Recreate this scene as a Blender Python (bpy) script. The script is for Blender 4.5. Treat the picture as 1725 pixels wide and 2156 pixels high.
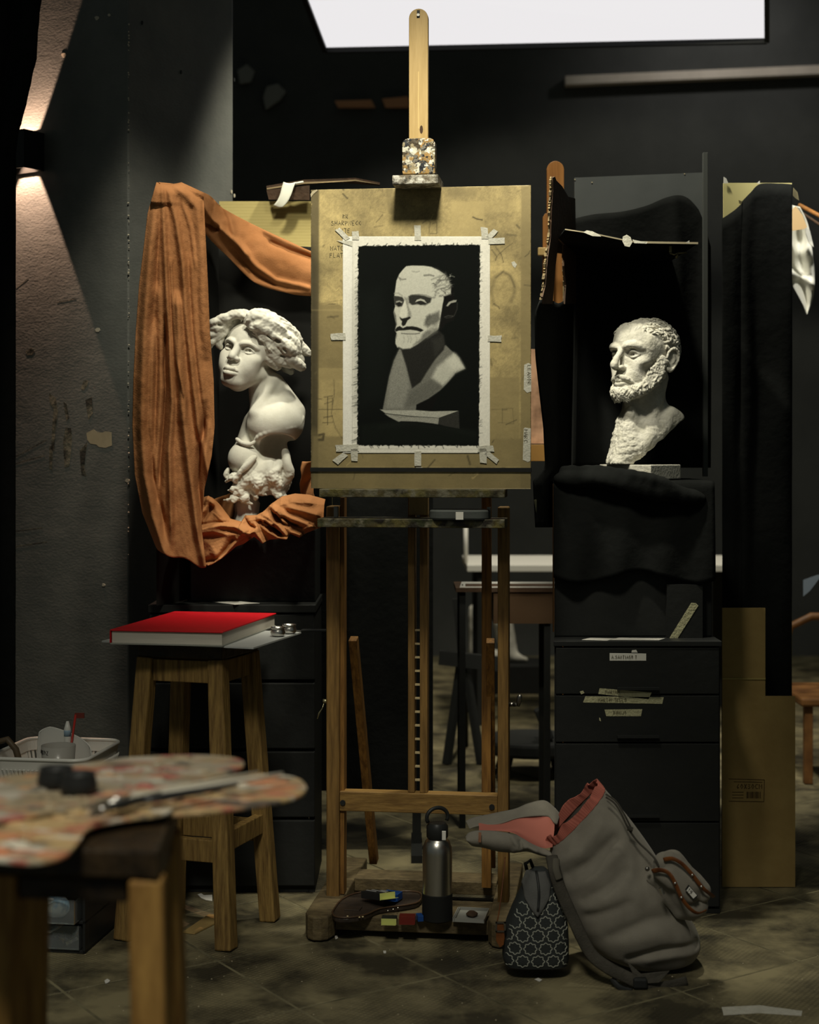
import bpy, bmesh, math, random
import numpy as np
from mathutils import Vector, Matrix, Euler, noise as mnoise

for _o in list(bpy.data.objects):
    bpy.data.objects.remove(_o)
SC = bpy.context.scene
COL = SC.collection
rnd = random.Random(7)

# ------------------------------------------------------------------ camera
FPX, CX, HZ, EYE = 3300.0, 862.5, 950.0, 1.11      # focal length, axis and horizon in pixels of the 1725x2156 frame; eye height in m
cam_d = bpy.data.cameras.new('camera')
cam = bpy.data.objects.new('camera', cam_d)
COL.objects.link(cam)
cam.location = (0, 0, EYE)
cam.rotation_euler = (math.pi / 2, 0, 0)
cam_d.sensor_fit = 'VERTICAL'
cam_d.sensor_height = 36.0
cam_d.lens = FPX / 2156 * 36.0
cam_d.shift_y = -(1078 - HZ) / 2156
cam_d.clip_end = 60
cam_d.dof.use_dof = True
cam_d.dof.focus_distance = 3.72
cam_d.dof.aperture_fstop = 3.2
SC.camera = cam

# ------------------------------------------------------------------ world, lamps, exposure
SC.view_settings.view_transform = 'Standard'
SC.view_settings.look = 'None'
SC.view_settings.exposure = 0.0
SC.view_settings.gamma = 1.0
SC.view_settings.use_curve_mapping = False
w = bpy.data.worlds.new('world')
SC.world = w
w.use_nodes = True
w.node_tree.nodes['Background'].inputs[0].default_value = (0.86, 1.0, 0.92, 1)
w.node_tree.nodes['Background'].inputs[1].default_value = 0.055


def lamp(name, kind, loc, target, power, color, size=0.1, angle=None, blend=0.3, spread=None):
    d = bpy.data.lights.new(name, kind)
    o = bpy.data.objects.new(name, d)
    COL.objects.link(o)
    o.location = loc
    o.rotation_euler = (Vector(target) - Vector(loc)).to_track_quat('-Z', 'Y').to_euler()
    d.energy = power
    d.color = color
    if kind == 'SPOT':
        d.spot_size = math.radians(angle)
        d.spot_blend = blend
        d.shadow_soft_size = size
    if kind == 'AREA':
        d.shape = 'DISK'
        d.size = size
        if spread:
            d.spread = math.radians(spread)
    return o


KEY = (1.0, 0.95, 0.76)
lamp('easel_lamp', 'SPOT', (0.02, 2.82, 2.62), (0.02, 3.62, 1.62), 124, KEY, 0.12, 54, 1.0)
lamp('bust_lamp', 'SPOT', (0.02, 3.44, 2.52), (0.61, 3.95, 1.27), 102, KEY, 0.04, 29, 0.35)
lamp('still_life_lamp', 'SPOT', (-0.50, 3.36, 2.62), (-0.44, 4.0, 1.52), 60, KEY, 0.06, 52, 0.8)
lamp('ceiling_lamp', 'SPOT', (0.30, 3.90, 3.00), (0.50, 4.50, 2.23), 110, KEY, 0.07, 103, 0.12)
lamp('fill_lamp', 'SPOT', (-0.35, 0.6, 3.0), (-0.22, 2.25, 0.45), 165, (1.0, 0.95, 0.80), 0.30, 44, 0.4)
lamp('corner_fill', 'SPOT', (1.05, 3.85, 2.85), (1.14, 4.55, 1.65), 105, (1.0, 0.97, 0.86), 0.06, 34, 0.5)  # added light for the white cloth and cream corner, no fixture
lamp('rail_wash', 'SPOT', (1.7, 7.7, 3.7), (1.7, 8.46, 3.15), 14, (1.0, 0.95, 0.88), 0.05, 110, 0.9)  # added wash to brighten the trunking, source unseen
lamp('far_fill', 'SPOT', (0.75, 6.0, 3.6), (0.60, 6.6, 0.0), 190, (1.0, 0.92, 0.74), 0.2, 60, 0.6)  # added light for the far floor and table, source unseen

# ------------------------------------------------------------------ helpers


def PX(px, py, Y):
    """World point that the photograph shows at pixel (px, py) when it stands Y metres in front of the camera."""
    return Vector(((px - CX) / FPX * Y, Y, EYE - (py - HZ) / FPX * Y))


def link(o, parent=None):
    COL.objects.link(o)
    if parent is not None:
        o.parent = parent
    return o


def tag(o, label, cat, group=None):
    o['label'] = label
    o['category'] = cat
    if group:
        o['group'] = group
    return o


def thing(name, loc, label, cat, group=None):
    o = bpy.data.objects.new(name, None)
    o.empty_display_size = 0.05
    o.location = loc
    link(o)
    return tag(o, label, cat, group)


def new_mesh(name, V, F, mat, parent=None, smooth=False, origin=None, sharp=None):
    """Link one mesh object. V in world metres; the object's origin is the parent's place (or the given origin)."""
    V = np.asarray(V, dtype=np.float64).reshape(-1, 3)
    if parent is not None and origin is None:
        org = np.array(parent['_at']) if '_at' in parent else np.array(parent.location)
    else:
        org = np.array(origin if origin is not None else (0, 0, 0))
    me = bpy.data.meshes.new(name)
    if isinstance(F, np.ndarray) and F.ndim == 2:
        n, k = F.shape
        me.vertices.add(len(V))
        me.vertices.foreach_set('co', (V - org).astype(np.float32).ravel())
        me.loops.add(n * k)
        me.loops.foreach_set('vertex_index', F.astype(np.int32).ravel())
        me.polygons.add(n)
        me.polygons.foreach_set('loop_start', np.arange(0, n * k, k, dtype=np.int32))
        me.update(calc_edges=True)
        me.validate()
    else:
        me.from_pydata([tuple(v - org) for v in V], [], [tuple(f) for f in F])
        me.update()
    if smooth:
        me.polygons.foreach_set('use_smooth', [True] * len(me.polygons))
    if mat is not None:
        me.materials.append(mat)
    o = bpy.data.objects.new(name, me)
    link(o, parent)
    if parent is None:
        o.location = org
    else:
        o.location = (0, 0, 0)
        if origin is not None:
            pa = np.array(parent['_at']) if '_at' in parent else np.array(parent.location)
            o.location = tuple(org - pa)
        o['_at'] = tuple(org)
    return o


class MB:
    """Collects shapes in one mesh; M maps local coordinates to the world."""

    def __init__(s, M=None):
        s.V, s.F, s.M = [], [], M

    def _add(s, vs, fs):
        b = len(s.V)
        for v in vs:
            v = Vector(v)
            s.V.append(tuple(s.M @ v) if s.M is not None else tuple(v))
        for f in fs:
            s.F.append([b + i for i in f])
        return s

    def box(s, x0, x1, y0, y1, z0, z1):
        vs = [(x, y, z) for z in (z0, z1) for y in (y0, y1) for x in (x0, x1)]
        return s._add(vs, [(0, 2, 3, 1), (4, 5, 7, 6), (0, 1, 5, 4), (2, 6, 7, 3), (0, 4, 6, 2), (1, 3, 7, 5)])

    def bar(s, p0, p1, w, h, up=(0, 0, 1), w1=None, h1=None):
        """Rectangular bar from p0 to p1."""
        p0, p1 = Vector(p0), Vector(p1)
        d = (p1 - p0).normalized()
        u = Vector(up)
        if abs(d.dot(u)) > 0.98:
            u = Vector((0, 1, 0))
        sx = d.cross(u).normalized()
        sy = sx.cross(d).normalized()
        w1 = w if w1 is None else w1
        h1 = h if h1 is None else h1
        vs = []
        for p, a, b in ((p0, w, h), (p1, w1, h1)):
            for i, j in ((-1, -1), (1, -1), (1, 1), (-1, 1)):
                vs.append(p + sx * (i * a / 2) + sy * (j * b / 2))
        return s._add(vs, [(3, 2, 1, 0), (4, 5, 6, 7), (0, 1, 5, 4), (1, 2, 6, 5), (2, 3, 7, 6), (3, 0, 4, 7)])

    def prism(s, pts, d):
        """Planar polygon pts (3D) extruded by vector d."""
        d = Vector(d)
        n = len(pts)
        vs = [Vector(p) for p in pts] + [Vector(p) + d for p in pts]
        fs = [tuple(range(n))[::-1], tuple(range(n, 2 * n))]
        fs += [(i, (i + 1) % n, n + (i + 1) % n, n + i) for i in range(n)]
        return s._add(vs, fs)

    def tube(s, pts, radii, n=10, flat=1.0, caps=True, up=(0, 0, 1)):
        pts = [Vector(p) for p in pts]
        if not hasattr(radii, '__len__'):
            radii = [radii] * len(pts)
        vs, fs = [], []
        prev = None
        for i, p in enumerate(pts):
            d = (pts[min(i + 1, len(pts) - 1)] - pts[max(i - 1, 0)])
            d = d.normalized() if d.length > 1e-9 else Vector((0, 0, 1))
            if prev is None:
                u = Vector(up)
                if abs(d.dot(u)) > 0.95:
                    u = Vector((0, 1, 0)) if abs(d.y) < 0.9 else Vector((1, 0, 0))
                a = d.cross(u).normalized()
            else:
                a = (prev - d * prev.dot(d)).normalized()
            prev = a
            b = d.cross(a).normalized()
            for k in range(n):
                t = 2 * math.pi * k / n
                vs.append(p + a * (radii[i] * math.cos(t)) + b * (radii[i] * flat * math.sin(t)))
        m = len(pts)
        for i in range(m - 1):
            for k in range(n):
                k2 = (k + 1) % n
                fs.append((i * n + k, i * n + k2, (i + 1) * n + k2, (i + 1) * n + k))
        if caps:
            fs.append(tuple(range(n))[::-1])
            fs.append(tuple((m - 1) * n + k for k in range(n)))
        return s._add(vs, fs)

    def cyl(s, p0, p1, r0, r1=None, n=20):
        return s.tube([p0, p1], [r0, r0 if r1 is None else r1], n)

    def lathe(s, prof, c, n=28, axis=None):
        """prof: (radius, height) pairs about c along +z (or axis)."""
        q = Vector(axis).to_track_quat('Z', 'Y').to_matrix() if axis is not None else Matrix.Identity(3)
        c = Vector(c)
        vs, fs = [], []
        for r, z in prof:
            for k in range(n):
                t = 2 * math.pi * k / n
                vs.append(c + q @ Vector((r * math.cos(t), r * math.sin(t), z)))
        for i in range(len(prof) - 1):
            for k in range(n):
                k2 = (k + 1) % n
                fs.append((i * n + k, i * n + k2, (i + 1) * n + k2, (i + 1) * n + k))
        if prof[0][0] > 1e-6:
            fs.append(tuple(range(n))[::-1])
        if prof[-1][0] > 1e-6:
            fs.append(tuple((len(prof) - 1) * n + k for k in range(n)))
        return s._add(vs, fs)

    def grid(s, fn, nu, nv, closed_u=False):
        vs = [fn(i / (nu if closed_u else nu - 1), j / (nv - 1)) for j in range(nv) for i in range(nu)]
        fs = []
        for j in range(nv - 1):
            for i in range(nu if closed_u else nu - 1):
                i2 = (i + 1) % nu
                fs.append((j * nu + i, j * nu + i2, (j + 1) * nu + i2, (j + 1) * nu + i))
        return s._add(vs, fs)

    def ribbon(s, pts, wd, nrm):
        """Flat stroke of width wd along pts, lying across the normal nrm."""
        pts = [Vector(p) for p in pts]
        nrm = Vector(nrm)
        vs, fs = [], []
        for i, p in enumerate(pts):
            d = (pts[min(i + 1, len(pts) - 1)] - pts[max(i - 1, 0)])
            sd = d.cross(nrm)
            sd = sd.normalized() if sd.length > 1e-12 else Vector((1, 0, 0))
            vs += [p - sd * wd / 2, p + sd * wd / 2]
        for i in range(len(pts) - 1):
            fs.append((2 * i, 2 * i + 1, 2 * i + 3, 2 * i + 2))
        return s._add(vs, fs)

    def build(s, name, mat, parent=None, smooth=False, bevel=0.0, solid=0.0, sub=0, origin=None, seg=2, auto=None):
        o = new_mesh(name, s.V, s.F, mat, parent, smooth, origin)
        if solid:
            m = o.modifiers.new('solid', 'SOLIDIFY')
            m.thickness = solid
            m.offset = 0
        if sub:
            m = o.modifiers.new('sub', 'SUBSURF')
            m.levels = m.render_levels = sub
        if bevel:
            m = o.modifiers.new('bevel', 'BEVEL')
            m.width = bevel
            m.segments = seg
            m.limit_method = 'ANGLE'
            m.angle_limit = math.radians(40)
        if auto:
            o.data.polygons.foreach_set('use_smooth', [True] * len(o.data.polygons))
            o.data.set_sharp_from_angle(angle=math.radians(auto))
        return o


def spline(pts, n):
    """Catmull-Rom through pts (tuples of any length), n samples."""
    P = [np.array(p, float) for p in pts]
    out = []
    m = len(P) - 1
    for k in range(n):
        t = k / (n - 1) * m
        i = min(int(t), m - 1)
        f = t - i
        p0, p1, p2, p3 = P[max(i - 1, 0)], P[i], P[i + 1], P[min(i + 2, m)]
        out.append(0.5 * (2 * p1 + (p2 - p0) * f + (2 * p0 - 5 * p1 + 4 * p2 - p3) * f * f + (3 * p1 - p0 - 3 * p2 + p3) * f ** 3))
    return out


def spl(pts, t):
    """One Catmull-Rom sample at t in 0..1."""
    m = len(pts) - 1
    t = min(max(t, 0), 1) * m
    i = min(int(t), m - 1)
    f = t - i
    p0, p1, p2, p3 = (np.array(pts[max(i - 1, 0)], float), np.array(pts[i], float), np.array(pts[i + 1], float), np.array(pts[min(i + 2, m)], float))
    return 0.5 * (2 * p1 + (p2 - p0) * f + (2 * p0 - 5 * p1 + 4 * p2 - p3) * f * f + (3 * p1 - p0 - 3 * p2 + p3) * f ** 3)


# ------------------------------------------------------------------ sculpting with distance fields


class Sculpt:
    def __init__(s, lo, hi, h):
        s.h, s.lo = h, np.array(lo, float)
        s.n = np.ceil((np.array(hi) - s.lo) / h).astype(int) + 1
        s.F = np.full(s.n, 1.0, np.float32)
        s.R, s.t, s.k = np.eye(3), np.zeros(3), 1.0

    def frame(s, R=None, t=(0, 0, 0), k=1.0):
        s.R = np.array(R) if R is not None else np.eye(3)
        s.t, s.k = np.array(t, float), k

    def P(s, p):
        return s.R @ (np.array(p, float) * s.k) + s.t

    def _win(s, lo, hi):
        a = np.maximum(np.floor((lo - s.lo) / s.h).astype(int), 0)
        b = np.minimum(np.ceil((hi - s.lo) / s.h).astype(int) + 1, s.n)
        if np.any(b <= a):
            return None
        g = [(s.lo[i] + s.h * np.arange(a[i], b[i])).astype(np.float32) for i in range(3)]
        return tuple(slice(a[i], b[i]) for i in range(3)), g

    def _mix(s, win, d, k, op):
        f = s.F[win]
        if op == '+':
            if k > 0:
                q = np.clip(0.5 + 0.5 * (f - d) / k, 0, 1)
                s.F[win] = f + (d - f) * q - k * q * (1 - q)
            else:
                s.F[win] = np.minimum(f, d)
        else:
            if k > 0:
                q = np.clip(0.5 - 0.5 * (f + d) / k, 0, 1)
                s.F[win] = f + (-d - f) * q + k * q * (1 - q)
            else:
                s.F[win] = np.maximum(f, -d)

    def ell(s, c, r, k=0.0, op='+', rot=None):
        c = s.P(c)
        r = np.array(r if hasattr(r, '__len__') else (r, r, r), float) * s.k
        k = k * s.k
        Q = s.R if rot is None else s.R @ np.array(Euler([math.radians(a) for a in rot]).to_matrix())
        m = (np.abs(Q) @ r) + k * 1.5 + 3 * s.h
        W = s._win(c - m, c + m)
        if W is None:
            return s
        win, (gx, gy, gz) = W
        X, Y, Z = gx[:, None, None] - c[0], gy[None, :, None] - c[1], gz[None, None, :] - c[2]
        L = [(Q[0, i] * X + Q[1, i] * Y + Q[2, i] * Z) for i in range(3)]
        k0 = np.sqrt(sum((L[i] / r[i]) ** 2 for i in range(3)))
        k1 = np.sqrt(sum((L[i] / r[i] ** 2) ** 2 for i in range(3))) + 1e-9
        s._mix(win, (k0 * (k0 - 1) / k1).astype(np.float32), k, op)
        return s

    def cap(s, a, b, ra, rb=None, k=0.0, op='+'):
        a, b = s.P(a), s.P(b)
        ra = ra * s.k
        rb = ra if rb is None else rb * s.k
        k = k * s.k
        m = max(ra, rb) + k * 1.5 + 3 * s.h
        W = s._win(np.minimum(a, b) - m, np.maximum(a, b) + m)
        if W is None:
            return s
        win, (gx, gy, gz) = W
        X, Y, Z = gx[:, None, None] - a[0], gy[None, :, None] - a[1], gz[None, None, :] - a[2]
        d = b - a
        t = np.clip((X * d[0] + Y * d[1] + Z * d[2]) / (d @ d + 1e-12), 0, 1)
        dist = np.sqrt((X - d[0] * t) ** 2 + (Y - d[1] * t) ** 2 + (Z - d[2] * t) ** 2) - (ra + (rb - ra) * t)
        s._mix(win, dist.astype(np.float32), k, op)
        return s

    def chain(s, pts, radii, k=0.0, op='+'):
        if not hasattr(radii, '__len__'):
            radii = [radii] * len(pts)
        for i in range(len(pts) - 1):
            s.cap(pts[i], pts[i + 1], radii[i], radii[i + 1], k, op)
        return s

    def lock(s, pts, radii, k=0.0, n=9, op='+'):
        q = spline([tuple(p) + (r,) for p, r in zip(pts, radii)], n)
        return s.chain([v[:3] for v in q], [max(float(v[3]), 1e-4) for v in q], k, op)

    def cut(s, p, nrm, k=0.0, wobble=0.0):
        """Remove what lies on the side of p that nrm points to."""
        p, nrm = s.P(p), s.R @ np.array(nrm, float)
        nrm = nrm / np.linalg.norm(nrm)
        g = [(s.lo[i] + s.h * np.arange(s.n[i])).astype(np.float32) for i in range(3)]
        d = -((g[0][:, None, None] - p[0]) * nrm[0] + (g[1][None, :, None] - p[1]) * nrm[1] + (g[2][None, None, :] - p[2]) * nrm[2])
        if wobble:
            d = d + wobble * (np.sin(g[0] * 210)[:, None, None] + np.sin(g[1] * 170 + 1)[None, :, None] + np.sin(g[2] * 260)[None, None, :]) / 2
        s._mix(tuple(slice(0, n) for n in s.n), np.broadcast_to(d, tuple(s.n)).astype(np.float32), k, '-')
        return s

    def mesh(s):
        F = s.F
        S = F < 0
        c = [(i, j, k) for i in (0, 1) for j in (0, 1) for k in (0, 1)]
        nx, ny, nz = F.shape

        def sl(o, A):
            return A[o[0]:nx - 1 + o[0], o[1]:ny - 1 + o[1], o[2]:nz - 1 + o[2]]
        cnt = sum(sl(o, S).astype(np.int8) for o in c)
        mask = (cnt > 0) & (cnt < 8)
        I = np.argwhere(mask)
        idx = np.full(mask.shape, -1, np.int64)
        idx[mask] = np.arange(len(I))
        acc, num = np.zeros((len(I), 3)), np.zeros(len(I))
        for a in c:
            for ax in range(3):
                if a[ax]:
                    continue
                b = list(a)
                b[ax] = 1
                fa = F[I[:, 0] + a[0], I[:, 1] + a[1], I[:, 2] + a[2]].astype(float)
                fb = F[I[:, 0] + b[0], I[:, 1] + b[1], I[:, 2] + b[2]].astype(float)
                x = (fa < 0) != (fb < 0)
                t = np.where(x, fa / np.where(x, fa - fb, 1), 0)
                p = np.array(a, float)[None, :].repeat(len(I), 0)
                p[:, ax] += t
                acc += p * x[:, None]
                num += x
        V = (I + acc / num[:, None]) * s.h + s.lo
        Q = []
        for ax in range(3):
            A = np.moveaxis(S, ax, 0)
            D = np.moveaxis(idx, ax, 0)
            x = A[:-1, 1:-1, 1:-1] != A[1:, 1:-1, 1:-1]
            e = np.argwhere(x)
            i, j, k = e[:, 0], e[:, 1] + 1, e[:, 2] + 1
            q = np.stack([D[i, j - 1, k - 1], D[i, j, k - 1], D[i, j, k], D[i, j - 1, k]], 1)
            fl = ~A[i, j, k]
            if ax == 1:
                fl = ~fl
            q[fl] = q[fl][:, ::-1]
            Q.append(q)
        Q = np.concatenate(Q)
        return V, Q[(Q >= 0).all(1)]

    def build(s, name, mat, parent, rough=None, origin=None, relax=1):
        V, Q = s.mesh()
        for _ in range(relax):
            a, n = np.zeros_like(V), np.zeros(len(V))
            for i in range(4):
                j = (i + 1) % 4
                np.add.at(a, Q[:, i], V[Q[:, j]])
                np.add.at(n, Q[:, i], 1)
                np.add.at(a, Q[:, j], V[Q[:, i]])
                np.add.at(n, Q[:, j], 1)
            V = V * 0.5 + 0.5 * a / np.maximum(n, 1)[:, None]
        if rough is not None:
            N = np.zeros_like(V)
            fn = np.cross(V[Q[:, 2]] - V[Q[:, 0]], V[Q[:, 3]] - V[Q[:, 1]])
            for i in range(4):
                np.add.at(N, Q[:, i], fn)
            N /= np.linalg.norm(N, axis=1)[:, None] + 1e-12
            V = V + N * np.array([rough(v) for v in V])[:, None]
        return new_mesh(name, V, Q, mat, parent, True, origin)


# ------------------------------------------------------------------ materials


def srgb(r, g, b):
    f = lambda c: c / 12.92 if c <= 0.04045 else ((c + 0.055) / 1.055) ** 2.4
    return (f(r / 255), f(g / 255), f(b / 255), 1)


MATS = {}


def mat(name, col, rough=0.7, metal=0.0, col2=None, scale=8.0, bump=0.0, bscale=60.0, stretch=None, detail=4, spec=0.3, mix=(0.35, 0.65), coat=0.0, trans=0.0, sheen=0.0, alpha=1.0, coord='Object'):
    """Noise-mottled surface: two colours, relief, optional grain along an axis."""
    m = bpy.data.materials.new(name)
    m.use_nodes = True
    nt = m.node_tree
    b = nt.nodes['Principled BSDF']
    b.inputs['Roughness'].default_value = rough
    b.inputs['Metallic'].default_value = metal
    b.inputs['Specular IOR Level'].default_value = spec
    b.inputs['Base Color'].default_value = col
    if coat:
        b.inputs['Coat Weight'].default_value = coat
    if trans:
        b.inputs['Transmission Weight'].default_value = trans
    if sheen:
        b.inputs['Sheen Weight'].default_value = sheen
    if alpha < 1:
        b.inputs['Alpha'].default_value = alpha
    if col2 is not None or bump:
        tc = nt.nodes.new('ShaderNodeTexCoord')
        mp = nt.nodes.new('ShaderNodeMapping')
        nt.links.new(tc.outputs[coord], mp.inputs[0])
        if stretch:
            mp.inputs['Scale'].default_value = stretch
    if col2 is not None:
        n = nt.nodes.new('ShaderNodeTexNoise')
        n.inputs['Scale'].default_value = scale
        n.inputs['Detail'].default_value = detail
        n.inputs['Roughness'].default_value = 0.62
        nt.links.new(mp.outputs[0], n.inputs['Vector'])
        r = nt.nodes.new('ShaderNodeValToRGB')
        r.color_ramp.elements[0].position, r.color_ramp.elements[1].position = mix
        r.color_ramp.elements[0].color, r.color_ramp.elements[1].color = col, col2
        nt.links.new(n.outputs[0], r.inputs[0])
        nt.links.new(r.outputs[0], b.inputs['Base Color'])
    if bump:
        n2 = nt.nodes.new('ShaderNodeTexNoise')
        n2.inputs['Scale'].default_value = bscale
        n2.inputs['Detail'].default_value = 5
        nt.links.new(mp.outputs[0], n2.inputs['Vector'])
        bp = nt.nodes.new('ShaderNodeBump')
        bp.inputs['Strength'].default_value = bump
        bp.inputs['Distance'].default_value = 0.01
        nt.links.new(n2.outputs[0], bp.inputs['Height'])
        nt.links.new(bp.outputs[0], b.inputs['Normal'])
    MATS[name] = m
    return m


def vcol_mat(name, rough=0.8, bump=0.0, bscale=300.0, spec=0.2, coat=0.0):
    """Colour taken from the mesh's own 'Col' attribute (flat drawing, stains, paint)."""
    m = mat(name, (0.5, 0.5, 0.5, 1), rough, spec=spec, bump=bump, bscale=bscale, coat=coat)
    a = m.node_tree.nodes.new('ShaderNodeAttribute')
    a.attribute_name = 'Col'
    m.node_tree.links.new(a.outputs['Color'], m.node_tree.nodes['Principled BSDF'].inputs['Base Color'])
    return m


def emit(name, col, strength):
    m = bpy.data.materials.new(name)
    m.use_nodes = True
    b = m.node_tree.nodes['Principled BSDF']
    b.inputs['Base Color'].default_value = (0.02, 0.02, 0.02, 1)
    b.inputs['Roughness'].default_value = 0.9
    b.inputs['Emission Color'].default_value = col
    b.inputs['Emission Strength'].default_value = strength
    return m


def set_col(o, C):
    """Per-vertex linear colours."""
    a = o.data.color_attributes.new('Col', 'FLOAT_COLOR', 'POINT')
    C4 = np.ones((len(C), 4), np.float32)
    C4[:, :3] = C
    a.data.foreach_set('color', C4.ravel())


black_paint = mat('black_paint', (0.055, 0.057, 0.054, 1), 0.62, col2=(0.085, 0.085, 0.078, 1), scale=5, bump=0.35, bscale=22, spec=0.35)
black_wood = mat('black_wood', (0.018, 0.019, 0.0185, 1), 0.6, spec=0.10, col2=(0.022, 0.023, 0.022, 1), scale=6, bump=0.1, bscale=50)
black_cloth = mat('black_cloth', (0.009, 0.0098, 0.0094, 1), 0.95, col2=(0.012, 0.0128, 0.0124, 1), scale=9, bump=0.25, bscale=35, spec=0.05)
black_plastic = mat('black_plastic', (0.02, 0.021, 0.0205, 1), 0.42, spec=0.25)
rubber = mat('rubber', (0.014, 0.0145, 0.014, 1), 0.7, spec=0.15)
grey_board = mat('grey_board', srgb(82, 86, 84), 0.7, col2=srgb(70, 74, 72), scale=4, bump=0.1)
plaster = mat('plaster', (0.68, 0.665, 0.59, 1), 0.75, col2=(0.61, 0.59, 0.51, 1), scale=30, bump=0.05, bscale=260, spec=0.2)
clay_plaster = mat('clay_plaster', (0.66, 0.635, 0.56, 1), 0.8, col2=(0.53, 0.51, 0.43, 1), scale=45, bump=0.25, bscale=150, spec=0.2)
beech = mat('beech', srgb(188, 160, 108), 0.5, col2=srgb(172, 144, 92), scale=14, stretch=(6, 6, 0.5), bump=0.05, bscale=40)
old_wood = mat('old_wood', srgb(150, 108, 52), 0.6, col2=srgb(98, 66, 30), scale=12, stretch=(9, 9, 0.7), bump=0.15, bscale=30)
easel_wood = mat('easel_wood', srgb(138, 106, 58), 0.6, col2=srgb(102, 76, 40), scale=14, stretch=(8, 8, 0.6), bump=0.12, bscale=30)
easel_wood_x = mat('easel_wood_x', srgb(146, 114, 62), 0.6, col2=srgb(112, 84, 44), scale=14, stretch=(0.6, 8, 8), bump=0.12, bscale=30)
dirty_wood = mat('dirty_wood', srgb(108, 94, 66), 0.7, col2=srgb(78, 67, 47), scale=16, stretch=(2, 4, 4), bump=0.25, bscale=40)
orange_wood = mat('orange_wood', srgb(158, 108, 56), 0.5, col2=srgb(134, 88, 42), scale=12, stretch=(6, 6, 0.5))
cardboard = mat('cardboard', srgb(186, 166, 104), 0.85, col2=srgb(172, 152, 94), scale=10, bump=0.1, bscale=80)
brown_card = mat('brown_card', srgb(172, 146, 92), 0.85, col2=srgb(156, 130, 80), scale=7, bump=0.1, bscale=50)
dark_card = mat('dark_card', srgb(74, 54, 38), 0.85, col2=srgb(58, 44, 32), scale=12, bump=0.3, bscale=60)
white_paper = mat('white_paper', (0.72, 0.70, 0.64, 1), 0.8)
grey_paper = mat('grey_paper', (0.36, 0.36, 0.35, 1), 0.7)
tape_mat = mat('tape_mat', (0.60, 0.58, 0.50, 1), 0.6, col2=(0.50, 0.48, 0.40, 1), scale=60, bump=0.2, bscale=200)
yellow_tape = mat('yellow_tape', (0.46, 0.44, 0.27, 1), 0.6, col2=(0.38, 0.36, 0.22, 1), scale=60, bump=0.3, bscale=200)
ink = mat('ink', (0.03, 0.027, 0.022, 1), 0.8)
pencil = mat('pencil', (0.10, 0.085, 0.045, 1), 0.8)
steel = mat('steel', (0.60, 0.58, 0.54, 1), 0.3, 1.0)
dark_steel = mat('dark_steel', (0.25, 0.24, 0.22, 1), 0.35, 1.0)
white_plastic = mat('white_plastic', (0.72, 0.70, 0.64, 1), 0.35, spec=0.5)

# ------------------------------------------------------------------ the room
def struct(o):
    o['kind'] = 'structure'
    return o


grout = mat('grout', srgb(140, 132, 102), 0.9, col2=srgb(72, 68, 50), scale=5)
floor = struct(MB().box(-4, 5, 0.6, 9.6, -0.08, -0.0012).build('floor', grout))


def tile_material():
    m = mat('tile_mat', srgb(142, 132, 100), 0.62, col2=srgb(64, 59, 44), scale=4.6, detail=8, mix=(0.40, 0.60), spec=0.4, coord='Object')
    nt = m.node_tree
    b = nt.nodes['Principled BSDF']
    geo = nt.nodes.new('ShaderNodeNewGeometry')
    n = [x for x in nt.nodes if x.type == 'TEX_NOISE'][0]
    nt.links.new(geo.outputs['Position'], n.inputs['Vector'])
    n.inputs['Distortion'].default_value = 0.15
    # stamped non-slip dots, worn away in patches
    mp = nt.nodes.new('ShaderNodeMapping')
    mp.inputs['Rotation'].default_value = (0, 0, math.radians(33.8))
    mp.inputs['Scale'].default_value = (95, 95, 95)
    nt.links.new(geo.outputs['Position'], mp.inputs[0])
    ch = nt.nodes.new('ShaderNodeTexVoronoi')
    ch.inputs['Scale'].default_value = 1.0
    ch.inputs['Randomness'].default_value = 0.0
    nt.links.new(mp.outputs[0], ch.inputs['Vector'])
    wn = nt.nodes.new('ShaderNodeTexNoise')
    wn.inputs['Scale'].default_value = 4.0
    wn.inputs['Detail'].default_value = 6
    nt.links.new(geo.outputs['Position'], wn.inputs['Vector'])
    rp = nt.nodes.new('ShaderNodeValToRGB')
    rp.color_ramp.elements[0].position, rp.color_ramp.elements[1].position = 0.42, 0.6
    nt.links.new(wn.outputs[0], rp.inputs[0])
    mu = nt.nodes.new('ShaderNodeMath')
    mu.operation = 'MULTIPLY'
    nt.links.new(ch.outputs['Distance'], mu.inputs[0])
    nt.links.new(rp.outputs[0], mu.inputs[1])
    bp = nt.nodes.new('ShaderNodeBump')
    bp.inputs['Strength'].default_value = 0.55
    bp.inputs['Distance'].default_value = 0.004
    nt.links.new(mu.outputs[0], bp.inputs['Height'])
    nt.links.new(bp.outputs[0], b.inputs['Normal'])
    # grime sits in the stamped pattern
    mx = nt.nodes.new('ShaderNodeMix')
    mx.data_type = 'RGBA'
    mx.blend_type = 'MULTIPLY'
    r0 = [x for x in nt.nodes if x.type == 'VALTORGB' and x != rp][0]
    nt.links.new(r0.outputs[0], mx.inputs['A'])
    r2 = nt.nodes.new('ShaderNodeValToRGB')
    r2.color_ramp.elements[0].color = (1, 1, 1, 1)
    r2.color_ramp.elements[1].color = (0.45, 0.45, 0.45, 1)
    r2.color_ramp.elements[1].position = 0.7
    nt.links.new(mu.outputs[0], r2.inputs[0])
    nt.links.new(r2.outputs[0], mx.inputs['B'])
    mx.inputs['Factor'].default_value = 1.0
    nt.links.new(mx.outputs['Result'], b.inputs['Base Color'])
    return m


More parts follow.
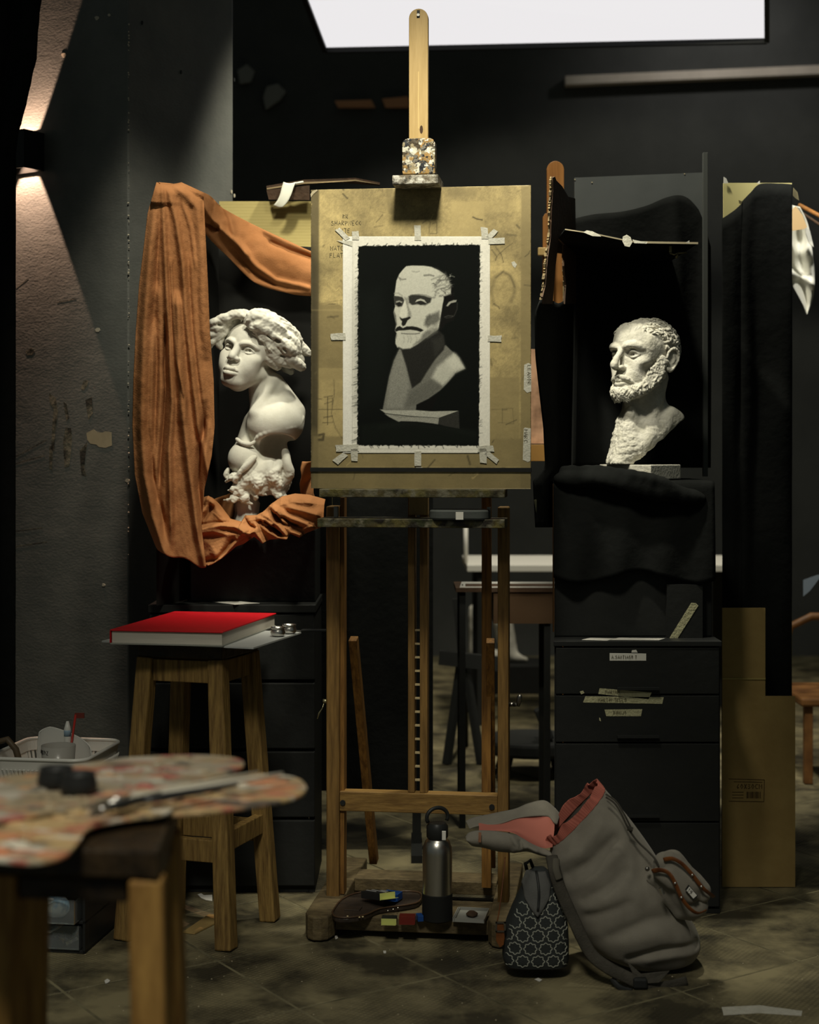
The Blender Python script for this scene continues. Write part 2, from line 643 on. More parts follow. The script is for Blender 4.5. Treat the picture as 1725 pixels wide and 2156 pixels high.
tile_mat = tile_material()
TP, TA = 0.352, math.radians(33.8)          # tile pitch and turn, read from the joints in the photograph
tu, tv = np.array((math.cos(TA), math.sin(TA))), np.array((math.sin(TA), -math.cos(TA)))
tile_me = None
for i in range(-14, 22):
    for j in range(-26, 8):
        c = np.array((-0.417, 3.414)) + (i + 0.5) * TP * tu + (j + 0.5) * TP * tv
        if not (2.75 < c[1] < 8.0 and abs(c[0] - 0.02) < 0.27 * c[1] + 0.4):
            continue
        if tile_me is None:
            s = TP / 2 - 0.0034
            t = MB().box(-s, s, -s, s, -0.012, 0).build('tile', tile_mat, floor, bevel=0)
            bm = bmesh.new()
            bm.from_mesh(t.data)
            bmesh.ops.bevel(bm, geom=[e for e in bm.edges if all(v.co.z > -0.001 for v in e.verts)], offset=0.0012, segments=1, affect='EDGES')
            bm.to_mesh(t.data)
            bm.free()
            tile_me = t.data
        else:
            t = bpy.data.objects.new('tile', tile_me)
            link(t, floor)
        t.location = (c[0], c[1], rnd.uniform(-0.0006, 0.0004))
        t.rotation_euler = (rnd.uniform(-0.001, 0.001), rnd.uniform(-0.001, 0.001), TA + math.pi / 2 * rnd.randrange(4))

wall_mat = mat('wall_mat', (0.062, 0.065, 0.063, 1), 0.85, col2=(0.080, 0.083, 0.080, 1), scale=3, bump=0.2, bscale=14, spec=0.2)
struct(MB().box(-4, 5, 8.5, 8.7, -0.05, 4.6).build('wall_back', wall_mat))
struct(MB().box(-2.75, -2.6, 4.4, 8.55, -0.05, 4.6).build('wall_left', wall_mat))
struct(MB().box(3.3, 3.45, 2.2, 8.55, -0.05, 4.6).build('wall_right', wall_mat))


# square black pillar, one edge towards the room
def pillar_material():
    m = mat('pillar_mat', (0.125, 0.130, 0.120, 1), 0.62, col2=(0.17, 0.172, 0.156, 1), scale=7, bump=0.0, spec=0.35, detail=8)
    nt = m.node_tree
    b = nt.nodes['Principled BSDF']
    tc = nt.nodes.new('ShaderNodeTexCoord')
    hs = []
    for sc, st, wt in ((9, (1, 1, 2.0), 0.7), (90, (1, 1, 2.0), 0.35), (3, (1, 1, 1), 1.3)):
        mp = nt.nodes.new('ShaderNodeMapping')
        mp.inputs['Scale'].default_value = st
        nt.links.new(tc.outputs['Object'], mp.inputs[0])
        n = nt.nodes.new('ShaderNodeTexNoise')
        n.inputs['Scale'].default_value = sc
        n.inputs['Detail'].default_value = 7
        nt.links.new(mp.outputs[0], n.inputs['Vector'])
        mu = nt.nodes.new('ShaderNodeMath')
        mu.operation = 'MULTIPLY'
        mu.inputs[1].default_value = wt
        nt.links.new(n.outputs[0], mu.inputs[0])
        hs.append(mu)
    a1 = nt.nodes.new('ShaderNodeMath')
    a2 = nt.nodes.new('ShaderNodeMath')
    nt.links.new(hs[0].outputs[0], a1.inputs[0])
    nt.links.new(hs[1].outputs[0], a1.inputs[1])
    nt.links.new(a1.outputs[0], a2.inputs[0])
    nt.links.new(hs[2].outputs[0], a2.inputs[1])
    bp = nt.nodes.new('ShaderNodeBump')
    bp.inputs['Strength'].default_value = 0.22
    bp.inputs['Distance'].default_value = 0.010
    nt.links.new(a2.outputs[0], bp.inputs['Height'])
    nt.links.new(bp.outputs[0], b.inputs['Normal'])
    return m


pillar_mat = pillar_material()
PA = math.radians(33)
PC = np.array((-0.745, 4.15))                                 # the near edge on the floor
pl = np.array((-math.cos(PA), math.sin(PA)))                  # along the face that carries the lamp
pr = np.array((math.sin(PA), math.cos(PA)))                   # along the other face
pnl, pnr = np.array((-math.sin(PA), -math.cos(PA))), np.array((math.cos(PA), -math.sin(PA)))
PW = 0.435
p4 = [PC, PC + pr * PW, PC + pr * PW + pl * PW, PC + pl * PW]
pillar = struct(MB().prism([(a[0], a[1], -0.02) for a in p4], (0, 0, 4.4)).build('wall_pillar', pillar_mat, bevel=0.004))


def on_face(px, py, left=True, off=0.0):
    """Point of the pillar's face seen at pixel (px, py)."""
    d, n = (pl, pnl) if left else (pr, pnr)
    rx = (px - CX) / FPX
    Y = (PC @ n + off) / (rx * n[0] + n[1])
    return PX(px, py, Y)


patch_mat = mat('patch_mat', srgb(176, 164, 136), 0.8, col2=srgb(160, 150, 124), scale=20)
scuff_mat = mat('scuff_mat', srgb(120, 116, 100), 0.9, col2=srgb(54, 52, 46), scale=22, bump=0.3, mix=(0.4, 0.6))
chip_mat = mat('chip_mat', srgb(200, 190, 170), 0.9)


def wall_patch(name, pts, m, left=True, th=0.0003):
    n = pnl if left else pnr
    q = [on_face(x, y, left, 0.0003) for x, y in pts]
    return MB().prism(q, (n[0] * th, n[1] * th, 0)).build(name, m, pillar)


wall_patch('peeled_patch', [(182, 912), (190, 908), (197, 904), (205, 910), (216, 911), (222, 908), (235, 910), (236, 938), (222, 943), (208, 941), (203, 936), (190, 934), (184, 926)], patch_mat)
for cx_, cy_, r_ in ((204, 38, 5), (134, 116, 5), (230, 32, 3), (218, 1232, 4), (269, 1012, 5), (206, 695, 6)):
    wall_patch('chip', [(cx_ + r_ * math.cos(t) * rnd.uniform(0.6, 1.2), cy_ + r_ * math.sin(t) * rnd.uniform(0.6, 1.2)) for t in np.arange(0, 6.2, 0.9)], chip_mat, True, 0.001)
for cx_, cy_ in ((299, 48), (381, 152), (493, 168), (493, 412), (487, 404)):
    r_ = 3
    wall_patch('chip', [(cx_ + 0.6 * r_ * math.cos(t), cy_ + 1.5 * r_ * math.sin(t)) for t in np.arange(0, 6.2, 0.9)], chip_mat if cy_ > 300 else black_plastic, False, 0.002)
mb = MB()
for k in range(70):                                                       # crumbled edge where the two faces meet
    y_ = rnd.uniform(30, 1200)
    p = PX(271 + rnd.uniform(-1, 1), y_, 4.147)
    r_ = rnd.uniform(0.001, 0.003)
    mb.lathe([(0.0005, -r_), (r_, 0), (0.0005, r_)], p, 5)
o = mb.build('crumbled_edge', chip_mat, pillar)
o['kind'] = 'stuff'
for pts in ([(104, 828), (118, 838), (122, 870), (117, 905), (114, 950), (108, 945), (110, 900), (113, 862), (104, 845)],
            [(138, 900), (150, 902), (152, 930), (146, 982), (136, 984), (133, 930)],
            [(134, 846), (140, 850), (146, 880), (140, 886), (136, 866)],
            [(168, 948), (176, 940), (184, 930), (180, 960), (178, 985), (182, 1002), (172, 1000), (170, 980)],
            [(170, 818), (176, 802), (186, 800), (184, 812), (176, 822)],
            [(180, 842), (194, 836), (196, 870), (186, 884)],
            [(104, 940), (112, 938), (110, 990), (104, 986)],
            [(54, 740), (66, 732), (74, 740), (68, 748), (56, 748)]):
    wall_patch('rubbed_streak', pts, scuff_mat, True, 0.0002)
for (x0, y0, x1, y1) in ((30, 962, 98, 925), (30, 976, 94, 958), (30, 1118, 90, 1110), (30, 1150, 100, 1140), (34, 606, 60, 585), (120, 636, 160, 628)):
    wall_patch('scratch', [(x0, y0), (x1, y1), (x1, y1 + 1.6), (x0, y0 + 1.6)], scuff_mat, True, 0.0002)

# lamp on the pillar: a black metal box open above and below
lp = on_face(62, 325, True)
la = np.array((lp.x, lp.y))
lamp_root = thing('wall_lamp', (la[0], la[1], lp.z), 'black box wall lamp throwing light up and down the black pillar', 'lamp')
LM = Matrix(((pl[0], pnl[0], 0, la[0]), (pl[1], pnl[1], 0, la[1]), (0, 0, 1, lp.z), (0, 0, 0, 1)))
hb = MB(LM)
W2, D2, H2, T2 = 0.058, 0.075, 0.052, 0.004
hb.box(-W2, W2, 0.0, T2, -H2, H2).box(-W2, W2, D2 - T2, D2, -H2, H2).box(-W2, -W2 + T2, T2, D2 - T2, -H2, H2).box(W2 - T2, W2, T2, D2 - T2, -H2, H2)
hb.build('housing', black_plastic, lamp_root)
WARM = (1.0, 0.63, 0.44)
led = emit('led_warm', (1.0, 0.70, 0.48, 1), 6.0)
MB(LM).box(-0.045, 0.045, 0.0045, 0.006, -0.03, 0.03).build('light_source', led, lamp_root)
for sgn in (-1, 1):
    d = bpy.data.lights.new('wall_lamp_beam', 'SPOT')
    d.energy = 38 if sgn < 0 else 32
    d.color = WARM
    d.spot_size = math.radians(50)
    d.spot_blend = 0.05
    d.shadow_soft_size = 0.006
    o = bpy.data.objects.new('wall_lamp_beam', d)
    link(o)
    q = LM @ Vector((0, 0.037, -sgn * 0.048))
    o.location = q
    tq = LM @ Vector((0, 0.032, sgn * 1.0))
    o.rotation_euler = (tq - q).to_track_quat('-Z', 'Y').to_euler()

# black drape hanging in front of the pillar's far edge
dr = MB()


def drape_edge(v):
    return spl([(86, 0), (76, 130), (60, 200), (38, 282), (34, 340), (33, 420), (33, 900), (33, 1500)], v)


def drape_fn(u, v):
    y = -40 + v * 1900
    ys = [0, 130, 200, 282, 340, 420, 900, 1500]
    xs = [86, 76, 60, 38, 34, 33, 33, 33]
    xe = np.interp(y, ys, xs) + (3.0 if y < 330 else 0.6) * mnoise.noise(Vector((y * 0.035, 1.7, 0)))
    x = xe - (1 - u) * 230
    if y < 420:
        pass
    return PX(x, y, 4.02 + 0.02 * math.sin(u * 26 + v) * (1 - u * 0.6))


dr.grid(drape_fn, 30, 140)
o = dr.build('black_drape', black_cloth, None, True, solid=0.003)
tag(o, 'black fabric drape hanging in front of the outer edge of the lamp pillar', 'drape')

# ceiling light panel and rail
panel_emit = emit('panel_emit', (1.0, 0.975, 0.985, 1), 0.84)
root = thing('light_panel', PX(1150, 90, 5.6), 'big white glowing light panel hanging above the easel', 'lamp')
pq = [PX(684, 100, 5.75), PX(1618, 80, 5.55), PX(1618, -60, 5.2), PX(630, -40, 5.2)]
MB().prism(pq, (0, 0.02, 0.012)).build('diffuser', panel_emit, root)
fr = MB()
for a, b in ((0, 1), (1, 2), (2, 3), (3, 0)):
    fr.bar(pq[a] + Vector((0, 0.02, 0)), pq[b] + Vector((0, 0.02, 0)), 0.018, 0.03)
fr.build('frame', black_wood, root)
bk = MB().prism([p + Vector((0, 0.045, 0.02)) for p in pq], (0, 0.05, 0.03)).build('housing', black_wood, root)
rl = MB().bar(PX(1190, 172, 8.46), PX(1800, 146, 8.46), 0.07, 0.046)
rail_mat = mat('rail_mat', srgb(225, 214, 200), 0.7, col2=srgb(205, 194, 180), scale=5)
tag(rl.build('cable_trunking', rail_mat), 'long thin grey trunking strip running high across the dark back wall', 'trunking')
for k, (pts, lab) in enumerate((([(705, 212), (782, 210), (790, 226), (712, 226)], 'dull orange strip high on the back wall, beside the easel mast'),
                                ([(805, 208), (860, 203), (862, 226), (812, 226)], 'dull orange strip partly behind the pale easel mast, on the back wall'))):
    oc = mat('dull_orange', srgb(205, 150, 110), 0.9)  # flat pieces stand in for dull orange marks on the wall
    tag(MB().prism([PX(x, y, 8.46) for x, y in pts], (0, 0.02, 0)).build('wall_strip', oc), lab, 'card')
for pts, lab in (([(500, 148), (520, 135), (536, 150), (528, 172), (505, 176)], 'small faint grey paper scrap pinned on back wall next to the pillar'),
                 ([(562, 182), (585, 176), (602, 192), (590, 210), (560, 230), (554, 205)], 'larger faint grey paper scrap pinned on the dark back wall')):
    tag(MB().prism([PX(x, y, 8.46) for x, y in pts], (0, 0.02, 0)).build('paper_scrap', mat('dull_paper', (0.26, 0.26, 0.24, 1), 0.9)), lab, 'paper')

# ------------------------------------------------------------------ plaster busts
def rotm(yaw, pitch, roll):
    """Head turned yaw degrees to the viewer's left, raised by pitch, leaning by roll."""
    return np.array((Matrix.Rotation(math.radians(-yaw), 3, 'Z') @ Matrix.Rotation(math.radians(-pitch), 3, 'X') @ Matrix.Rotation(math.radians(roll), 3, 'Y')))


def face_base(S, female=False):
    """Human head about 0.23 m tall: eyes at z = 0, face towards -y, x to the viewer's right."""
    S.ell((0, 0.012, 0.020), (0.071, 0.090, 0.074))
    S.ell((0, -0.034, -0.034), (0.051, 0.050, 0.080), 0.02)
    S.ell((0, -0.050, 0.034), (0.050, 0.036, 0.046), 0.02)
    jz = 0.006 if female else 0.0
    for sx in (-1, 1):
        S.cap((sx * (0.050 if female else 0.056), -0.004, -0.050), (sx * 0.020, -0.066, -0.096 + jz), 0.014 if female else 0.016, 0.013, 0.025)
        S.ell((sx * 0.044, -0.054, -0.022), (0.017, 0.020, 0.014), 0.02)
        S.ell((sx * 0.036, -0.055, -0.048), (0.018, 0.022, 0.026), 0.02)
        S.ell((sx * 0.057, -0.02, 0.02), (0.012, 0.035, 0.03), 0.02)
    S.ell((0, -0.072, -0.099 + jz), (0.022, 0.018, 0.016), 0.016)
    S.ell((0, -0.076, -0.064), (0.026, 0.019, 0.024), 0.02)


def eyes(S, sink=0.0, open_=1.0, sock=1.0):
    d = sink
    for sx in (-1, 1):
        S.ell((sx * 0.031, -0.094 + d * 0.6, 0.0005), (0.0195, 0.0185, 0.0130 * sock), 0.008, '-')
        S.ell((sx * 0.0165, -0.096 + d * 0.6, 0.002), (0.008, 0.016, 0.0105 * sock), 0.006, '-')
        S.ell((sx * 0.031, -0.0690 + d, -0.001), (0.0150, 0.0125, 0.0112), 0.0015)
        S.lock([(sx * 0.0165, -0.0795 + d, -0.003), (sx * 0.024, -0.0825 + d, 0.0040 * open_), (sx * 0.032, -0.0830 + d, 0.0058 * open_), (sx * 0.040, -0.0790 + d, 0.0036 * open_), (sx * 0.0465, -0.072 + d, -0.002)], [0.0018, 0.0026, 0.0029, 0.0026, 0.0018], 0.0015)
        S.lock([(sx * 0.0175, -0.0795 + d, -0.004), (sx * 0.025, -0.0815 + d, -0.0078), (sx * 0.033, -0.0815 + d, -0.0086), (sx * 0.040, -0.0780 + d, -0.0070), (sx * 0.046, -0.072 + d, -0.0025)], [0.0014, 0.0020, 0.0022, 0.0020, 0.0014], 0.0015)


def man_bust():
    Y0, K = 3.95, FPX / 3.95
    T = lambda px, py, dy=0.0: np.array(((px - CX) / K, Y0 + dy, EYE - (py - HZ) / K))
    at = PX(1350, 978, Y0)
    root = thing('plaster_bust', at, 'white plaster bust of a bearded man with short hair on a thin block', 'sculpture')
    root['_at'] = tuple(at)
    lo, hi = T(1252, 985, -0.13), T(1455, 655, 0.13)
    S = Sculpt(lo, hi, 0.00135)
    R = rotm(51, 0, -1)
    S.frame(R, T(1358, 749), 0.985)
    face_base(S)
    # brow, eyes
    for sx in (-1, 1):
        S.lock([(sx * 0.009, -0.083, 0.0165), (sx * 0.022, -0.083, 0.0195), (sx * 0.036, -0.077, 0.021), (sx * 0.05, -0.062, 0.015)], [0.0065, 0.0085, 0.0080, 0.005], 0.008)
    eyes(S, 0.004, 1.05, 1.12)
    for sx in (-1, 1):
        S.ell((sx * 0.0305, -0.0780, -0.0008), (0.0046, 0.0056, 0.0044), 0.0006, '-')
    # nose: long, with a hooked bridge
    S.lock([(0, -0.082, 0.014), (0, -0.093, 0.002), (0, -0.105, -0.012), (0, -0.112, -0.025), (0, -0.111, -0.031)], [0.0056, 0.0050, 0.0056, 0.0066, 0.0066], 0.007, 12)
    for sx in (-1, 1):
        S.ell((sx * 0.0105, -0.095, -0.034), (0.0068, 0.011, 0.0068), 0.005)
        S.ell((sx * 0.0055, -0.101, -0.0410), (0.0036, 0.006, 0.004), 0.002, '-')
    # hollow cheek, mouth
    for sx in (-1, 1):
        S.ell((sx * 0.060, -0.050, -0.046), (0.010, 0.020, 0.014), 0.02, '-')
    S.lock([(-0.021, -0.083, -0.070), (-0.008, -0.095, -0.066), (0, -0.096, -0.0675), (0.008, -0.095, -0.066), (0.021, -0.083, -0.070)], [0.0025, 0.004, 0.004, 0.004, 0.0025], 0.004)
    S.lock([(-0.018, -0.085, -0.074), (-0.008, -0.0955, -0.0755), (0.008, -0.0955, -0.0755), (0.018, -0.085, -0.074)], [0.0025, 0.0052, 0.0052, 0.0025], 0.004)
    S.lock([(-0.020, -0.090, -0.0705), (0, -0.1005, -0.0702), (0.020, -0.090, -0.0705)], [0.001, 0.0018, 0.001], 0.001, op='-')
    # moustache
    q = random.Random(3)
    for sx in (-1, 1):
        for k in range(9):
            t = k / 8
            x0 = 0.003 + 0.016 * t
            S.lock([(sx * x0, -0.099 + 0.004 * t, -0.054 - 0.003 * t), (sx * (x0 + 0.008), -0.096 + 0.006 * t, -0.061 - 0.003 * t), (sx * (x0 + 0.016), -0.086 + 0.010 * t, -0.070 - 0.005 * t)], [0.0034, 0.0042, 0.0016], 0.002, 5)
    # beard: a base along the jaw, then curled tufts over it
    def jaw(t):
        return spl([(0, -0.086, -0.096), (0.020, -0.080, -0.097), (0.038, -0.062, -0.090), (0.052, -0.038, -0.076), (0.061, -0.014, -0.052), (0.065, -0.004, -0.018)], t)
    for sx in (-1, 1):
        S.chain([np.array((sx, 1, 1)) * jaw(t) for t in np.linspace(0, 0.95, 9)], [0.015, 0.015, 0.014, 0.014, 0.014, 0.013, 0.011, 0.008, 0.005], 0.008)
        for k in range(330):
            t = q.random()
            b = jaw(t)
            ph = q.uniform(-1.9, 1.5)
            c = np.array((sx * b[0], b[1], b[2]))
            out = np.array((sx * (0.15 + b[0] * 14), -1.0 + b[0] * 13, 0))
            out /= np.linalg.norm(out)
            n = out * math.cos(ph) + np.array((0, 0, 1)) * math.sin(ph)
            rb = float(np.interp(t, [0, 0.5, 0.8, 1], [0.016, 0.0145, 0.011, 0.005]))
            p = c + n * rb
            al = np.array((sx * q.uniform(-0.7, 0.7), q.uniform(-0.7, 0.7), -1.0))
            al = al - n * (al @ n)
            al /= np.linalg.norm(al) + 1e-9
            sd = np.cross(n, al)
            L = q.uniform(0.006, 0.011)
            r = q.uniform(0.0014, 0.0027)
            cv = q.uniform(-0.8, 0.8)
            S.lock([p - n * 0.001, p + al * L * 0.5 + n * 0.0022 + sd * cv * L * 0.3, p + al * L + sd * cv * L], [r, r, r * 0.4], 0.001, 5)
        for k in range(230):                                                  # rough side whiskers
            t = q.uniform(0.42, 1.0)
            b = jaw(t)
            up = q.random() ** 1.3 * float(np.interp(t, [0.42, 0.6, 0.85, 1], [0.006, 0.030, 0.030, 0.006]))
            p = np.array((sx * (b[0] + 0.010 - up * 0.15), b[1] - 0.004 - up * 0.25, b[2] + 0.006 + up))
            n = np.array((sx * 0.85, -0.5, 0.05))
            al = np.array((q.uniform(-0.6, 0.6), q.uniform(-0.6, 0.8), -1.0))
            al = al - n * (al @ n)
            al /= np.linalg.norm(al)
            sd = np.cross(n, al)
            L, r, cv = q.uniform(0.006, 0.012), q.uniform(0.0014, 0.003), q.uniform(-0.9, 0.9)
            S.lock([p - n * 0.002, p + al * L * 0.5 + n * 0.001 + sd * cv * L * 0.3, p + al * L + sd * cv * L - n * 0.001], [r, r, r * 0.4], 0.0012, 5)
    for k in range(90):                                                       # chin tuft
        x = q.uniform(-0.024, 0.024)
        z = q.uniform(-0.112, -0.088)
        yv = -0.101 + abs(x) * 0.45 + max(0, -0.1 - z) * 0.6
        S.lock([(x, yv, z), (x * 1.1, yv - 0.003, z - 0.005), (x * 1.2 + q.uniform(-0.003, 0.003), yv - 0.001, z - 0.012)], [0.0018, 0.0026, 0.0008], 0.001, 4)
    # hair: short swept strands, low over the crown, curled over the temple
    F0 = S.F.copy()
    for k in range(900):
        a, b = q.uniform(0, 2 * math.pi), q.uniform(-0.3, 1.0)
        ca = math.sqrt(max(0, 1 - b * b))
        n = np.array((ca * math.cos(a), ca * math.sin(a), b))
        front = -n[1]
        ax = abs(n[0])
        if front > 0.2 and n[2] < 0.54 + 0.05 * math.sin(ax * 14) - 0.45 * max(0, ax - 0.42):
            continue
        if n[2] < 0.02 and n[1] < 0.10:
            continue
        temple = ax > 0.5 and n[1] < 0.35 and n[2] < 0.75
        p = np.array((0, 0.012, 0.020)) + n * np.array((0.0715, 0.0905, 0.0745))
        for _ in range(26):                                                    # climb to the surface already modelled
            g_ = np.clip(((S.P(p) - S.lo) / S.h).astype(int), 0, S.n - 1)
            if F0[tuple(g_)] > -0.0004:
                break
            p = p + n * 0.001
        if temple:
            fl = np.array((0.0, 0.7 + 0.5 * math.sin(9 * a), -0.5 + 0.9 * math.sin(11 * b + 3 * a)))
        else:
            fl = np.array((math.copysign(0.5, n[0]) + 0.5 * math.sin(7 * a), -0.5 + 0.5 * math.sin(6 * a), -0.3))
        fl = fl - n * (fl @ n)
        fl /= np.linalg.norm(fl) + 1e-9
        sd = np.cross(n, fl)
        L = q.uniform(0.010, 0.022)
        r = q.uniform(0.0017, 0.0034) if temple else q.uniform(0.0012, 0.0024)
        h_ = 0.004 if temple else 0.0012
        cv = q.uniform(-0.9, 0.9) if temple else q.uniform(-0.4, 0.4)
        S.lock([p - n * 0.001, p + fl * L * 0.5 + n * h_ + sd * cv * L * 0.35, p + fl * L + sd * cv * L], [r, r, r * 0.35], 0.0008, 5)
        if q.random() < 0.35:                                                  # tooled grooves between the strands
            p2 = p + n * 0.0028 + sd * 0.006
            S.lock([p2, p2 + fl * L * 0.5 + sd * cv * L * 0.3, p2 + fl * L * 0.9 + sd * cv * L * 0.8], [0.0008, 0.0016, 0.0007], 0.0006, 5, '-')
    # ear
    for sx in (1, -1):
        E = lambda x, y, z: (sx * (0.070 + x), 0.010 + y, -0.016 + z)
        S.ell(E(0.003, 0.006, 0), (0.008, 0.017, 0.026), 0.004, rot=(-12, 0, sx * -24))
        S.ell(E(0.013, 0.004, 0.001), (0.006, 0.010, 0.016), 0.003, '-', rot=(-12, 0, sx * -24))
        S.lock([E(0.006, -0.010, 0.006), E(0.010, -0.006, 0.022), E(0.013, 0.008, 0.029), E(0.015, 0.021, 0.020), E(0.014, 0.022, 0.002), E(0.010, 0.012, -0.016), E(0.006, 0.001, -0.026), E(0.004, -0.007, -0.021)], [0.003, 0.0036, 0.004, 0.004, 0.0036, 0.0036, 0.005, 0.004], 0.002, 18)
        S.lock([E(0.008, 0.008, 0.015), E(0.011, 0.012, 0.003), E(0.008, 0.006, -0.009)], [0.0026, 0.003, 0.0026], 0.002, 8)
        S.ell(E(0.005, -0.009, -0.005), (0.004, 0.004, 0.007), 0.002)
    # neck and chest, in frame pixels at this depth
    S.frame()
    k = 1 / K
    S.cap(T(1362, 800, 0.022), T(1354, 905, 0.014), 43 * k, 46 * k, 0.012)
    S.cap(T(1396, 796, 0.0), T(1356, 925, -0.056), 11 * k, 8 * k, 0.016)        # neck tendons
    S.cap(T(1322, 852, -0.02), T(1326, 925, -0.055), 9 * k, 7 * k, 0.016)
    S.ell(T(1324, 872, -0.046), (10 * k, 10 * k, 15 * k), 0.018)
    S.cap(T(1385, 878, 0.02), T(1414, 884, 0.012), 34 * k, 25 * k, 0.022)       # shoulder
    S.cap(T(1412, 872, -0.012), T(1424, 884, 0.0), 15 * k, 16 * k, 0.016)
    S.cap(T(1335, 900, 0.0), T(1316, 975, -0.01), 38 * k, 40 * k, 0.02)
    S.cap(T(1392, 900, -0.022), T(1338, 945, -0.045), 20 * k, 24 * k, 0.024)    # collar bone
    S.cap(T(1320, 905, -0.040), T(1303, 978, -0.046), 15 * k, 23 * k, 0.018)
    S.ell(T(1356, 925, 0.01), (52 * k, 48 * k, 50 * k), 0.025)
    S.cap(T(1342, 930, 0.0), T(1326, 985, 0.0), 30 * k, 36 * k, 0.015)
    S.ell(T(1346, 905, -0.092), (11 * k, 16 * k, 26 * k), 0.02, '-')            # hollow above the breastbone
    S.cut(T(1392, 922, 0), (0.85, 0, -1.0), 0.003, 0.0015)
    S.cut(T(1350, 977, 0), (0, 0, -1), 0.0)
    jz = T(0, 850)[2]

    def rough(v):
        nz = mnoise.noise(Vector(v) * 90) * 0.5 + mnoise.noise(Vector(v) * 210) * 0.3
        low = min(1.0, max(0.0, (jz - v[2]) / 0.05))
        amp = 0.0007 + 0.0030 * low * min(1, max(0.15, (v[0] - T(1330, 0)[0]) * -40 + (jz - 0.05 - v[2]) * 25))
        r = (abs(mnoise.noise(Vector(v) * 62 + Vector((5, 2, 1)))) - 0.2)
        return amp * (nz + r * 1.2)
    S.build('figure', clay_plaster, root, rough)
    # thin block: one corner towards the room
    yb = Y0
    c0, c1, c2 = PX(1262, 979, yb + 0.02), PX(1371, 985, yb - 0.125), PX(1434, 980, yb - 0.02)
    c3 = c0 + c2 - c1
    zt = at.z
    th = 0.036
    top = [Vector((p.x, p.y, zt)) for p in (c0, c1, c2, c3)]
    b = MB().prism([p - Vector((0, 0, th)) for p in top], (0, 0, th))
    b.build('plinth_block', clay_plaster, root, bevel=0.002)
    return root, top, zt - th


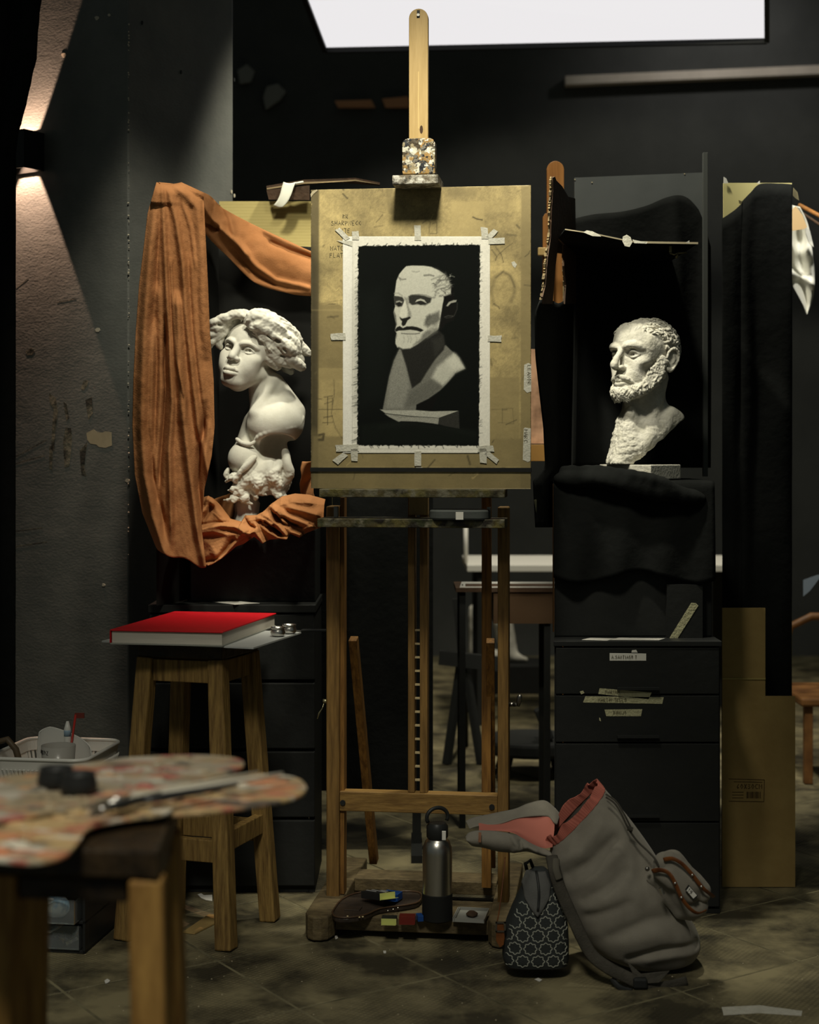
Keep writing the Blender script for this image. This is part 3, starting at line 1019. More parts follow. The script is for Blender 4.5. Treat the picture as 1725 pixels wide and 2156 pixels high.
def woman_bust():
    Y0, K = 4.05, FPX / 4.05
    T = lambda px, py, dy=0.0: np.array(((px - CX) / K, Y0 + dy, EYE - (py - HZ) / K))
    k = 1 / K
    at = PX(520, 1112, Y0)
    root = thing('plaster_bust', at, 'white plaster bust of a woman with windswept hair and a bare shoulder', 'sculpture')
    root['_at'] = tuple(at)
    S = Sculpt(T(455, 1075, -0.12), T(652, 670, 0.12), 0.00135)
    S.frame(rotm(21, 9, 12), T(529, 746), 0.92)
    face_base(S, True)
    for sx in (-1, 1):
        S.ell((sx * 0.032, -0.056, -0.036), (0.016, 0.020, 0.024), 0.02)         # fuller cheeks
        S.lock([(sx * 0.008, -0.082, 0.0135 + 0.001), (sx * 0.022, -0.083, 0.0155), (sx * 0.036, -0.078, 0.0165), (sx * 0.05, -0.063, 0.011)], [0.0045, 0.0055, 0.0050, 0.004], 0.008)
    S.ell((0, -0.078, 0.022), (0.010, 0.010, 0.012), 0.01)
    eyes(S, 0.0035, 0.8, 0.86)
    for x_ in (0.0355, -0.0260):
        S.ell((x_, -0.0790, -0.0002), (0.0050, 0.0068, 0.0048), 0.0006, '-')
    for sx in (-1, 1):                                                         # drawn brows
        S.lock([(sx * 0.007, -0.088, 0.007), (sx * 0.014, -0.090, 0.014), (sx * 0.026, -0.086, 0.0165)], [0.003, 0.0042, 0.003], 0.005, 7)
    S.lock([(0, -0.080, 0.010), (0, -0.087, -0.003), (0, -0.095, -0.018), (0, -0.101, -0.029)], [0.0062, 0.0056, 0.0064, 0.0080], 0.009, 12)
    for sx in (-1, 1):
        S.ell((sx * 0.0120, -0.092, -0.032), (0.0076, 0.010, 0.0066), 0.005)
        S.ell((sx * 0.0068, -0.096, -0.0395), (0.0042, 0.006, 0.0036), 0.0015, '-')
    S.ell((0, -0.098, -0.050), (0.0026, 0.004, 0.006), 0.003, '-')
    S.lock([(-0.024, -0.082, -0.066), (-0.010, -0.097, -0.0605), (0, -0.0985, -0.0625), (0.010, -0.097, -0.0605), (0.024, -0.082, -0.066)], [0.0026, 0.0052, 0.0052, 0.0052, 0.0026], 0.004)
    S.lock([(-0.020, -0.084, -0.071), (-0.008, -0.097, -0.0738), (0.008, -0.097, -0.0738), (0.020, -0.084, -0.071)], [0.0028, 0.0064, 0.0064, 0.0028], 0.004)
    S.lock([(-0.024, -0.088, -0.067), (0, -0.104, -0.0672), (0.024, -0.088, -0.067)], [0.001, 0.0019, 0.001], 0.001, op='-')
    S.ell((0, -0.097, -0.086), (0.014, 0.006, 0.005), 0.006, '-')
    S.frame()
    # neck, shoulder, chest
    S.cap(T(548, 795, 0.005), T(560, 872, 0.02), 27 * k, 34 * k, 0.012)
    S.cap(T(578, 806, 0.015), T(612, 868, 0.02), 20 * k, 30 * k, 0.018)
    S.cap(T(575, 800, -0.005), T(540, 868, -0.045), 12 * k, 9 * k, 0.012)
    S.ell(T(577, 893, -0.012), (57 * k, 52 * k, 52 * k), 0.02)
    S.ell(T(608, 892, 0.0), (31 * k, 40 * k, 34 * k), 0.015)
    S.cap(T(532, 890, 0.02), T(520, 955, 0.0), 22 * k, 30 * k, 0.015)
    S.ell(T(518, 966, -0.012), (37 * k, 38 * k, 37 * k), 0.006)
    S.ell(T(560, 965, 0.03), (48 * k, 46 * k, 62 * k), 0.02)
    S.ell(T(592, 948, -0.035), (44 * k, 60 * k, 36 * k), 0.006, '-', rot=(0, 22, 0))       # hollow where the arm ends
    S.lock([T(543, 925, -0.05), T(560, 914, -0.062), T(585, 905, -0.066), T(612, 902, -0.052), T(626, 896, -0.03), T(638, 880, -0.005)], [4 * k, 5 * k, 4 * k, 5 * k, 6 * k, 4 * k], 0.004, 14)
    S.lock([T(502, 925, -0.03), T(514, 933, -0.045), T(530, 936, -0.050), T(541, 930, -0.05)], [4 * k, 4 * k, 4 * k, 3 * k], 0.003, 10)
    # rough drapery below
    q = random.Random(11)
    S.lock([T(603, 952, -0.03), T(607, 975, -0.04), T(612, 996, -0.04), T(604, 1014, -0.035)], [8 * k, 9 * k, 10 * k, 8 * k], 0.004, 12)
    S.lock([T(542, 962, -0.055), T(528, 976, -0.06), T(512, 993, -0.06), T(498, 1012, -0.055)], [4 * k, 6 * k, 5 * k, 3 * k], 0.004, 12)
    S.lock([T(508, 996, -0.055), T(500, 1004, -0.055), T(497, 1014, -0.05)], [4 * k, 3 * k, 2 * k], 0.003, 6)
    S.lock([T(572, 978, -0.04), T(578, 1000, -0.05), T(590, 1020, -0.048), T(588, 1044, -0.04)], [10 * k, 12 * k, 9 * k, 6 * k], 0.005, 12)
    S.lock([T(590, 975, -0.035), T(584, 992, -0.05), T(575, 1004, -0.05)], [9 * k, 9 * k, 6 * k], 0.004, 8)
    S.lock([T(600, 1005, -0.035), T(592, 1022, -0.042), T(578, 1030, -0.045)], [7 * k, 8 * k, 4 * k], 0.004, 8)
    S.lock([T(540, 1008, -0.05), T(548, 1018, -0.056), T(544, 1032, -0.05)], [12 * k, 11 * k, 6 * k], 0.004, 8)
    S.lock([T(530, 1000, -0.04), T(516, 1018, -0.045), T(500, 1040, -0.04)], [10 * k, 9 * k, 7 * k], 0.006, 8)
    S.lock([T(482, 988, -0.02), T(479, 1000, -0.02), T(483, 1010, -0.02)], [4 * k, 5 * k, 4 * k], 0.004, 6)
    for _ in range(22):
        x, y = q.uniform(492, 600), q.uniform(985, 1040)
        if y > 1030 and 545 < x < 578:
            continue
        S.lock([T(x, y, -0.045 + 0.0004 * abs(x - 545)), T(x + q.uniform(-14, 14), y + q.uniform(4, 16), -0.05), T(x + q.uniform(-20, 20), y + q.uniform(8, 22), -0.04)], [q.uniform(3, 6) * k, q.uniform(4, 7) * k, 2 * k], 0.004, 6)
    S.ell(T(552, 1002, -0.005), (56 * k, 44 * k, 42 * k), 0.012)
    S.ell(T(588, 1010, 0.0), (26 * k, 36 * k, 34 * k), 0.012)
    S.ell(T(512, 1035, -0.005), (22 * k, 30 * k, 24 * k), 0.01)
    S.ell(T(564, 1066, -0.02), (24 * k, 70 * k, 22 * k), 0.008, '-')

    cz = T(0, 990)[2]

    def rough(v):
        a = 0.00012 + 0.0024 * min(1.0, max(0.0, (cz - v[2] + 0.01) / 0.02))
        return a * (mnoise.noise(Vector(v) * 70) + 0.6 * mnoise.noise(Vector(v) * 160))
    S.build('figure', plaster, root, rough)

    # hair: thick wind-blown locks, one modelled mass
    H = Sculpt(T(425, 830, -0.14), T(662, 650, 0.17), 0.0017)
    H.ell(T(560, 728, 0.030), (54 * k, 62 * k, 56 * k), 0.0)
    H.ell(T(494, 684, -0.022), (15 * k, 18 * k, 13 * k), 0.01)
    H.cap(T(498, 676, -0.03), T(478, 700, -0.028), 10 * k, 9 * k, 0.01)
    H.ell(T(580, 722, -0.005), (30 * k, 44 * k, 42 * k), 0.01)
    H.cap(T(530, 684, -0.020), T(560, 690, -0.03), 20 * k, 26 * k, 0.01)
    locks = [
        ([(520, 672, -.055), (505, 665, -.06), (488, 670, -.055), (470, 682, -.05)], (7, 8, 8, 6)),
        ([(500, 668, -.05), (480, 674, -.055), (460, 686, -.05), (438, 696, -.045)], (6, 8, 8, 3)),
        ([(486, 680, -.045), (470, 689, -.05), (452, 694, -.05)], (6, 8, 4)),
        ([(478, 692, -.04), (466, 702, -.045), (456, 710, -.04)], (7, 8, 5)),
        ([(478, 700, -.04), (460, 714, -.045), (448, 722, -.035), (438, 732, -.03)], (7, 7, 5, 2)),
        ([(468, 690, -.03), (452, 706, -.03), (446, 716, -.02)], (7, 7, 4)),
        ([(470, 706, -.02), (462, 718, -.02), (458, 728, -.01)], (6, 6, 3)),
        ([(484, 676, -.06), (474, 672, -.065), (463, 678, -.06)], (5, 5, 3)),
        ([(468, 682, -.062), (456, 682, -.065), (447, 687, -.06)], (4, 5, 3)),
        ([(474, 694, -.055), (460, 694, -.06), (449, 699, -.055)], (4, 5, 2)),
        ([(464, 702, -.05), (452, 708, -.055), (446, 704, -.05)], (4, 4, 2)),
        ([(462, 714, -.045), (452, 722, -.05), (444, 722, -.045)], (4, 4, 2)),
        ([(452, 722, -.04), (446, 730, -.045), (441, 738, -.04), (438, 745, -.04)], (4, 4, 3, 1.5)),
        ([(470, 716, -.035), (464, 726, -.04), (470, 734, -.035)], (5, 4, 3)),
        ([(530, 672, -.06), (518, 664, -.05), (505, 664, -.04), (494, 668, -.03)], (9, 9, 8, 6)),
        ([(528, 668, -.04), (545, 662, -.02), (565, 666, .0), (585, 676, .02)], (9, 11, 12, 10)),
        ([(527, 686, -.078), (540, 674, -.085), (558, 676, -.08), (578, 688, -.07), (598, 704, -.05)], (6, 12, 15, 14, 12)),
        ([(534, 694, -.078), (548, 690, -.085), (566, 698, -.075), (586, 714, -.06), (602, 728, -.05)], (6, 12, 13, 12, 9)),
        ([(560, 672, -.06), (584, 680, -.05), (606, 694, -.03), (622, 708, -.01), (630, 720, .0)], (10, 13, 13, 11, 8)),
        ([(545, 700, -.075), (558, 712, -.07), (574, 722, -.06), (588, 728, -.055)], (7, 9, 9, 6)),
        ([(590, 700, -.045), (608, 712, -.04), (622, 726, -.03), (630, 744, -.02)], (11, 12, 11, 6)),
        ([(586, 716, -.05), (602, 728, -.05), (614, 738, -.045), (622, 748, -.035)], (10, 12, 11, 5)),
        ([(560, 716, -.065), (572, 732, -.06), (588, 746, -.045), (606, 756, -.03)], (6, 8, 8, 6)),
        ([(562, 730, -.055), (574, 748, -.05), (590, 762, -.035), (612, 772, -.02)], (6, 8, 8, 5)),
        ([(564, 744, -.045), (572, 762, -.04), (588, 776, -.02)], (7, 8, 5)),
        ([(596, 748, -.03), (616, 758, -.03), (630, 768, -.02), (637, 774, -.01)], (8, 10, 10, 7)),
        ([(606, 706, .0), (624, 722, .02), (640, 736, .04), (650, 742, .05)], (11, 11, 9, 4)),
        ([(580, 690, .02), (606, 704, .05), (628, 722, .07)], (14, 14, 9)),
        ([(598, 730, .01), (618, 746, .03), (632, 760, .04)], (13, 12, 7)),
        ([(566, 742, .02), (590, 764, .03), (612, 782, .03)], (14, 12, 6)),
    ]
    for pts, rr in locks:
        P3 = [T(*p) for p in pts]
        H.lock(P3, [r * 0.92 * k for r in rr], 0.007, 12)
        for _ in range(7):                                                   # strands on each lock
            o3 = np.array((q.uniform(-1, 1), q.uniform(-1, -0.2), q.uniform(-1, 1)))
            o3 /= np.linalg.norm(o3)
            m_ = [p + o3 * r * k * 0.9 + np.array((q.uniform(-3, 3), q.uniform(-2, 2), q.uniform(-3, 3))) * k for p, r in zip(P3, rr)]
            g_ = False
            H.lock(m_, [max(1.0, r * q.uniform(0.14, 0.30)) * k * (0.8 if g_ else 1) for r in rr], 0.001, 10, '-' if g_ else '+')
    for x, y, d, r in ((572, 714, -.075, 4), (590, 722, -.068, 4), (604, 740, -.06, 4), (470, 688, -.065, 4), (482, 706, -.055, 4), (612, 716, -.055, 3), (598, 752, -.045, 4)):
        H.ell(T(x, y, d), (r * 1.7 * k, r * 1.6 * k, r * 0.6 * k), 0.004, '-', rot=(0, q.uniform(15, 50), 0))

    def hrough(v):
        return 0.0022 * mnoise.noise(Vector(v) * 60) + 0.0012 * mnoise.noise(Vector(v) * 150)
    H.build('hair', plaster, root, hrough)
    # socle
    M = Matrix.Translation(Vector(T(520, 1084, 0.0)))
    s = MB(M)
    s.lathe([(0.042, -0.034), (0.042, -0.026), (0.036, -0.018), (0.031, 0.006), (0.034, 0.030), (0.030, 0.036), (0.022, 0.07)], (0, 0, 0), 8)
    s.build('socle', plaster, root, auto=40)
    return root, at.z


man_root, plinth_top, man_base_z = man_bust()
woman_root, woman_base_z = woman_bust()

# ------------------------------------------------------------------ easel in the middle
EA = math.radians(7.2)
EO = Vector((0.016, 3.68, 0.0))
EM = Matrix.Translation(EO) @ Matrix.Rotation(-EA, 4, 'Z')        # local x to the right, y away from the camera
EMI = EM.inverted()


def ep(px, py, y=0.0):
    """Easel-local (x, z) of the pixel on the plane local y = const."""
    d = Vector(((px - CX) / FPX, 1, -(py - HZ) / FPX))
    o = EMI @ Vector((0, 0, EYE))
    d = EMI.to_3x3() @ d
    t = (y - o.y) / d.y
    q = o + d * t
    return q.x, q.z


easel = thing('studio_easel', (EO.x, EO.y, 0), 'tall wooden studio easel with H-shaped base holding the big drawing board', 'easel')
E = lambda: MB(EM)


def xz(px, py, y=0.0):
    return ep(px, py, y)


# uprights
xl0, xl1 = xz(687, 1500)[0], xz(714, 1500)[0]
xr0, xr1 = xz(1048, 1500)[0], xz(1071, 1500)[0]
for a, b in ((xl0, xl1), (xr0, xr1)):
    E().box(a, b, 0.0, 0.055, 0.055, 0.98).build('upright', easel_wood, easel, bevel=0.003)
# feet, running front to back
for nm, a, b in (('foot', xl0 - 0.024, xl1 + 0.012), ('foot', xr0 - 0.012, xr1 + 0.014)):
    m = E()
    pts = [(a, -0.13), (a + 0.010, -0.158), (a + 0.024, -0.168), (b - 0.024, -0.168), (b - 0.010, -0.158), (b, -0.13), (b, 0.36), (a, 0.36)]
    m.prism([(x, y, 0.004) for x, y in pts], (0, 0, 0.054))
    m.build(nm, dirty_wood, easel, bevel=0.004)
# base: front plank, rear rail
xi0, xi1 = xl1 + 0.0125, xr0 - 0.0125
E().box(xi0, xi1, -0.125, 0.03, 0.018, 0.050).build('base_shelf', dirty_wood, easel, bevel=0.002)
E().box(xi0, xi1, 0.15, 0.235, 0.030, 0.062).build('rear_rail', dirty_wood, easel, bevel=0.002)
# cross rail with two bolts
z0, z1 = xz(880, 1716, -0.012)[1], xz(880, 1674, -0.012)[1]
rail = E().box(xl1 + 0.0005, xr0 - 0.0005, 0.005, 0.040, z0, z1).build('cross_rail', easel_wood_x, easel, bevel=0.002)
for px, py in ((722, 1690), (1036, 1699)):
    x, z = xz(px, py, 0.004)
    E().cyl((x, 0.006, z), (x, 0.0015, z), 0.0065, n=14).build('bolt', black_plastic, rail)
# pair of slotted rails with pegs
ra0, ra1 = xz(859, 1500, 0.01)[0], xz(873, 1500, 0.01)[0]
rb0, rb1 = xz(884, 1500, 0.01)[0], xz(900, 1500, 0.01)[0]
for a, b in ((ra0, ra1), (rb0, rb1)):
    E().box(a, b, 0.012, 0.048, z1 + 0.0005, 1.06).build('ratchet_rail', easel_wood, easel, bevel=0.001)
brass = mat('brass', (0.62, 0.50, 0.28, 1), 0.4, 0.3)
for k in range(14):
    py = 1327 + k * 28.7
    if py > 1665:
        break
    x, z = xz(878, py, 0.02)
    E().box(ra1 - 0.0005, rb0 + 0.0005, 0.020, 0.030, z - 0.002, z + 0.002).build('peg', brass, easel)
# raking rear struts and inner posts
x0, z0_ = xz(722, 1475, 0.06)
x1, z1_ = xz(748, 1850, 0.20)
xs_ = xl1 + 0.011
E().bar((xs_ + 0.012, 0.070, 0.66), (xs_ + 0.028, 0.30, 0.064), 0.020, 0.026).build('rear_strut', old_wood, easel, bevel=0.002)
E().bar((xr0 - 0.022, 0.070, 0.66), (xr0 - 0.036, 0.30, 0.064), 0.020, 0.026).build('rear_strut', old_wood, easel, bevel=0.002)
E().box(xl1 + 0.0005, xl1 + 0.010, 0.014, 0.05, 0.06, 1.0).build('inner_post', old_wood, easel)
E().box(xr0 - 0.046, xr0 - 0.024, 0.11, 0.14, 0.06, 1.0).build('inner_post', old_wood, easel)
# winged handle and crank
x, z = xz(676, 1494, 0.02)
m = E()
m.cyl((xl0 - 0.001, 0.025, xz(684, 1480)[1]), (xl0 - 0.012, 0.025, xz(684, 1480)[1]), 0.005, n=10)
za, zb = xz(680, 1482, 0.02)[1], xz(668, 1514, 0.02)[1]
m.tube([(xl0 - 0.010, 0.025, za), (xl0 - 0.014, 0.025, za - 0.012), (xl0 - 0.021, 0.025, (za + zb) / 2 - 0.004), (xl0 - 0.026, 0.025, zb)], [0.003, 0.003, 0.0055, 0.003], 10, 0.4)
m.build('wing_handle', mat('pale_brass', (0.62, 0.58, 0.36, 1), 0.35, 0.9), easel, True)
m = E()
zc = xz(1080, 1484, 0.02)[1]
m.cyl((xr1, 0.025, zc), (xr1 + 0.012, 0.025, zc), 0.005, n=10)
m.tube([(xr1 + 0.010, 0.02, zc), (xr1 + 0.024, 0.012, zc + 0.002)], [0.0045, 0.0045], 8)
m.tube([(xr1 + 0.022, 0.012, zc), (xr1 + 0.023, 0.010, zc + 0.010), (xr1 + 0.026, 0.008, zc + 0.022), (xr1 + 0.027, 0.006, zc + 0.026)], [0.004, 0.0065, 0.006, 0.003], 10)
m.build('crank', dark_steel, easel, True)
# trays: the painted ledge under the board and the tray below it
BY = -0.055                                                     # front face of the drawing board


def paint_mat(name, base, cols, scale, seed=0.0, rough=0.55, coord='Object', bump=0.4, thr=(0.45, 0.6), stretch=(1, 1, 1)):
    """Wood or metal crusted with dabs of several colours."""
    m = mat(name, base, rough, bump=bump, bscale=scale * 2.5, stretch=stretch, coord=coord)
    nt = m.node_tree
    b = nt.nodes['Principled BSDF']
    mp = [n for n in nt.nodes if n.type == 'MAPPING'][0]
    last = None
    for i, c in enumerate(cols):
        n = nt.nodes.new('ShaderNodeTexNoise')
        n.noise_dimensions = '4D'
        n.inputs['W'].default_value = seed + i * 7.3
        n.inputs['Scale'].default_value = scale * (0.7 + 0.25 * i)
        n.inputs['Detail'].default_value = 3
        nt.links.new(mp.outputs[0], n.inputs['Vector'])
        r = nt.nodes.new('ShaderNodeValToRGB')
        r.color_ramp.elements[0].position, r.color_ramp.elements[1].position = thr[0] + 0.02 * i, thr[1] + 0.01 * i
        nt.links.new(n.outputs[0], r.inputs[0])
        mx = nt.nodes.new('ShaderNodeMix')
        mx.data_type = 'RGBA'
        nt.links.new(r.outputs[0], mx.inputs['Factor'])
        if last is None:
            mx.inputs['A'].default_value = base
        else:
            nt.links.new(last, mx.inputs['A'])
        mx.inputs['B'].default_value = c
        last = mx.outputs['Result']
    nt.links.new(last, b.inputs['Base Color'])
    return m


ledge_paint = paint_mat('ledge_paint', srgb(74, 66, 44), [srgb(50, 54, 32), srgb(96, 88, 48), srgb(34, 30, 24), srgb(104, 100, 84)], 26, 1.0)
xa, za = xz(672, 1047, -0.11)
xb, zb = xz(1063, 1031, -0.11)
E().box(xa, xb, -0.11, -0.012, za, zb).build('upper_ledge', ledge_paint, easel, bevel=0.0015)
xa, za2 = xz(668, 1110, -0.11)
xb, zb2 = xz(1063, 1094, -0.11)
tray = E().box(xa, xb, -0.11, 0.0, za2, zb2).build('lower_tray', ledge_paint, easel, bevel=0.0015)
for px in (708, 1030):
    x = xz(px, 1080, -0.05)[0]
    E().box(x - 0.004, x + 0.004, -0.06, -0.04, zb2 + 0.0005, zb2 + 0.026).build('tray_bracket', dark_steel, tray)
# mast with slot and carriage bolt
mx0, mx1 = xz(863, 160, 0.02)[0], xz(903, 160, 0.02)[0]
zt = xz(880, 22, 0.02)[1]
rw = (mx1 - mx0) / 2
mc = (mx0 + mx1) / 2
pts = [(mx0, 0, 0.96), (mx1, 0, 0.96)] + [(mc + rw * math.cos(t), 0, zt - rw + rw * math.sin(t)) for t in np.linspace(0, math.pi, 15)]
m = E()
m.prism([(p[0], 0.004, p[2]) for p in pts], (0, 0.020, 0))
mast = m.build('mast', beech, easel, bevel=0.0015)
E().box(mc - 0.0035, mc + 0.0035, 0.0030, 0.0045, zt - 0.022, zt - 0.004).build('slot', black_plastic, mast)
E().cyl((mc, 0.0042, zt - 0.016), (mc, -0.001, zt - 0.016), 0.0035, n=10).build('screw', steel, mast)
E().box(mc - 0.001, mc + 0.001, 0.0034, 0.0045, xz(880, 270, 0.0)[1], xz(880, 150, 0.0)[1]).build('centre_groove', mat('groove', srgb(206, 178, 120), 0.6), mast)
E().prism([(mc + 0.007 + 0.004 * math.cos(t), 0.0034, xz(886, 272, 0)[1] + 0.010 * math.sin(t)) for t in np.arange(0, 6.2, 0.8)], (0, 0.001, 0)).build('knot', dark_card, mast)
# clamp head
clamp_paint = paint_mat('clamp_paint', srgb(150, 120, 70), [srgb(70, 60, 44), srgb(200, 196, 180), srgb(34, 36, 40), srgb(150, 138, 110), srgb(160, 126, 74), srgb(110, 106, 96), srgb(226, 220, 206)], 42, 4.0, thr=(0.5, 0.54))
hx0, hz0 = xz(847, 367, -0.03)
hx1, hz1 = xz(916, 290, -0.03)
c_ = 0.012
pts = [(hx0, hz0), (hx1, hz0), (hx1, hz1 - c_), (hx1 - c_ * 0.3, hz1 - c_ * 0.3), (hx1 - c_, hz1), (hx0 + c_, hz1), (hx0 + c_ * 0.3, hz1 - c_ * 0.3), (hx0, hz1 - c_)]
head = E().prism([(x, -0.03, z) for x, z in pts], (0, 0.0335, 0)).build('clamp_head', clamp_paint, easel, bevel=0.002)
bar_paint = paint_mat('bar_paint', srgb(126, 120, 104), [srgb(180, 174, 160), srgb(70, 66, 58), srgb(200, 196, 186), srgb(110, 100, 84)], 55, 9.0)
bx0, bz0 = xz(826, 388, -0.125)
bx1, bz1 = xz(923, 367, -0.125)
E().box(bx0, bx1, -0.125, -0.012, bz0, bz1).build('clamp_bar', bar_paint, head, bevel=0.0015)

# ------------------------------------------------------------------ painter for flat colour on the drawing and the board


class Canvas:
    def __init__(s, x0, y0, x1, y1, step):
        s.xs = np.arange(x0, x1 + step * 0.5, step)
        s.ys = np.arange(y0, y1 + step * 0.5, step)
        s.X, s.Y = np.meshgrid(s.xs, s.ys)
        s.C = np.zeros(s.X.shape + (3,))

    def fill(s, c):
        s.C[:] = c

    def sdf(s, poly):
        P = np.array(poly, float)
        lo, hi = P.min(0), P.max(0)
        d = np.full(s.X.shape, 1e9)
        ins = np.zeros(s.X.shape, bool)
        for i in range(len(P)):
            a, b = P[i], P[(i + 1) % len(P)]
            e = b - a
            t = np.clip(((s.X - a[0]) * e[0] + (s.Y - a[1]) * e[1]) / (e @ e + 1e-9), 0, 1)
            d = np.minimum(d, (s.X - a[0] - e[0] * t) ** 2 + (s.Y - a[1] - e[1] * t) ** 2)
            cr = (a[1] > s.Y) != (b[1] > s.Y)
            with np.errstate(divide='ignore', invalid='ignore'):
                xi = a[0] + (s.Y - a[1]) * e[0] / (e[1] if e[1] else 1e-9)
            ins ^= cr & (s.X < xi)
        d = np.sqrt(d)
        return np.where(ins, -d, d)

    def blend(s, a, c):
        c = np.array(c if hasattr(c, '__len__') else (c, c, c), float)
        s.C += (c - s.C) * a[..., None]

    def poly(s, pts, c, soft=1.0, op=1.0):
        d = s.sdf(pts)
        a = np.clip(0.5 - d / (2 * soft), 0, 1)
        s.blend(a * a * (3 - 2 * a) * op, c)

    def stroke(s, pts, wd, c, soft=0.8, op=1.0):
        P = np.array(pts, float)
        d = np.full(s.X.shape, 1e9)
        for i in range(len(P) - 1):
            a, e = P[i], P[i + 1] - P[i]
            t = np.clip(((s.X - a[0]) * e[0] + (s.Y - a[1]) * e[1]) / (e @ e + 1e-9), 0, 1)
            d = np.minimum(d, (s.X - a[0] - e[0] * t) ** 2 + (s.Y - a[1] - e[1] * t) ** 2)
        d = np.sqrt(d) - wd / 2
        a = np.clip(0.5 - d / (2 * soft), 0, 1)
        s.blend(a * op, c)

    def noise(s, seed, cell, amp):
        r = np.random.RandomState(seed)
        h, w_ = s.X.shape
        st = s.xs[1] - s.xs[0]
        n = max(1, int(cell / st))
        g = r.rand(h // n + 3, w_ // n + 3)
        yy, xx = np.arange(h) / n, np.arange(w_) / n
        y0, x0 = yy.astype(int), xx.astype(int)
        fy, fx = (yy - y0)[:, None], (xx - x0)[None, :]
        v = (g[y0][:, x0] * (1 - fy) * (1 - fx) + g[y0 + 1][:, x0] * fy * (1 - fx) + g[y0][:, x0 + 1] * (1 - fy) * fx + g[y0 + 1][:, x0 + 1] * fy * fx)
        return (v - 0.5) * amp

    def mesh(s, name, place, m, parent):
        h, w_ = s.X.shape
        V = place(s.X.ravel(), s.Y.ravel())
        i = np.arange(h * w_).reshape(h, w_)
        Q = np.stack([i[1:, :-1], i[1:, 1:], i[:-1, 1:], i[:-1, :-1]], -1).reshape(-1, 4)
        o = new_mesh(name, V, Q, m, parent)
        c = np.clip(s.C.reshape(-1, 3), 0, 1)
        lin = np.where(c <= 0.04045, c / 12.92, ((c + 0.055) / 1.055) ** 2.4)
        set_col(o, lin)
        return o


def on_board(yl):
    """Pixels -> world on the board's plane (easel-local y = yl), vectorised."""
    A = np.array(EM)
    Ai = np.array(EMI)
    o = (Ai @ np.array((0, 0, EYE, 1)))[:3]

    def f(px, py):
        px, py = np.asarray(px, float), np.asarray(py, float)
        d = np.stack([(px - CX) / FPX, np.ones_like(px), -(py - HZ) / FPX], -1) @ Ai[:3, :3].T
        t = (yl - o[1]) / d[..., 1]
        q = o + d * t[..., None]
        return q @ A[:3, :3].T + A[:3, 3]
    return f


# drawing board
b_at = EM @ Vector((0, BY, zb))
board = thing('drawing_board', b_at, 'large worn tan drawing board covered in stains and pencil marks on the easel', 'board')
f0 = on_board(BY)
bo = [f0(x, y) for x, y in ((656, 401), (1120, 391), (1116, 1040), (652, 1030))]
bz_ = float(zb) + 0.0005
ux = np.array(EM)[:3, 0]
uy = np.array(EM)[:3, 1]
x0l, x1l = ep(655, 700, BY)[0], ep(1118, 700, BY)[0]
z1l = ep(880, 395, BY)[1]
slab = E()
rc = 0.012
slab.prism([(x0l, BY + 0.0004, bz_), (x1l - rc, BY + 0.0004, bz_), (x1l - rc * 0.3, BY + 0.0004, bz_ + rc * 0.3), (x1l, BY + 0.0004, bz_ + rc), (x1l, BY + 0.0004, z1l), (x0l + 0.006, BY + 0.0004, z1l), (x0l, BY + 0.0004, z1l - 0.008)], (0, 0.012, 0))
slab.build('panel', mat('board_back', srgb(120, 96, 60), 0.8), board)
cv = Canvas(652, 388, 1121, 1042, 2.0)
base = np.array((0.65, 0.58, 0.40))
cv.fill(base)
cv.C *= (1 + cv.noise(1, 60, 0.30) + cv.noise(2, 22, 0.22) + cv.noise(3, 7, 0.12) + cv.noise(4, 2, 0.12))[..., None]
D = lambda k: tuple(base * k)
cv.poly([(652, 388), (672, 388), (670, 1042), (650, 1042)], D(0.55), 2.0, 0.85)  # dark edge strip: staining and shade both painted in
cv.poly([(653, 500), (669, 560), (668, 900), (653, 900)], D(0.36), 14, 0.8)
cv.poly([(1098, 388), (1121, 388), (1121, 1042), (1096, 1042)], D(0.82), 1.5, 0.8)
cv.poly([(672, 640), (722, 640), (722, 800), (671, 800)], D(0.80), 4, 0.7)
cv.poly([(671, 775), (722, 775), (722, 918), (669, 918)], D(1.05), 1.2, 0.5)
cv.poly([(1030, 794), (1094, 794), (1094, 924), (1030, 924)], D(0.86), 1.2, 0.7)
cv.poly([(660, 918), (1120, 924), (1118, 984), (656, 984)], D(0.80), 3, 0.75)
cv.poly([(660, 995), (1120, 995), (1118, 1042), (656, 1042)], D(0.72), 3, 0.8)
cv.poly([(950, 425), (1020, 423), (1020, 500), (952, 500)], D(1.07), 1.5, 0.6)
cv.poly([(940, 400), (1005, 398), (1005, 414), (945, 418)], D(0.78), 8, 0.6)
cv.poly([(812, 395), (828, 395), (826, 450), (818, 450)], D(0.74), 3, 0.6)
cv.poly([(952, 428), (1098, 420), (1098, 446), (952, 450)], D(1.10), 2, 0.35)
cv.stroke([(1040, 640), (1034, 612), (1042, 584), (1058, 574), (1072, 578), (1082, 596), (1084, 616), (1076, 634)], 5, D(0.58), 4, 0.5)
cv.stroke([(1044, 585), (1060, 572), (1076, 582), (1084, 604)], 2.5, D(0.45), 1.5, 0.5)
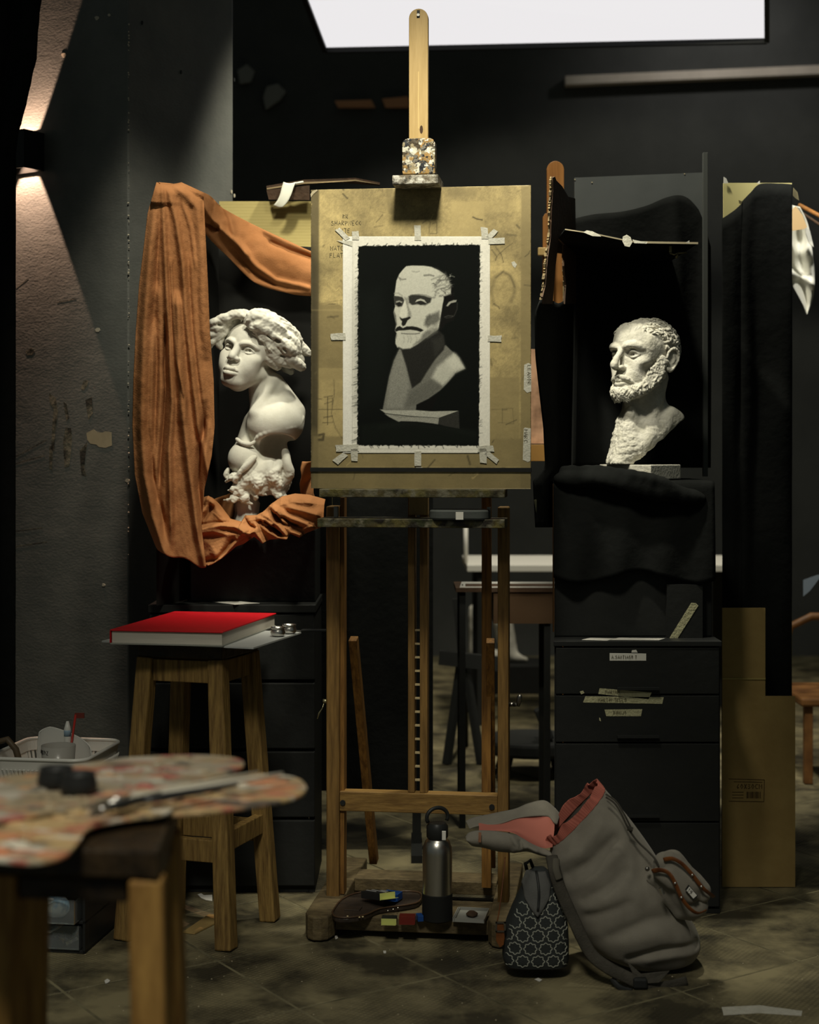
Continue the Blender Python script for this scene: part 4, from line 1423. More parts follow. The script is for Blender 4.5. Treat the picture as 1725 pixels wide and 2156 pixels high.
for pts, wd, k, op in (([(996, 457), (1004, 461), (1016, 463)], 2.2, 0.25, 0.9), ([(1036, 526), (1046, 540), (1044, 548)], 1.6, 0.4, 0.8), ([(1044, 520), (1056, 536), (1060, 552)], 1.6, 0.4, 0.7),
                       ([(1050, 536), (1068, 520), (1080, 512)], 1.4, 0.5, 0.7), ([(1040, 640), (1050, 646), (1052, 650)], 2, 0.4, 0.7), ([(890, 470), (900, 462), (906, 468), (903, 492)], 1.6, 0.5, 0.6),
                       ([(912, 470), (920, 468), (920, 492), (906, 492)], 1.4, 0.5, 0.6), ([(722, 408), (732, 418)], 2.4, 0.3, 0.8), ([(720, 395), (724, 400)], 3, 0.3, 0.7), ([(788, 478), (806, 475)], 2, 0.6, 0.6),
                       ([(806, 452), (798, 462), (792, 468)], 1.8, 0.55, 0.6), ([(1068, 494), (1088, 496)], 4, 0.6, 0.6), ([(1088, 474), (1094, 480)], 4, 0.55, 0.7), ([(1106, 540), (1114, 534), (1116, 528)], 1.5, 0.4, 0.7),
                       ([(1104, 600), (1118, 602)], 2.4, 0.5, 0.6), ([(703, 800), (704, 830), (698, 870), (706, 900), (720, 922)], 1.5, 0.5, 0.6), ([(690, 836), (690, 894)], 1.6, 0.45, 0.7),
                       ([(683, 836), (700, 834)], 1.6, 0.4, 0.7), ([(684, 850), (698, 846)], 1.4, 0.4, 0.6), ([(672, 862), (722, 862)], 1.4, 0.5, 0.6), ([(682, 879), (700, 876)], 1.8, 0.4, 0.7), ([(680, 890), (702, 889)], 1.5, 0.4, 0.6),
                       ([(690, 840), (700, 838), (700, 852)], 1.3, 0.45, 0.6), ([(1036, 862), (1080, 860), (1082, 892), (1050, 890)], 1.3, 0.6, 0.5), ([(1058, 860), (1058, 890)], 1.3, 0.6, 0.5), ([(1066, 894), (1088, 884)], 1.6, 0.4, 0.6),
                       ([(1034, 756), (1036, 770)], 2, 0.45, 0.6), ([(670, 640), (720, 632)], 2, 0.7, 0.4), ([(690, 668), (712, 666)], 4, 0.5, 0.5), ([(730, 980), (752, 960)], 2, 1.15, 0.6), ([(900, 986), (916, 968)], 3, 0.5, 0.7),
                       ([(985, 960), (990, 978)], 4, 0.45, 0.7), ([(996, 1006), (1006, 996)], 5, 1.15, 0.6), ([(945, 1002), (962, 992)], 2, 0.5, 0.6), ([(672, 916), (682, 914), (680, 926), (672, 926)], 5, 0.45, 0.8)):
    cv.stroke(pts, wd, D(k), 0.9, op)
for pts in ([(692, 598), (708, 612), (714, 606), (722, 616)], [(714, 630), (714, 640), (722, 644)], [(656, 653), (720, 653)], [(908, 460), (912, 452)], [(652, 438), (656, 430)]):
    cv.stroke(pts, 1.2, D(1.35), 0.7, 0.7)
r_ = np.random.RandomState(5)
for _ in range(90):
    x, y = r_.uniform(660, 1116), r_.uniform(395, 1035)
    a, L = r_.uniform(0, 6.28), r_.uniform(2, 14)
    cv.stroke([(x, y), (x + L * math.cos(a), y + L * math.sin(a))], r_.uniform(0.8, 2.6), D(r_.uniform(0.35, 0.75)), 0.9, r_.uniform(0.25, 0.7))
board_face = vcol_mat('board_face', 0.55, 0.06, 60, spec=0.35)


def clip_board(px, py):
    W = f0(px, py)
    L = (np.c_[W, np.ones(len(W))] @ np.array(EMI).T)
    L[:, 0] = np.clip(L[:, 0], x0l, x1l)
    L[:, 2] = np.clip(L[:, 2], bz_, z1l)
    L[:, 1] = BY - 0.0002
    return (L @ np.array(EM).T)[:, :3]


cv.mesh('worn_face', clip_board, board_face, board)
# elastic band across the foot of the board
gx0, gz0 = ep(655, 993, BY - 0.002)
gx1, gz1 = ep(1118, 985, BY - 0.002)
E().box(x0l - 0.0015, x1l + 0.0015, BY - 0.0025, BY + 0.014, gz0, gz1).build('elastic_band', rubber, board)


# handwriting: a small set of pen strokes per letter
GLY = {'A': [[(0, 1), (.4, 0), (.8, 1)], [(.15, .62), (.65, .62)]], 'B': [[(0, 0), (0, 1), (.6, .8), (0, .5), (.55, .25), (0, 0)]], 'C': [[(.7, .1), (.2, .05), (0, .5), (.2, .95), (.7, .9)]],
       'D': [[(0, 0), (0, 1), (.6, .7), (.6, .3), (0, 0)]], 'E': [[(.6, 0), (0, 0), (0, 1), (.6, 1)], [(0, .5), (.5, .5)]], 'F': [[(.6, 0), (0, 0), (0, 1)], [(0, .5), (.5, .5)]],
       'G': [[(.7, .1), (.2, .05), (0, .5), (.2, .95), (.7, .9), (.7, .55), (.4, .55)]], 'H': [[(0, 0), (0, 1)], [(.6, 0), (.6, 1)], [(0, .5), (.6, .5)]], 'I': [[(.2, 0), (.2, 1)]], 'J': [[(.5, 0), (.5, .9), (.2, 1), (0, .8)]], 'K': [[(0, 0), (0, 1)], [(.6, 0), (0, .55), (.6, 1)]],
       'L': [[(0, 0), (0, 1), (.6, 1)]], 'M': [[(0, 1), (0, 0), (.35, .6), (.7, 0), (.7, 1)]], 'N': [[(0, 1), (0, 0), (.6, 1), (.6, 0)]], 'O': [[(.3, 0), (0, .5), (.3, 1), (.6, .5), (.3, 0)]],
       'P': [[(0, 1), (0, 0), (.6, .15), (.6, .4), (0, .55)]], 'R': [[(0, 1), (0, 0), (.6, .15), (.55, .4), (0, .5), (.6, 1)]], 'S': [[(.6, .08), (.1, .05), (.05, .4), (.55, .6), (.5, .95), (0, .95)]],
       'T': [[(0, 0), (.7, 0)], [(.35, 0), (.35, 1)]], 'U': [[(0, 0), (0, .8), (.3, 1), (.6, .8), (.6, 0)]], 'W': [[(0, 0), (.2, 1), (.4, .4), (.6, 1), (.8, 0)]], 'Z': [[(0, 0), (.6, 0), (0, 1), (.6, 1)]], 'V': [[(0, 0), (.3, 1), (.6, 0)]], 'Y': [[(0, 0), (.3, .5), (.6, 0)], [(.3, .5), (.3, 1)]],
       'X': [[(0, 0), (.6, 1)], [(.6, 0), (0, 1)]], '0': [[(.3, 0), (0, .5), (.3, 1), (.6, .5), (.3, 0)]], '3': [[(0, .05), (.5, .1), (.2, .45), (.55, .7), (.3, 1), (0, .9)]], '5': [[(.6, 0), (.1, 0), (.05, .45), (.5, .5), (.5, .9), (0, 1)]], '6': [[(.5, 0), (.05, .6), (.3, 1), (.55, .7), (.05, .6)]], '1': [[(.1, .2), (.3, 0), (.3, 1)]],
       'C0': [], ' ': [], '-': [[(.1, .55), (.5, .55)]], '.': [[(.2, .95), (.28, 1)]], ',': [[(.2, .95), (.15, 1.1)]], '<': [[(.6, 0), (0, .5), (.6, 1)]], '/': [[(0, 1), (.4, 0)]], '4': [[(.5, 1), (.5, 0), (0, .65), (.65, .65)]], '7': [[(0, 0), (.6, 0), (.2, 1)]], '2': [[(0, .2), (.3, 0), (.55, .3), (0, 1), (.6, 1)]]}


def writing(text, x, y, h, place, nrm, wd, seed=1, adv=0.92, jit=0.08, slant=0.0):
    """Pen strokes of text starting at (x, y) in the frame of place(u, v) -> world; h letter height in that frame."""
    q = random.Random(seed)
    m = MB()
    cx_ = x
    for ch in text:
        for st in GLY.get(ch, []):
            m.ribbon([place(cx_ + (u + q.uniform(-jit, jit)) * h * 0.8 + slant * (1 - v) * h, y + (v + q.uniform(-jit, jit)) * h) for u, v in st], wd, nrm)
        cx_ += h * adv * (0.5 if ch in ' .,I' else 0.85)
    return m


bn = -uy
fw = on_board(BY - 0.0006)
wr = lambda x, y: tuple(fw(x, y))
for txt, x, y, h in (('SHARPNE<<', 698, 465, 9), ('WHITE', 706, 481, 9), ('ML', 722, 496, 8), ('MATCH', 696, 518, 9), ('FLAT', 695, 533, 9), ('BR', 722, 452, 8)):
    writing(txt, x, y, h, wr, bn, 0.0013, seed=len(txt) + int(x), adv=0.95).build('lettering', pencil, board)
# two name tapes near the board's free edge
tl = on_board(BY - 0.0008)
for pts, txt in (([(1104, 768), (1113, 764), (1119, 768), (1119, 824), (1110, 827), (1103, 820)], 'LEANOR'), ([(1103, 902), (1106, 900), (1118, 902), (1117, 970), (1112, 973), (1101, 968)], 'MARC')):
    q4 = [tuple(tl(x, y)) for x, y in pts]
    t_ = MB().prism(q4, tuple(uy * 0.0006)).build('name_tape', tape_mat, board)
    fv = on_board(BY - 0.0012)
    x_, y_ = pts[1][0] + 3, pts[1][1] + 5
    writing(txt, 0, 0, 9, lambda u, v: tuple(fv(x_ + 2 - v * 0.8, y_ + u)), bn, 0.0010, seed=4).build('lettering', pencil, t_)
# frayed pale corner
E().prism([(x0l, BY - 0.0012, z1l - 0.018), (x0l + 0.006, BY - 0.0012, z1l - 0.010), (x0l + 0.016, BY - 0.0012, z1l - 0.002), (x0l + 0.014, BY - 0.0012, z1l + 0.0005), (x0l + 0.004, BY - 0.0012, z1l - 0.003), (x0l - 0.001, BY - 0.0012, z1l - 0.010)], (0, 0.001, 0)).build('frayed_corner', patch_mat, board)

# ------------------------------------------------------------------ charcoal drawing taped to the board
d_at = f0(877, 952)
drawing = thing('charcoal_drawing', d_at, 'charcoal drawing of the bearded man\'s bust on white paper taped to the board', 'drawing')
cv = Canvas(722, 498, 1032, 954, 1.25)
cv.fill((0.90, 0.885, 0.84))
cv.C *= (1 + cv.noise(11, 30, 0.04) + cv.noise(12, 3, 0.03))[..., None]
cv.poly([(722, 498), (744, 498), (744, 954), (722, 954)], (0.93, 0.92, 0.89), 1, 0.7)
cv.stroke([(743, 506), (742, 948)], 1, (0.70, 0.68, 0.62), 0.8, 0.7)
cv.stroke([(724, 945), (1030, 946)], 1, (0.70, 0.68, 0.62), 0.8, 0.6)
BK = (0.062, 0.072, 0.066)
r_ = np.random.RandomState(8)
edge = []
for t in np.linspace(0, 1, 90):
    edge.append((755 + 257 * t, 518 - 3 * t + r_.uniform(-1.2, 1.2)))
for t in np.linspace(0, 1, 120):
    edge.append((1011 - 2 * t + r_.uniform(-1.0, 1.0), 516 + 422 * t))
for t in np.linspace(0, 1, 90):
    edge.append((1009 - 255 * t, 938 + r_.uniform(-1.2, 1.2)))
for t in np.linspace(0, 1, 130):
    edge.append((753 + 1.5 * t + r_.uniform(-1.5, 1.0), 938 - 420 * t))
cv.poly(edge, BK, 0.8)
for _ in range(170):                                                     # charcoal strokes running over the edge
    if r_.rand() < 0.55:
        y = r_.uniform(530, 935)
        n_ = r_.uniform(2, 9) * (1.4 if y > 760 else 0.7)
        cv.stroke([(757, y), (753 - n_, y + r_.uniform(2, 7))], 0.9, (0.25, 0.26, 0.24), 0.8, 0.6)
    elif r_.rand() < 0.5:
        y = r_.uniform(520, 935)
        cv.stroke([(1008, y), (1011 + r_.uniform(1, 6), y - r_.uniform(0, 5))], 0.9, (0.3, 0.3, 0.28), 0.8, 0.6)
    else:
        x = r_.uniform(760, 1008)
        s_ = r_.rand() < 0.45
        y = 517 if s_ else 938
        cv.stroke([(x, y), (x + r_.uniform(-2, 6), y + (-1 if s_ else 1) * r_.uniform(1, 7))], 1.1, BK, 0.8, 0.8)
cv.poly([(757, 620), (800, 610), (825, 700), (812, 840), (757, 860)], (0.10, 0.115, 0.105), 25, 0.5)
cv.poly([(760, 895), (830, 885), (905, 895), (1005, 905), (1005, 935), (760, 935)], (0.09, 0.105, 0.09), 6, 0.7)
cv.stroke([(800, 900), (860, 890), (930, 900), (1000, 915)], 7, (0.12, 0.135, 0.12), 5, 0.4)
Q = lambda pts: [(800 + x / 5.135, 540 + y / 5.135) for x, y in pts]


def pl_(pts, v, soft=5, op=1.0):
    cv.poly(Q(pts), (v * 1.0, v * 0.995, v * 0.93), soft / 5.135 * 1.2, op)


def st_(pts, wd, v, soft=4, op=1.0):
    cv.stroke(Q(pts), wd / 5.135, (v, v * 0.995, v * 0.93), soft / 5.135, op)


# neck, chest, shoulder
pl_([(210, 1000), (260, 1000), (400, 1300), (560, 1150), (690, 960), (715, 960), (760, 1005), (850, 1085), (922, 1212), (820, 1260), (730, 1370), (650, 1450), (520, 1540), (400, 1600), (390, 1665), (28, 1665), (60, 1500), (100, 1300), (150, 1130)], 0.44, 7)
pl_([(215, 1005), (250, 1010), (300, 1240), (320, 1400), (250, 1640), (60, 1640), (110, 1300), (160, 1120)], 0.54, 26, 0.8)
pl_([(620, 1190), (720, 1110), (800, 1040), (860, 1100), (918, 1210), (815, 1260), (740, 1340), (680, 1400), (560, 1310)], 0.74, 24, 0.95)
pl_([(720, 1120), (820, 1060), (900, 1190), (780, 1230)], 0.80, 30, 0.8)
pl_([(540, 1330), (680, 1410), (520, 1540), (400, 1600), (280, 1620), (330, 1460)], 0.38, 22, 0.8)
pl_([(230, 1010), (330, 1000), (480, 900), (640, 800), (690, 850), (705, 940), (690, 1010), (600, 1110), (520, 1230), (440, 1360), (350, 1425), (325, 1340), (285, 1180)], 0.15, 10)
pl_([(560, 900), (680, 860), (700, 960), (600, 1080)], 0.21, 24, 0.7)
# head in light
pl_([(285, 105), (350, 98), (480, 100), (560, 112), (640, 150), (700, 190), (740, 240), (770, 340), (768, 430), (700, 440), (690, 480), (675, 560), (660, 640), (645, 740), (630, 790), (560, 835), (480, 900), (400, 960), (330, 1000), (250, 1005), (190, 985), (168, 940), (170, 880), (182, 830), (163, 800), (178, 740), (160, 660), (148, 600), (165, 540), (155, 440), (170, 330), (180, 260), (210, 190), (250, 140)], 0.77, 5)
pl_([(700, 440), (770, 400), (810, 470), (840, 560), (800, 690), (720, 720), (660, 800), (640, 760), (665, 640), (680, 520)], 0.085, 7)
# hair
for pts, wd, v, op in (([(480, 205), (540, 200), (580, 210)], 14, 0.35, .8), ([(350, 160), (400, 168), (430, 160)], 6, .45, .7), ([(200, 225), (240, 250), (280, 245)], 10, .35, .8), ([(215, 240), (225, 262)], 6, .35, .8),
                       ([(560, 250), (640, 215), (700, 200)], 12, .45, .7), ([(600, 300), (660, 260), (740, 250)], 16, .36, .75), ([(580, 290), (620, 330), (700, 300)], 9, .42, .7), ([(600, 425), (605, 380), (640, 350), (700, 345)], 14, .34, .6),
                       ([(660, 350), (720, 330), (760, 345)], 10, .34, .6), ([(700, 190), (745, 260), (765, 360)], 26, .5, .5), ([(640, 160), (700, 210), (735, 300)], 10, .5, .5)):
    st_(pts, wd, v, 8, op)
r_ = np.random.RandomState(15)
for _ in range(110):
    x, y = r_.uniform(560, 765), r_.uniform(215, 440)
    if y < 240 + (x - 560) * -0.15 or (x < 600 and y < 290):
        continue
    a, L = r_.uniform(-0.9, 0.5) + (y - 330) * 0.004, r_.uniform(18, 60)
    c_ = r_.uniform(-0.5, 0.5)
    st_([(x, y), (x + L * 0.5 * math.cos(a), y + L * 0.5 * math.sin(a)), (x + L * math.cos(a + c_), y + L * math.sin(a + c_))], r_.uniform(4, 9), r_.choice([.26, .34, .45, .62, .72]), 5, r_.uniform(.35, .75))
pl_([(560, 112), (650, 150), (720, 200), (700, 170), (620, 120), (480, 96)], 0.2, 10, 0.6)
pl_([(690, 430), (770, 420), (780, 330), (800, 330), (800, 460), (700, 500)], 0.07, 10)
# brow, eyes
pl_([(150, 425), (200, 430), (245, 440), (262, 470), (255, 510), (240, 540), (200, 545), (165, 520), (155, 470)], 0.22, 6)
st_([(160, 400), (200, 395), (240, 425)], 14, 0.6, 8, .8)
pl_([(172, 485), (210, 475), (245, 490), (240, 505), (180, 505)], 0.62, 5)
pl_([(180, 500), (215, 490), (235, 505), (225, 535), (195, 540)], 0.13, 4)
st_([(175, 540), (205, 548), (238, 540)], 7, .55, 4, .8)
pl_([(310, 430), (350, 415), (420, 415), (480, 425), (560, 450), (548, 495), (490, 530), (430, 515), (350, 525), (315, 500)], 0.20, 9)
pl_([(380, 495), (400, 468), (440, 455), (480, 468), (508, 505), (470, 488), (430, 480)], 0.72, 4)
pl_([(405, 490), (440, 478), (475, 488), (490, 515), (440, 525), (410, 512)], 0.15, 4)
st_([(395, 515), (440, 530), (490, 525), (520, 510)], 6, .6, 4, .8)
st_([(330, 420), (420, 408), (500, 418), (580, 450)], 7, .30, 5, .7)
# nose
pl_([(262, 440), (305, 450), (310, 540), (335, 600), (342, 650), (300, 660), (305, 600), (285, 520)], 0.52, 12, .8)
pl_([(252, 520), (275, 470), (290, 540), (300, 610), (280, 655), (235, 660), (212, 635), (225, 580)], 0.84, 8, .9)
pl_([(212, 652), (240, 672), (275, 665), (325, 650), (335, 665), (300, 690), (275, 740), (250, 755), (235, 735), (240, 700), (222, 680)], 0.13, 5)
# moustache, mouth, beard
pl_([(163, 795), (185, 765), (215, 752), (250, 775), (290, 757), (350, 755), (400, 763), (450, 782), (474, 800), (440, 816), (400, 802), (330, 792), (260, 800), (210, 800), (175, 812)], 0.12, 5)
pl_([(215, 805), (260, 800), (330, 798), (410, 815), (380, 832), (300, 828), (230, 822)], 0.74, 4)
st_([(235, 832), (310, 838), (380, 838), (430, 830)], 8, .30, 6, .9)
st_([(180, 840), (176, 880)], 10, .4, 8, .6)
for x in (300, 330, 255, 390):
    st_([(x, 860), (x + 12, 895), (x + 2, 930)], 7, .6, 6, .6)
pl_([(490, 690), (560, 625), (640, 590), (655, 680), (600, 760), (560, 740), (520, 770), (480, 740)], 0.38, 20, .9)
pl_([(500, 650), (540, 620), (560, 650), (500, 720)], 0.30, 14, .7)
pl_([(470, 830), (560, 770), (640, 770), (620, 820), (540, 870), (440, 930), (360, 960), (440, 890)], 0.40, 16, .8)
pl_([(520, 770), (600, 720), (645, 700), (640, 760), (560, 820)], 0.66, 16, .6)
st_([(205, 985), (250, 1008), (330, 1000), (420, 950), (500, 890)], 14, .16, 8, .8)
pl_([(148, 560), (175, 640), (185, 730), (165, 780), (172, 700), (155, 640)], 0.30, 6, .7)
# ear
pl_([(718, 535), (745, 492), (795, 472), (832, 470), (825, 492), (770, 505), (735, 540)], 0.62, 5)
st_([(838, 500), (835, 570), (805, 640), (770, 660), (715, 665)], 6, .24, 6, .9)
st_([(700, 655), (740, 640), (790, 645)], 7, .34, 6, .8)
# plinth
pl_([(0, 1652), (60, 1662), (400, 1662), (560, 1674), (855, 1668), (640, 1745), (300, 1722), (60, 1695)], 0.66, 4)
pl_([(50, 1700), (300, 1728), (640, 1748), (632, 1815), (560, 1803), (400, 1785), (230, 1780), (205, 1788), (100, 1735)], 0.58, 4)
st_([(150, 1715), (220, 1740), (300, 1730), (380, 1740)], 5, .35, 3, .7)
pl_([(642, 1745), (855, 1672), (862, 1862), (700, 1832), (635, 1812)], 0.20, 4)
pl_([(395, 1605), (500, 1555), (640, 1480), (560, 1670), (395, 1655)], 0.07, 6)
cv.C *= (1 + cv.noise(21, 1.3, 0.16) * ((cv.C[..., 0] > 0.11) & (cv.C[..., 0] < 0.72)) + cv.noise(22, 3.0, 0.06))[..., None]
paper_at = on_board(BY - 0.0011)
draw_mat = vcol_mat('draw_mat', 0.9, 0.05, 400, spec=0.08)
sheet = cv.mesh('paper', lambda x, y: paper_at(x, y), draw_mat, drawing)
m_ = sheet.modifiers.new('solid', 'SOLIDIFY')
m_.thickness = 0.0006
m_.offset = -1
# masking tape
tp = on_board(BY - 0.0021)
TAPES = [[(872, 474), (886, 474), (887, 506), (873, 506)], [(741, 487), (755, 486), (756, 505), (742, 505)], [(705, 484), (715, 479), (737, 501), (727, 506)], [(709, 506), (726, 507), (742, 507), (742, 519), (709, 519)],
         [(1012, 478), (1027, 480), (1029, 503), (1014, 503)], [(1040, 482), (1049, 487), (1033, 503), (1024, 499)], [(1028, 501), (1063, 500), (1063, 513), (1029, 514)],
         [(696, 703), (727, 701), (728, 716), (698, 716)], [(1027, 706), (1057, 706), (1056, 720), (1027, 719)],
         [(706, 937), (755, 936), (756, 950), (708, 951)], [(722, 953), (733, 959), (712, 978), (700, 969)], [(739, 945), (753, 945), (753, 971), (740, 970)],
         [(873, 950), (887, 950), (887, 981), (873, 981)], [(1010, 944), (1025, 944), (1025, 976), (1011, 974)], [(1020, 956), (1030, 950), (1051, 968), (1046, 977), (1040, 978)], [(1006, 940), (1038, 938), (1041, 951), (1006, 952)]]
for k, t in enumerate(TAPES):
    q_ = random.Random(k)
    pts = []
    for i in range(4):
        a, b = t[i], t[(i + 1) % 4]
        pts.append(a)
        pts.append(((a[0] + b[0]) / 2 + q_.uniform(-1, 1), (a[1] + b[1]) / 2 + q_.uniform(-1, 1)))
    MB().prism([tuple(tp(x, y)) for x, y in pts], tuple(uy * 0.0005)).build('masking_tape', tape_mat, drawing)
MB().prism([tuple(tl(x, y)) for x, y in ((1077, 552), (1083, 550), (1089, 557), (1085, 564), (1080, 560))], tuple(uy * 0.0005)).build('paper_scrap', tape_mat, board)
MB().prism([tuple(tl(x, y)) for x, y in ((876, 984), (890, 984), (886, 989), (880, 988))], tuple(uy * 0.0005)).build('paper_scrap', white_paper, board)

# ------------------------------------------------------------------ left still life: crate, plinth, card box, orange cloth
def box_thing(name, lab, cat, x0, x1, y0, y1, z0, z1, m, bevel=0.003):
    o = MB().box(x0, x1, y0, y1, z0, z1).build(name, m, None, bevel=bevel, origin=((x0 + x1) / 2, (y0 + y1) / 2, z0))
    return tag(o, lab, cat)


crate = thing('black_crate', (-0.44, 4.08, 0), 'low black wooden crate under the woman\'s bust, behind the red book stool', 'crate')
m = MB()
m.box(-0.655, -0.235, 3.925, 4.255, 0.705, 0.725).build('top_board', black_wood, crate, bevel=0.002)
for k in range(4):
    MB().box(-0.652, -0.238, 3.928, 3.944, 0.02 + k * 0.172, 0.185 + k * 0.172).build('plank', black_wood, crate, bevel=0.003)
MB().box(-0.636, -0.254, 3.9445, 3.952, 0.001, 0.704).build('back_board', black_wood, crate)
MB().box(-0.652, -0.637, 3.945, 4.25, 0.0, 0.705).build('side_panel', black_wood, crate)
MB().box(-0.253, -0.238, 3.945, 4.25, 0.0, 0.705).build('side_panel', black_wood, crate)
pz1 = woman_base_z - 0.0
ped = box_thing('black_pedestal', 'black square pedestal holding up the woman\'s bust, under the brown cloth', 'pedestal', -0.56, -0.24, 4.0, 4.215, 0.7255, 0.9105, black_wood)
# sheet of paper on the crate
pp = [PX(446, 1253, 4.04), PX(540, 1262, 3.975), PX(489, 1271, 3.94), ]
z_ = 0.7262
MB().prism([(-0.50, 3.985, z_), (-0.437, 3.918, z_), (-0.378, 3.955, z_), (-0.43, 3.995, z_)], (0, 0, 0.0008)).build('x', white_paper).name = 'paper_sheet'
tag(bpy.data.objects['paper_sheet'], 'white paper sheet poking out on the crate above the red book', 'paper')

# card box round the still life
dk_back = mat('dark_backdrop', (0.010, 0.0102, 0.0096, 1), 0.95, spec=0.05, col2=(0.014, 0.014, 0.013, 1), scale=6)


def corrugated(name, base, dark, freq, axis='Z'):
    m = mat(name, base, 0.85, bump=0.05, bscale=80)
    nt = m.node_tree
    tc = [n for n in nt.nodes if n.type == 'TEX_COORD'][0]
    wv = nt.nodes.new('ShaderNodeTexWave')
    wv.wave_type = 'BANDS'
    wv.bands_direction = axis
    wv.inputs['Scale'].default_value = freq
    wv.inputs['Distortion'].default_value = 0.4
    nt.links.new(tc.outputs['Object'], wv.inputs['Vector'])
    r = nt.nodes.new('ShaderNodeValToRGB')
    r.color_ramp.elements[0].color, r.color_ramp.elements[1].color = dark, base
    nt.links.new(wv.outputs[0], r.inputs[0])
    nt.links.new(r.outputs[0], nt.nodes['Principled BSDF'].inputs['Base Color'])
    return m


corr = corrugated('corrugated_card', srgb(192, 176, 116), srgb(184, 168, 109), 38)
bk = thing('card_backdrop', (-0.40, 4.23, 0.7262), 'tall tan cardboard backdrop with a dark cloth hung over it behind the woman\'s bust', 'backdrop')
yb = 4.235
p = [PX(462, 424, yb), PX(700, 419, yb)]
MB().box(p[0].x, p[1].x, yb - 0.003, yb + 0.003, 0.7262, p[0].z).build('card_sheet', corr, bk)
mb = MB()


def hang(u, v):
    x = p[0].x - 0.045 + u * (p[1].x - p[0].x + 0.045)
    ztop = PX(0, 505 + 20 * u, yb).z
    return (x, yb - 0.012 - 0.004 * math.sin(u * 17 + v * 2), 0.7270 + (ztop - 0.7270) * (1 - v))


mb.grid(hang, 30, 10)
mb.build('dark_cloth', dk_back, bk, True, solid=0.002)
# side panel of the box, and the flap over the top
sp = [PX(334, 391, 3.90), PX(464, 424, 4.228)]
MB().prism([(sp[0].x, sp[0].y, 0.7262), (sp[1].x, sp[1].y, 0.7262), (sp[1].x, sp[1].y, sp[1].z - 0.01), (sp[0].x, sp[0].y, sp[0].z - 0.01)], (-0.005, -0.002, 0)).build('side_panel', dk_back, bk)
fl = thing('card_flap', PX(680, 392, 4.1), 'dark torn cardboard flap lying over the backdrop with a tape strip hanging down', 'cardboard')
zf = PX(0, 392, 3.95).z
pts = []
for (x, y, Y) in ((561, 396, 4.19), (640, 383, 4.20), (705, 381, 4.205), (748, 379, 4.205), (800, 389, 4.21)):
    pts.append(PX(x, y, Y))
back = [Vector((q.x * 1.01, 4.25, q.z + 0.004)) for q in reversed(pts)]
MB().prism(pts + back, (0, 0, 0.006)).build('card', dark_card, fl)
MB().prism([PX(562, 396, 4.188), PX(640, 383, 4.198), PX(705, 381, 4.203), PX(748, 378, 4.203), PX(800, 388, 4.208), PX(748, 381, 4.203), PX(700, 384, 4.203), PX(640, 387, 4.198), PX(562, 399, 4.188)], (0, 0.0008, 0)).build('torn_edge', mat('dull_edge', srgb(140, 122, 92), 0.9), fl)
MB().prism([PX(x, y, 4.186) for x, y in ((561, 400), (652, 390), (652, 421), (566, 420))], (0, 0.004, 0)).build('front_fold', dark_card, fl)
tb = MB()
tpts = spline([(610, 386), (606, 398), (603, 412), (598, 426), (592, 436)], 12)


def tape_fn(u, v):
    c = tpts[min(int(v * 11), 11)]
    w_ = 13 - 3 * v
    return PX(c[0] + (u - 0.5) * 2 * w_ - 6 * v * v, c[1] + 4 * (u - 0.3) * v - 3 * (0.5 - u) ** 2 * 4, 4.180 - 0.010 * math.sin(v * 2.2) - 0.004 * (u - .5) ** 2)


tb.grid(tape_fn, 6, 12)
tb.prism([PX(x, y, 4.181) for x, y in ((608, 389), (618, 385), (638, 381), (640, 384), (622, 389))], (0, 0.002, 0))
tb.build('tape_strip', mat('pale_tape', (0.66, 0.66, 0.57, 1), 0.6), fl, True, solid=0.0008)

# the orange cloth
def cloth_material():
    m = mat('orange_cloth', srgb(178, 124, 82), 0.95, col2=srgb(146, 98, 61), scale=5, detail=6, bump=0.15, bscale=260, spec=0.05)
    return m


cloth = cloth_material()
drape = thing('orange_drape', PX(400, 1190, 3.86), 'rust orange cloth hung in folds and gathered around the woman\'s bust', 'drapery')
YL = [383, 450, 520, 600, 700, 800, 900, 1000, 1080, 1150, 1192]
XL = [330, 311, 303, 293, 286, 281, 279, 284, 300, 328, 352]
YR = [383, 405, 430, 480, 600, 700, 800, 900, 960, 1030, 1110, 1192]
XR = [380, 428, 430, 432, 438, 442, 450, 452, 446, 430, 424, 434]
RIDGES = [
    ([(383, 334), (520, 316), (700, 303), (900, 298), (1000, 305), (1090, 322), (1192, 356)], 0.026, 9),
    ([(383, 342), (500, 346), (640, 352), (760, 358), (850, 363), (950, 356), (1100, 360)], 0.020, 5),
    ([(383, 350), (470, 372), (560, 385), (650, 391), (760, 402), (900, 418), (1000, 440)], 0.020, 6),
    ([(383, 362), (425, 405), (440, 418), (520, 424), (600, 426), (700, 430)], 0.018, 11),
    ([(640, 374), (760, 378), (860, 384), (960, 395), (1024, 404), (1106, 415), (1192, 432)], 0.028, 8),
    ([(560, 404), (700, 412), (800, 424), (900, 436)], 0.010, 5),
    ([(560, 360), (680, 366), (760, 372), (840, 390)], 0.008, 3),
    ([(620, 330), (760, 322), (900, 318), (1050, 336)], 0.010, 5),
    ([(430, 385), (480, 402), (560, 412)], 0.008, 4),
]
VALS = [
    ([(700, 349), (770, 347), (820, 349), (900, 344), (1000, 336)], 0.030, 6),
    ([(650, 325), (760, 330), (900, 326), (1000, 322), (1100, 345)], 0.016, 7),
    ([(880, 432), (960, 420), (1030, 418), (1110, 426)], 0.03, 7),
    ([(480, 335), (560, 331), (640, 329)], 0.010, 5),
    ([(405, 400), (415, 420), (420, 428)], 0.012, 6),
]


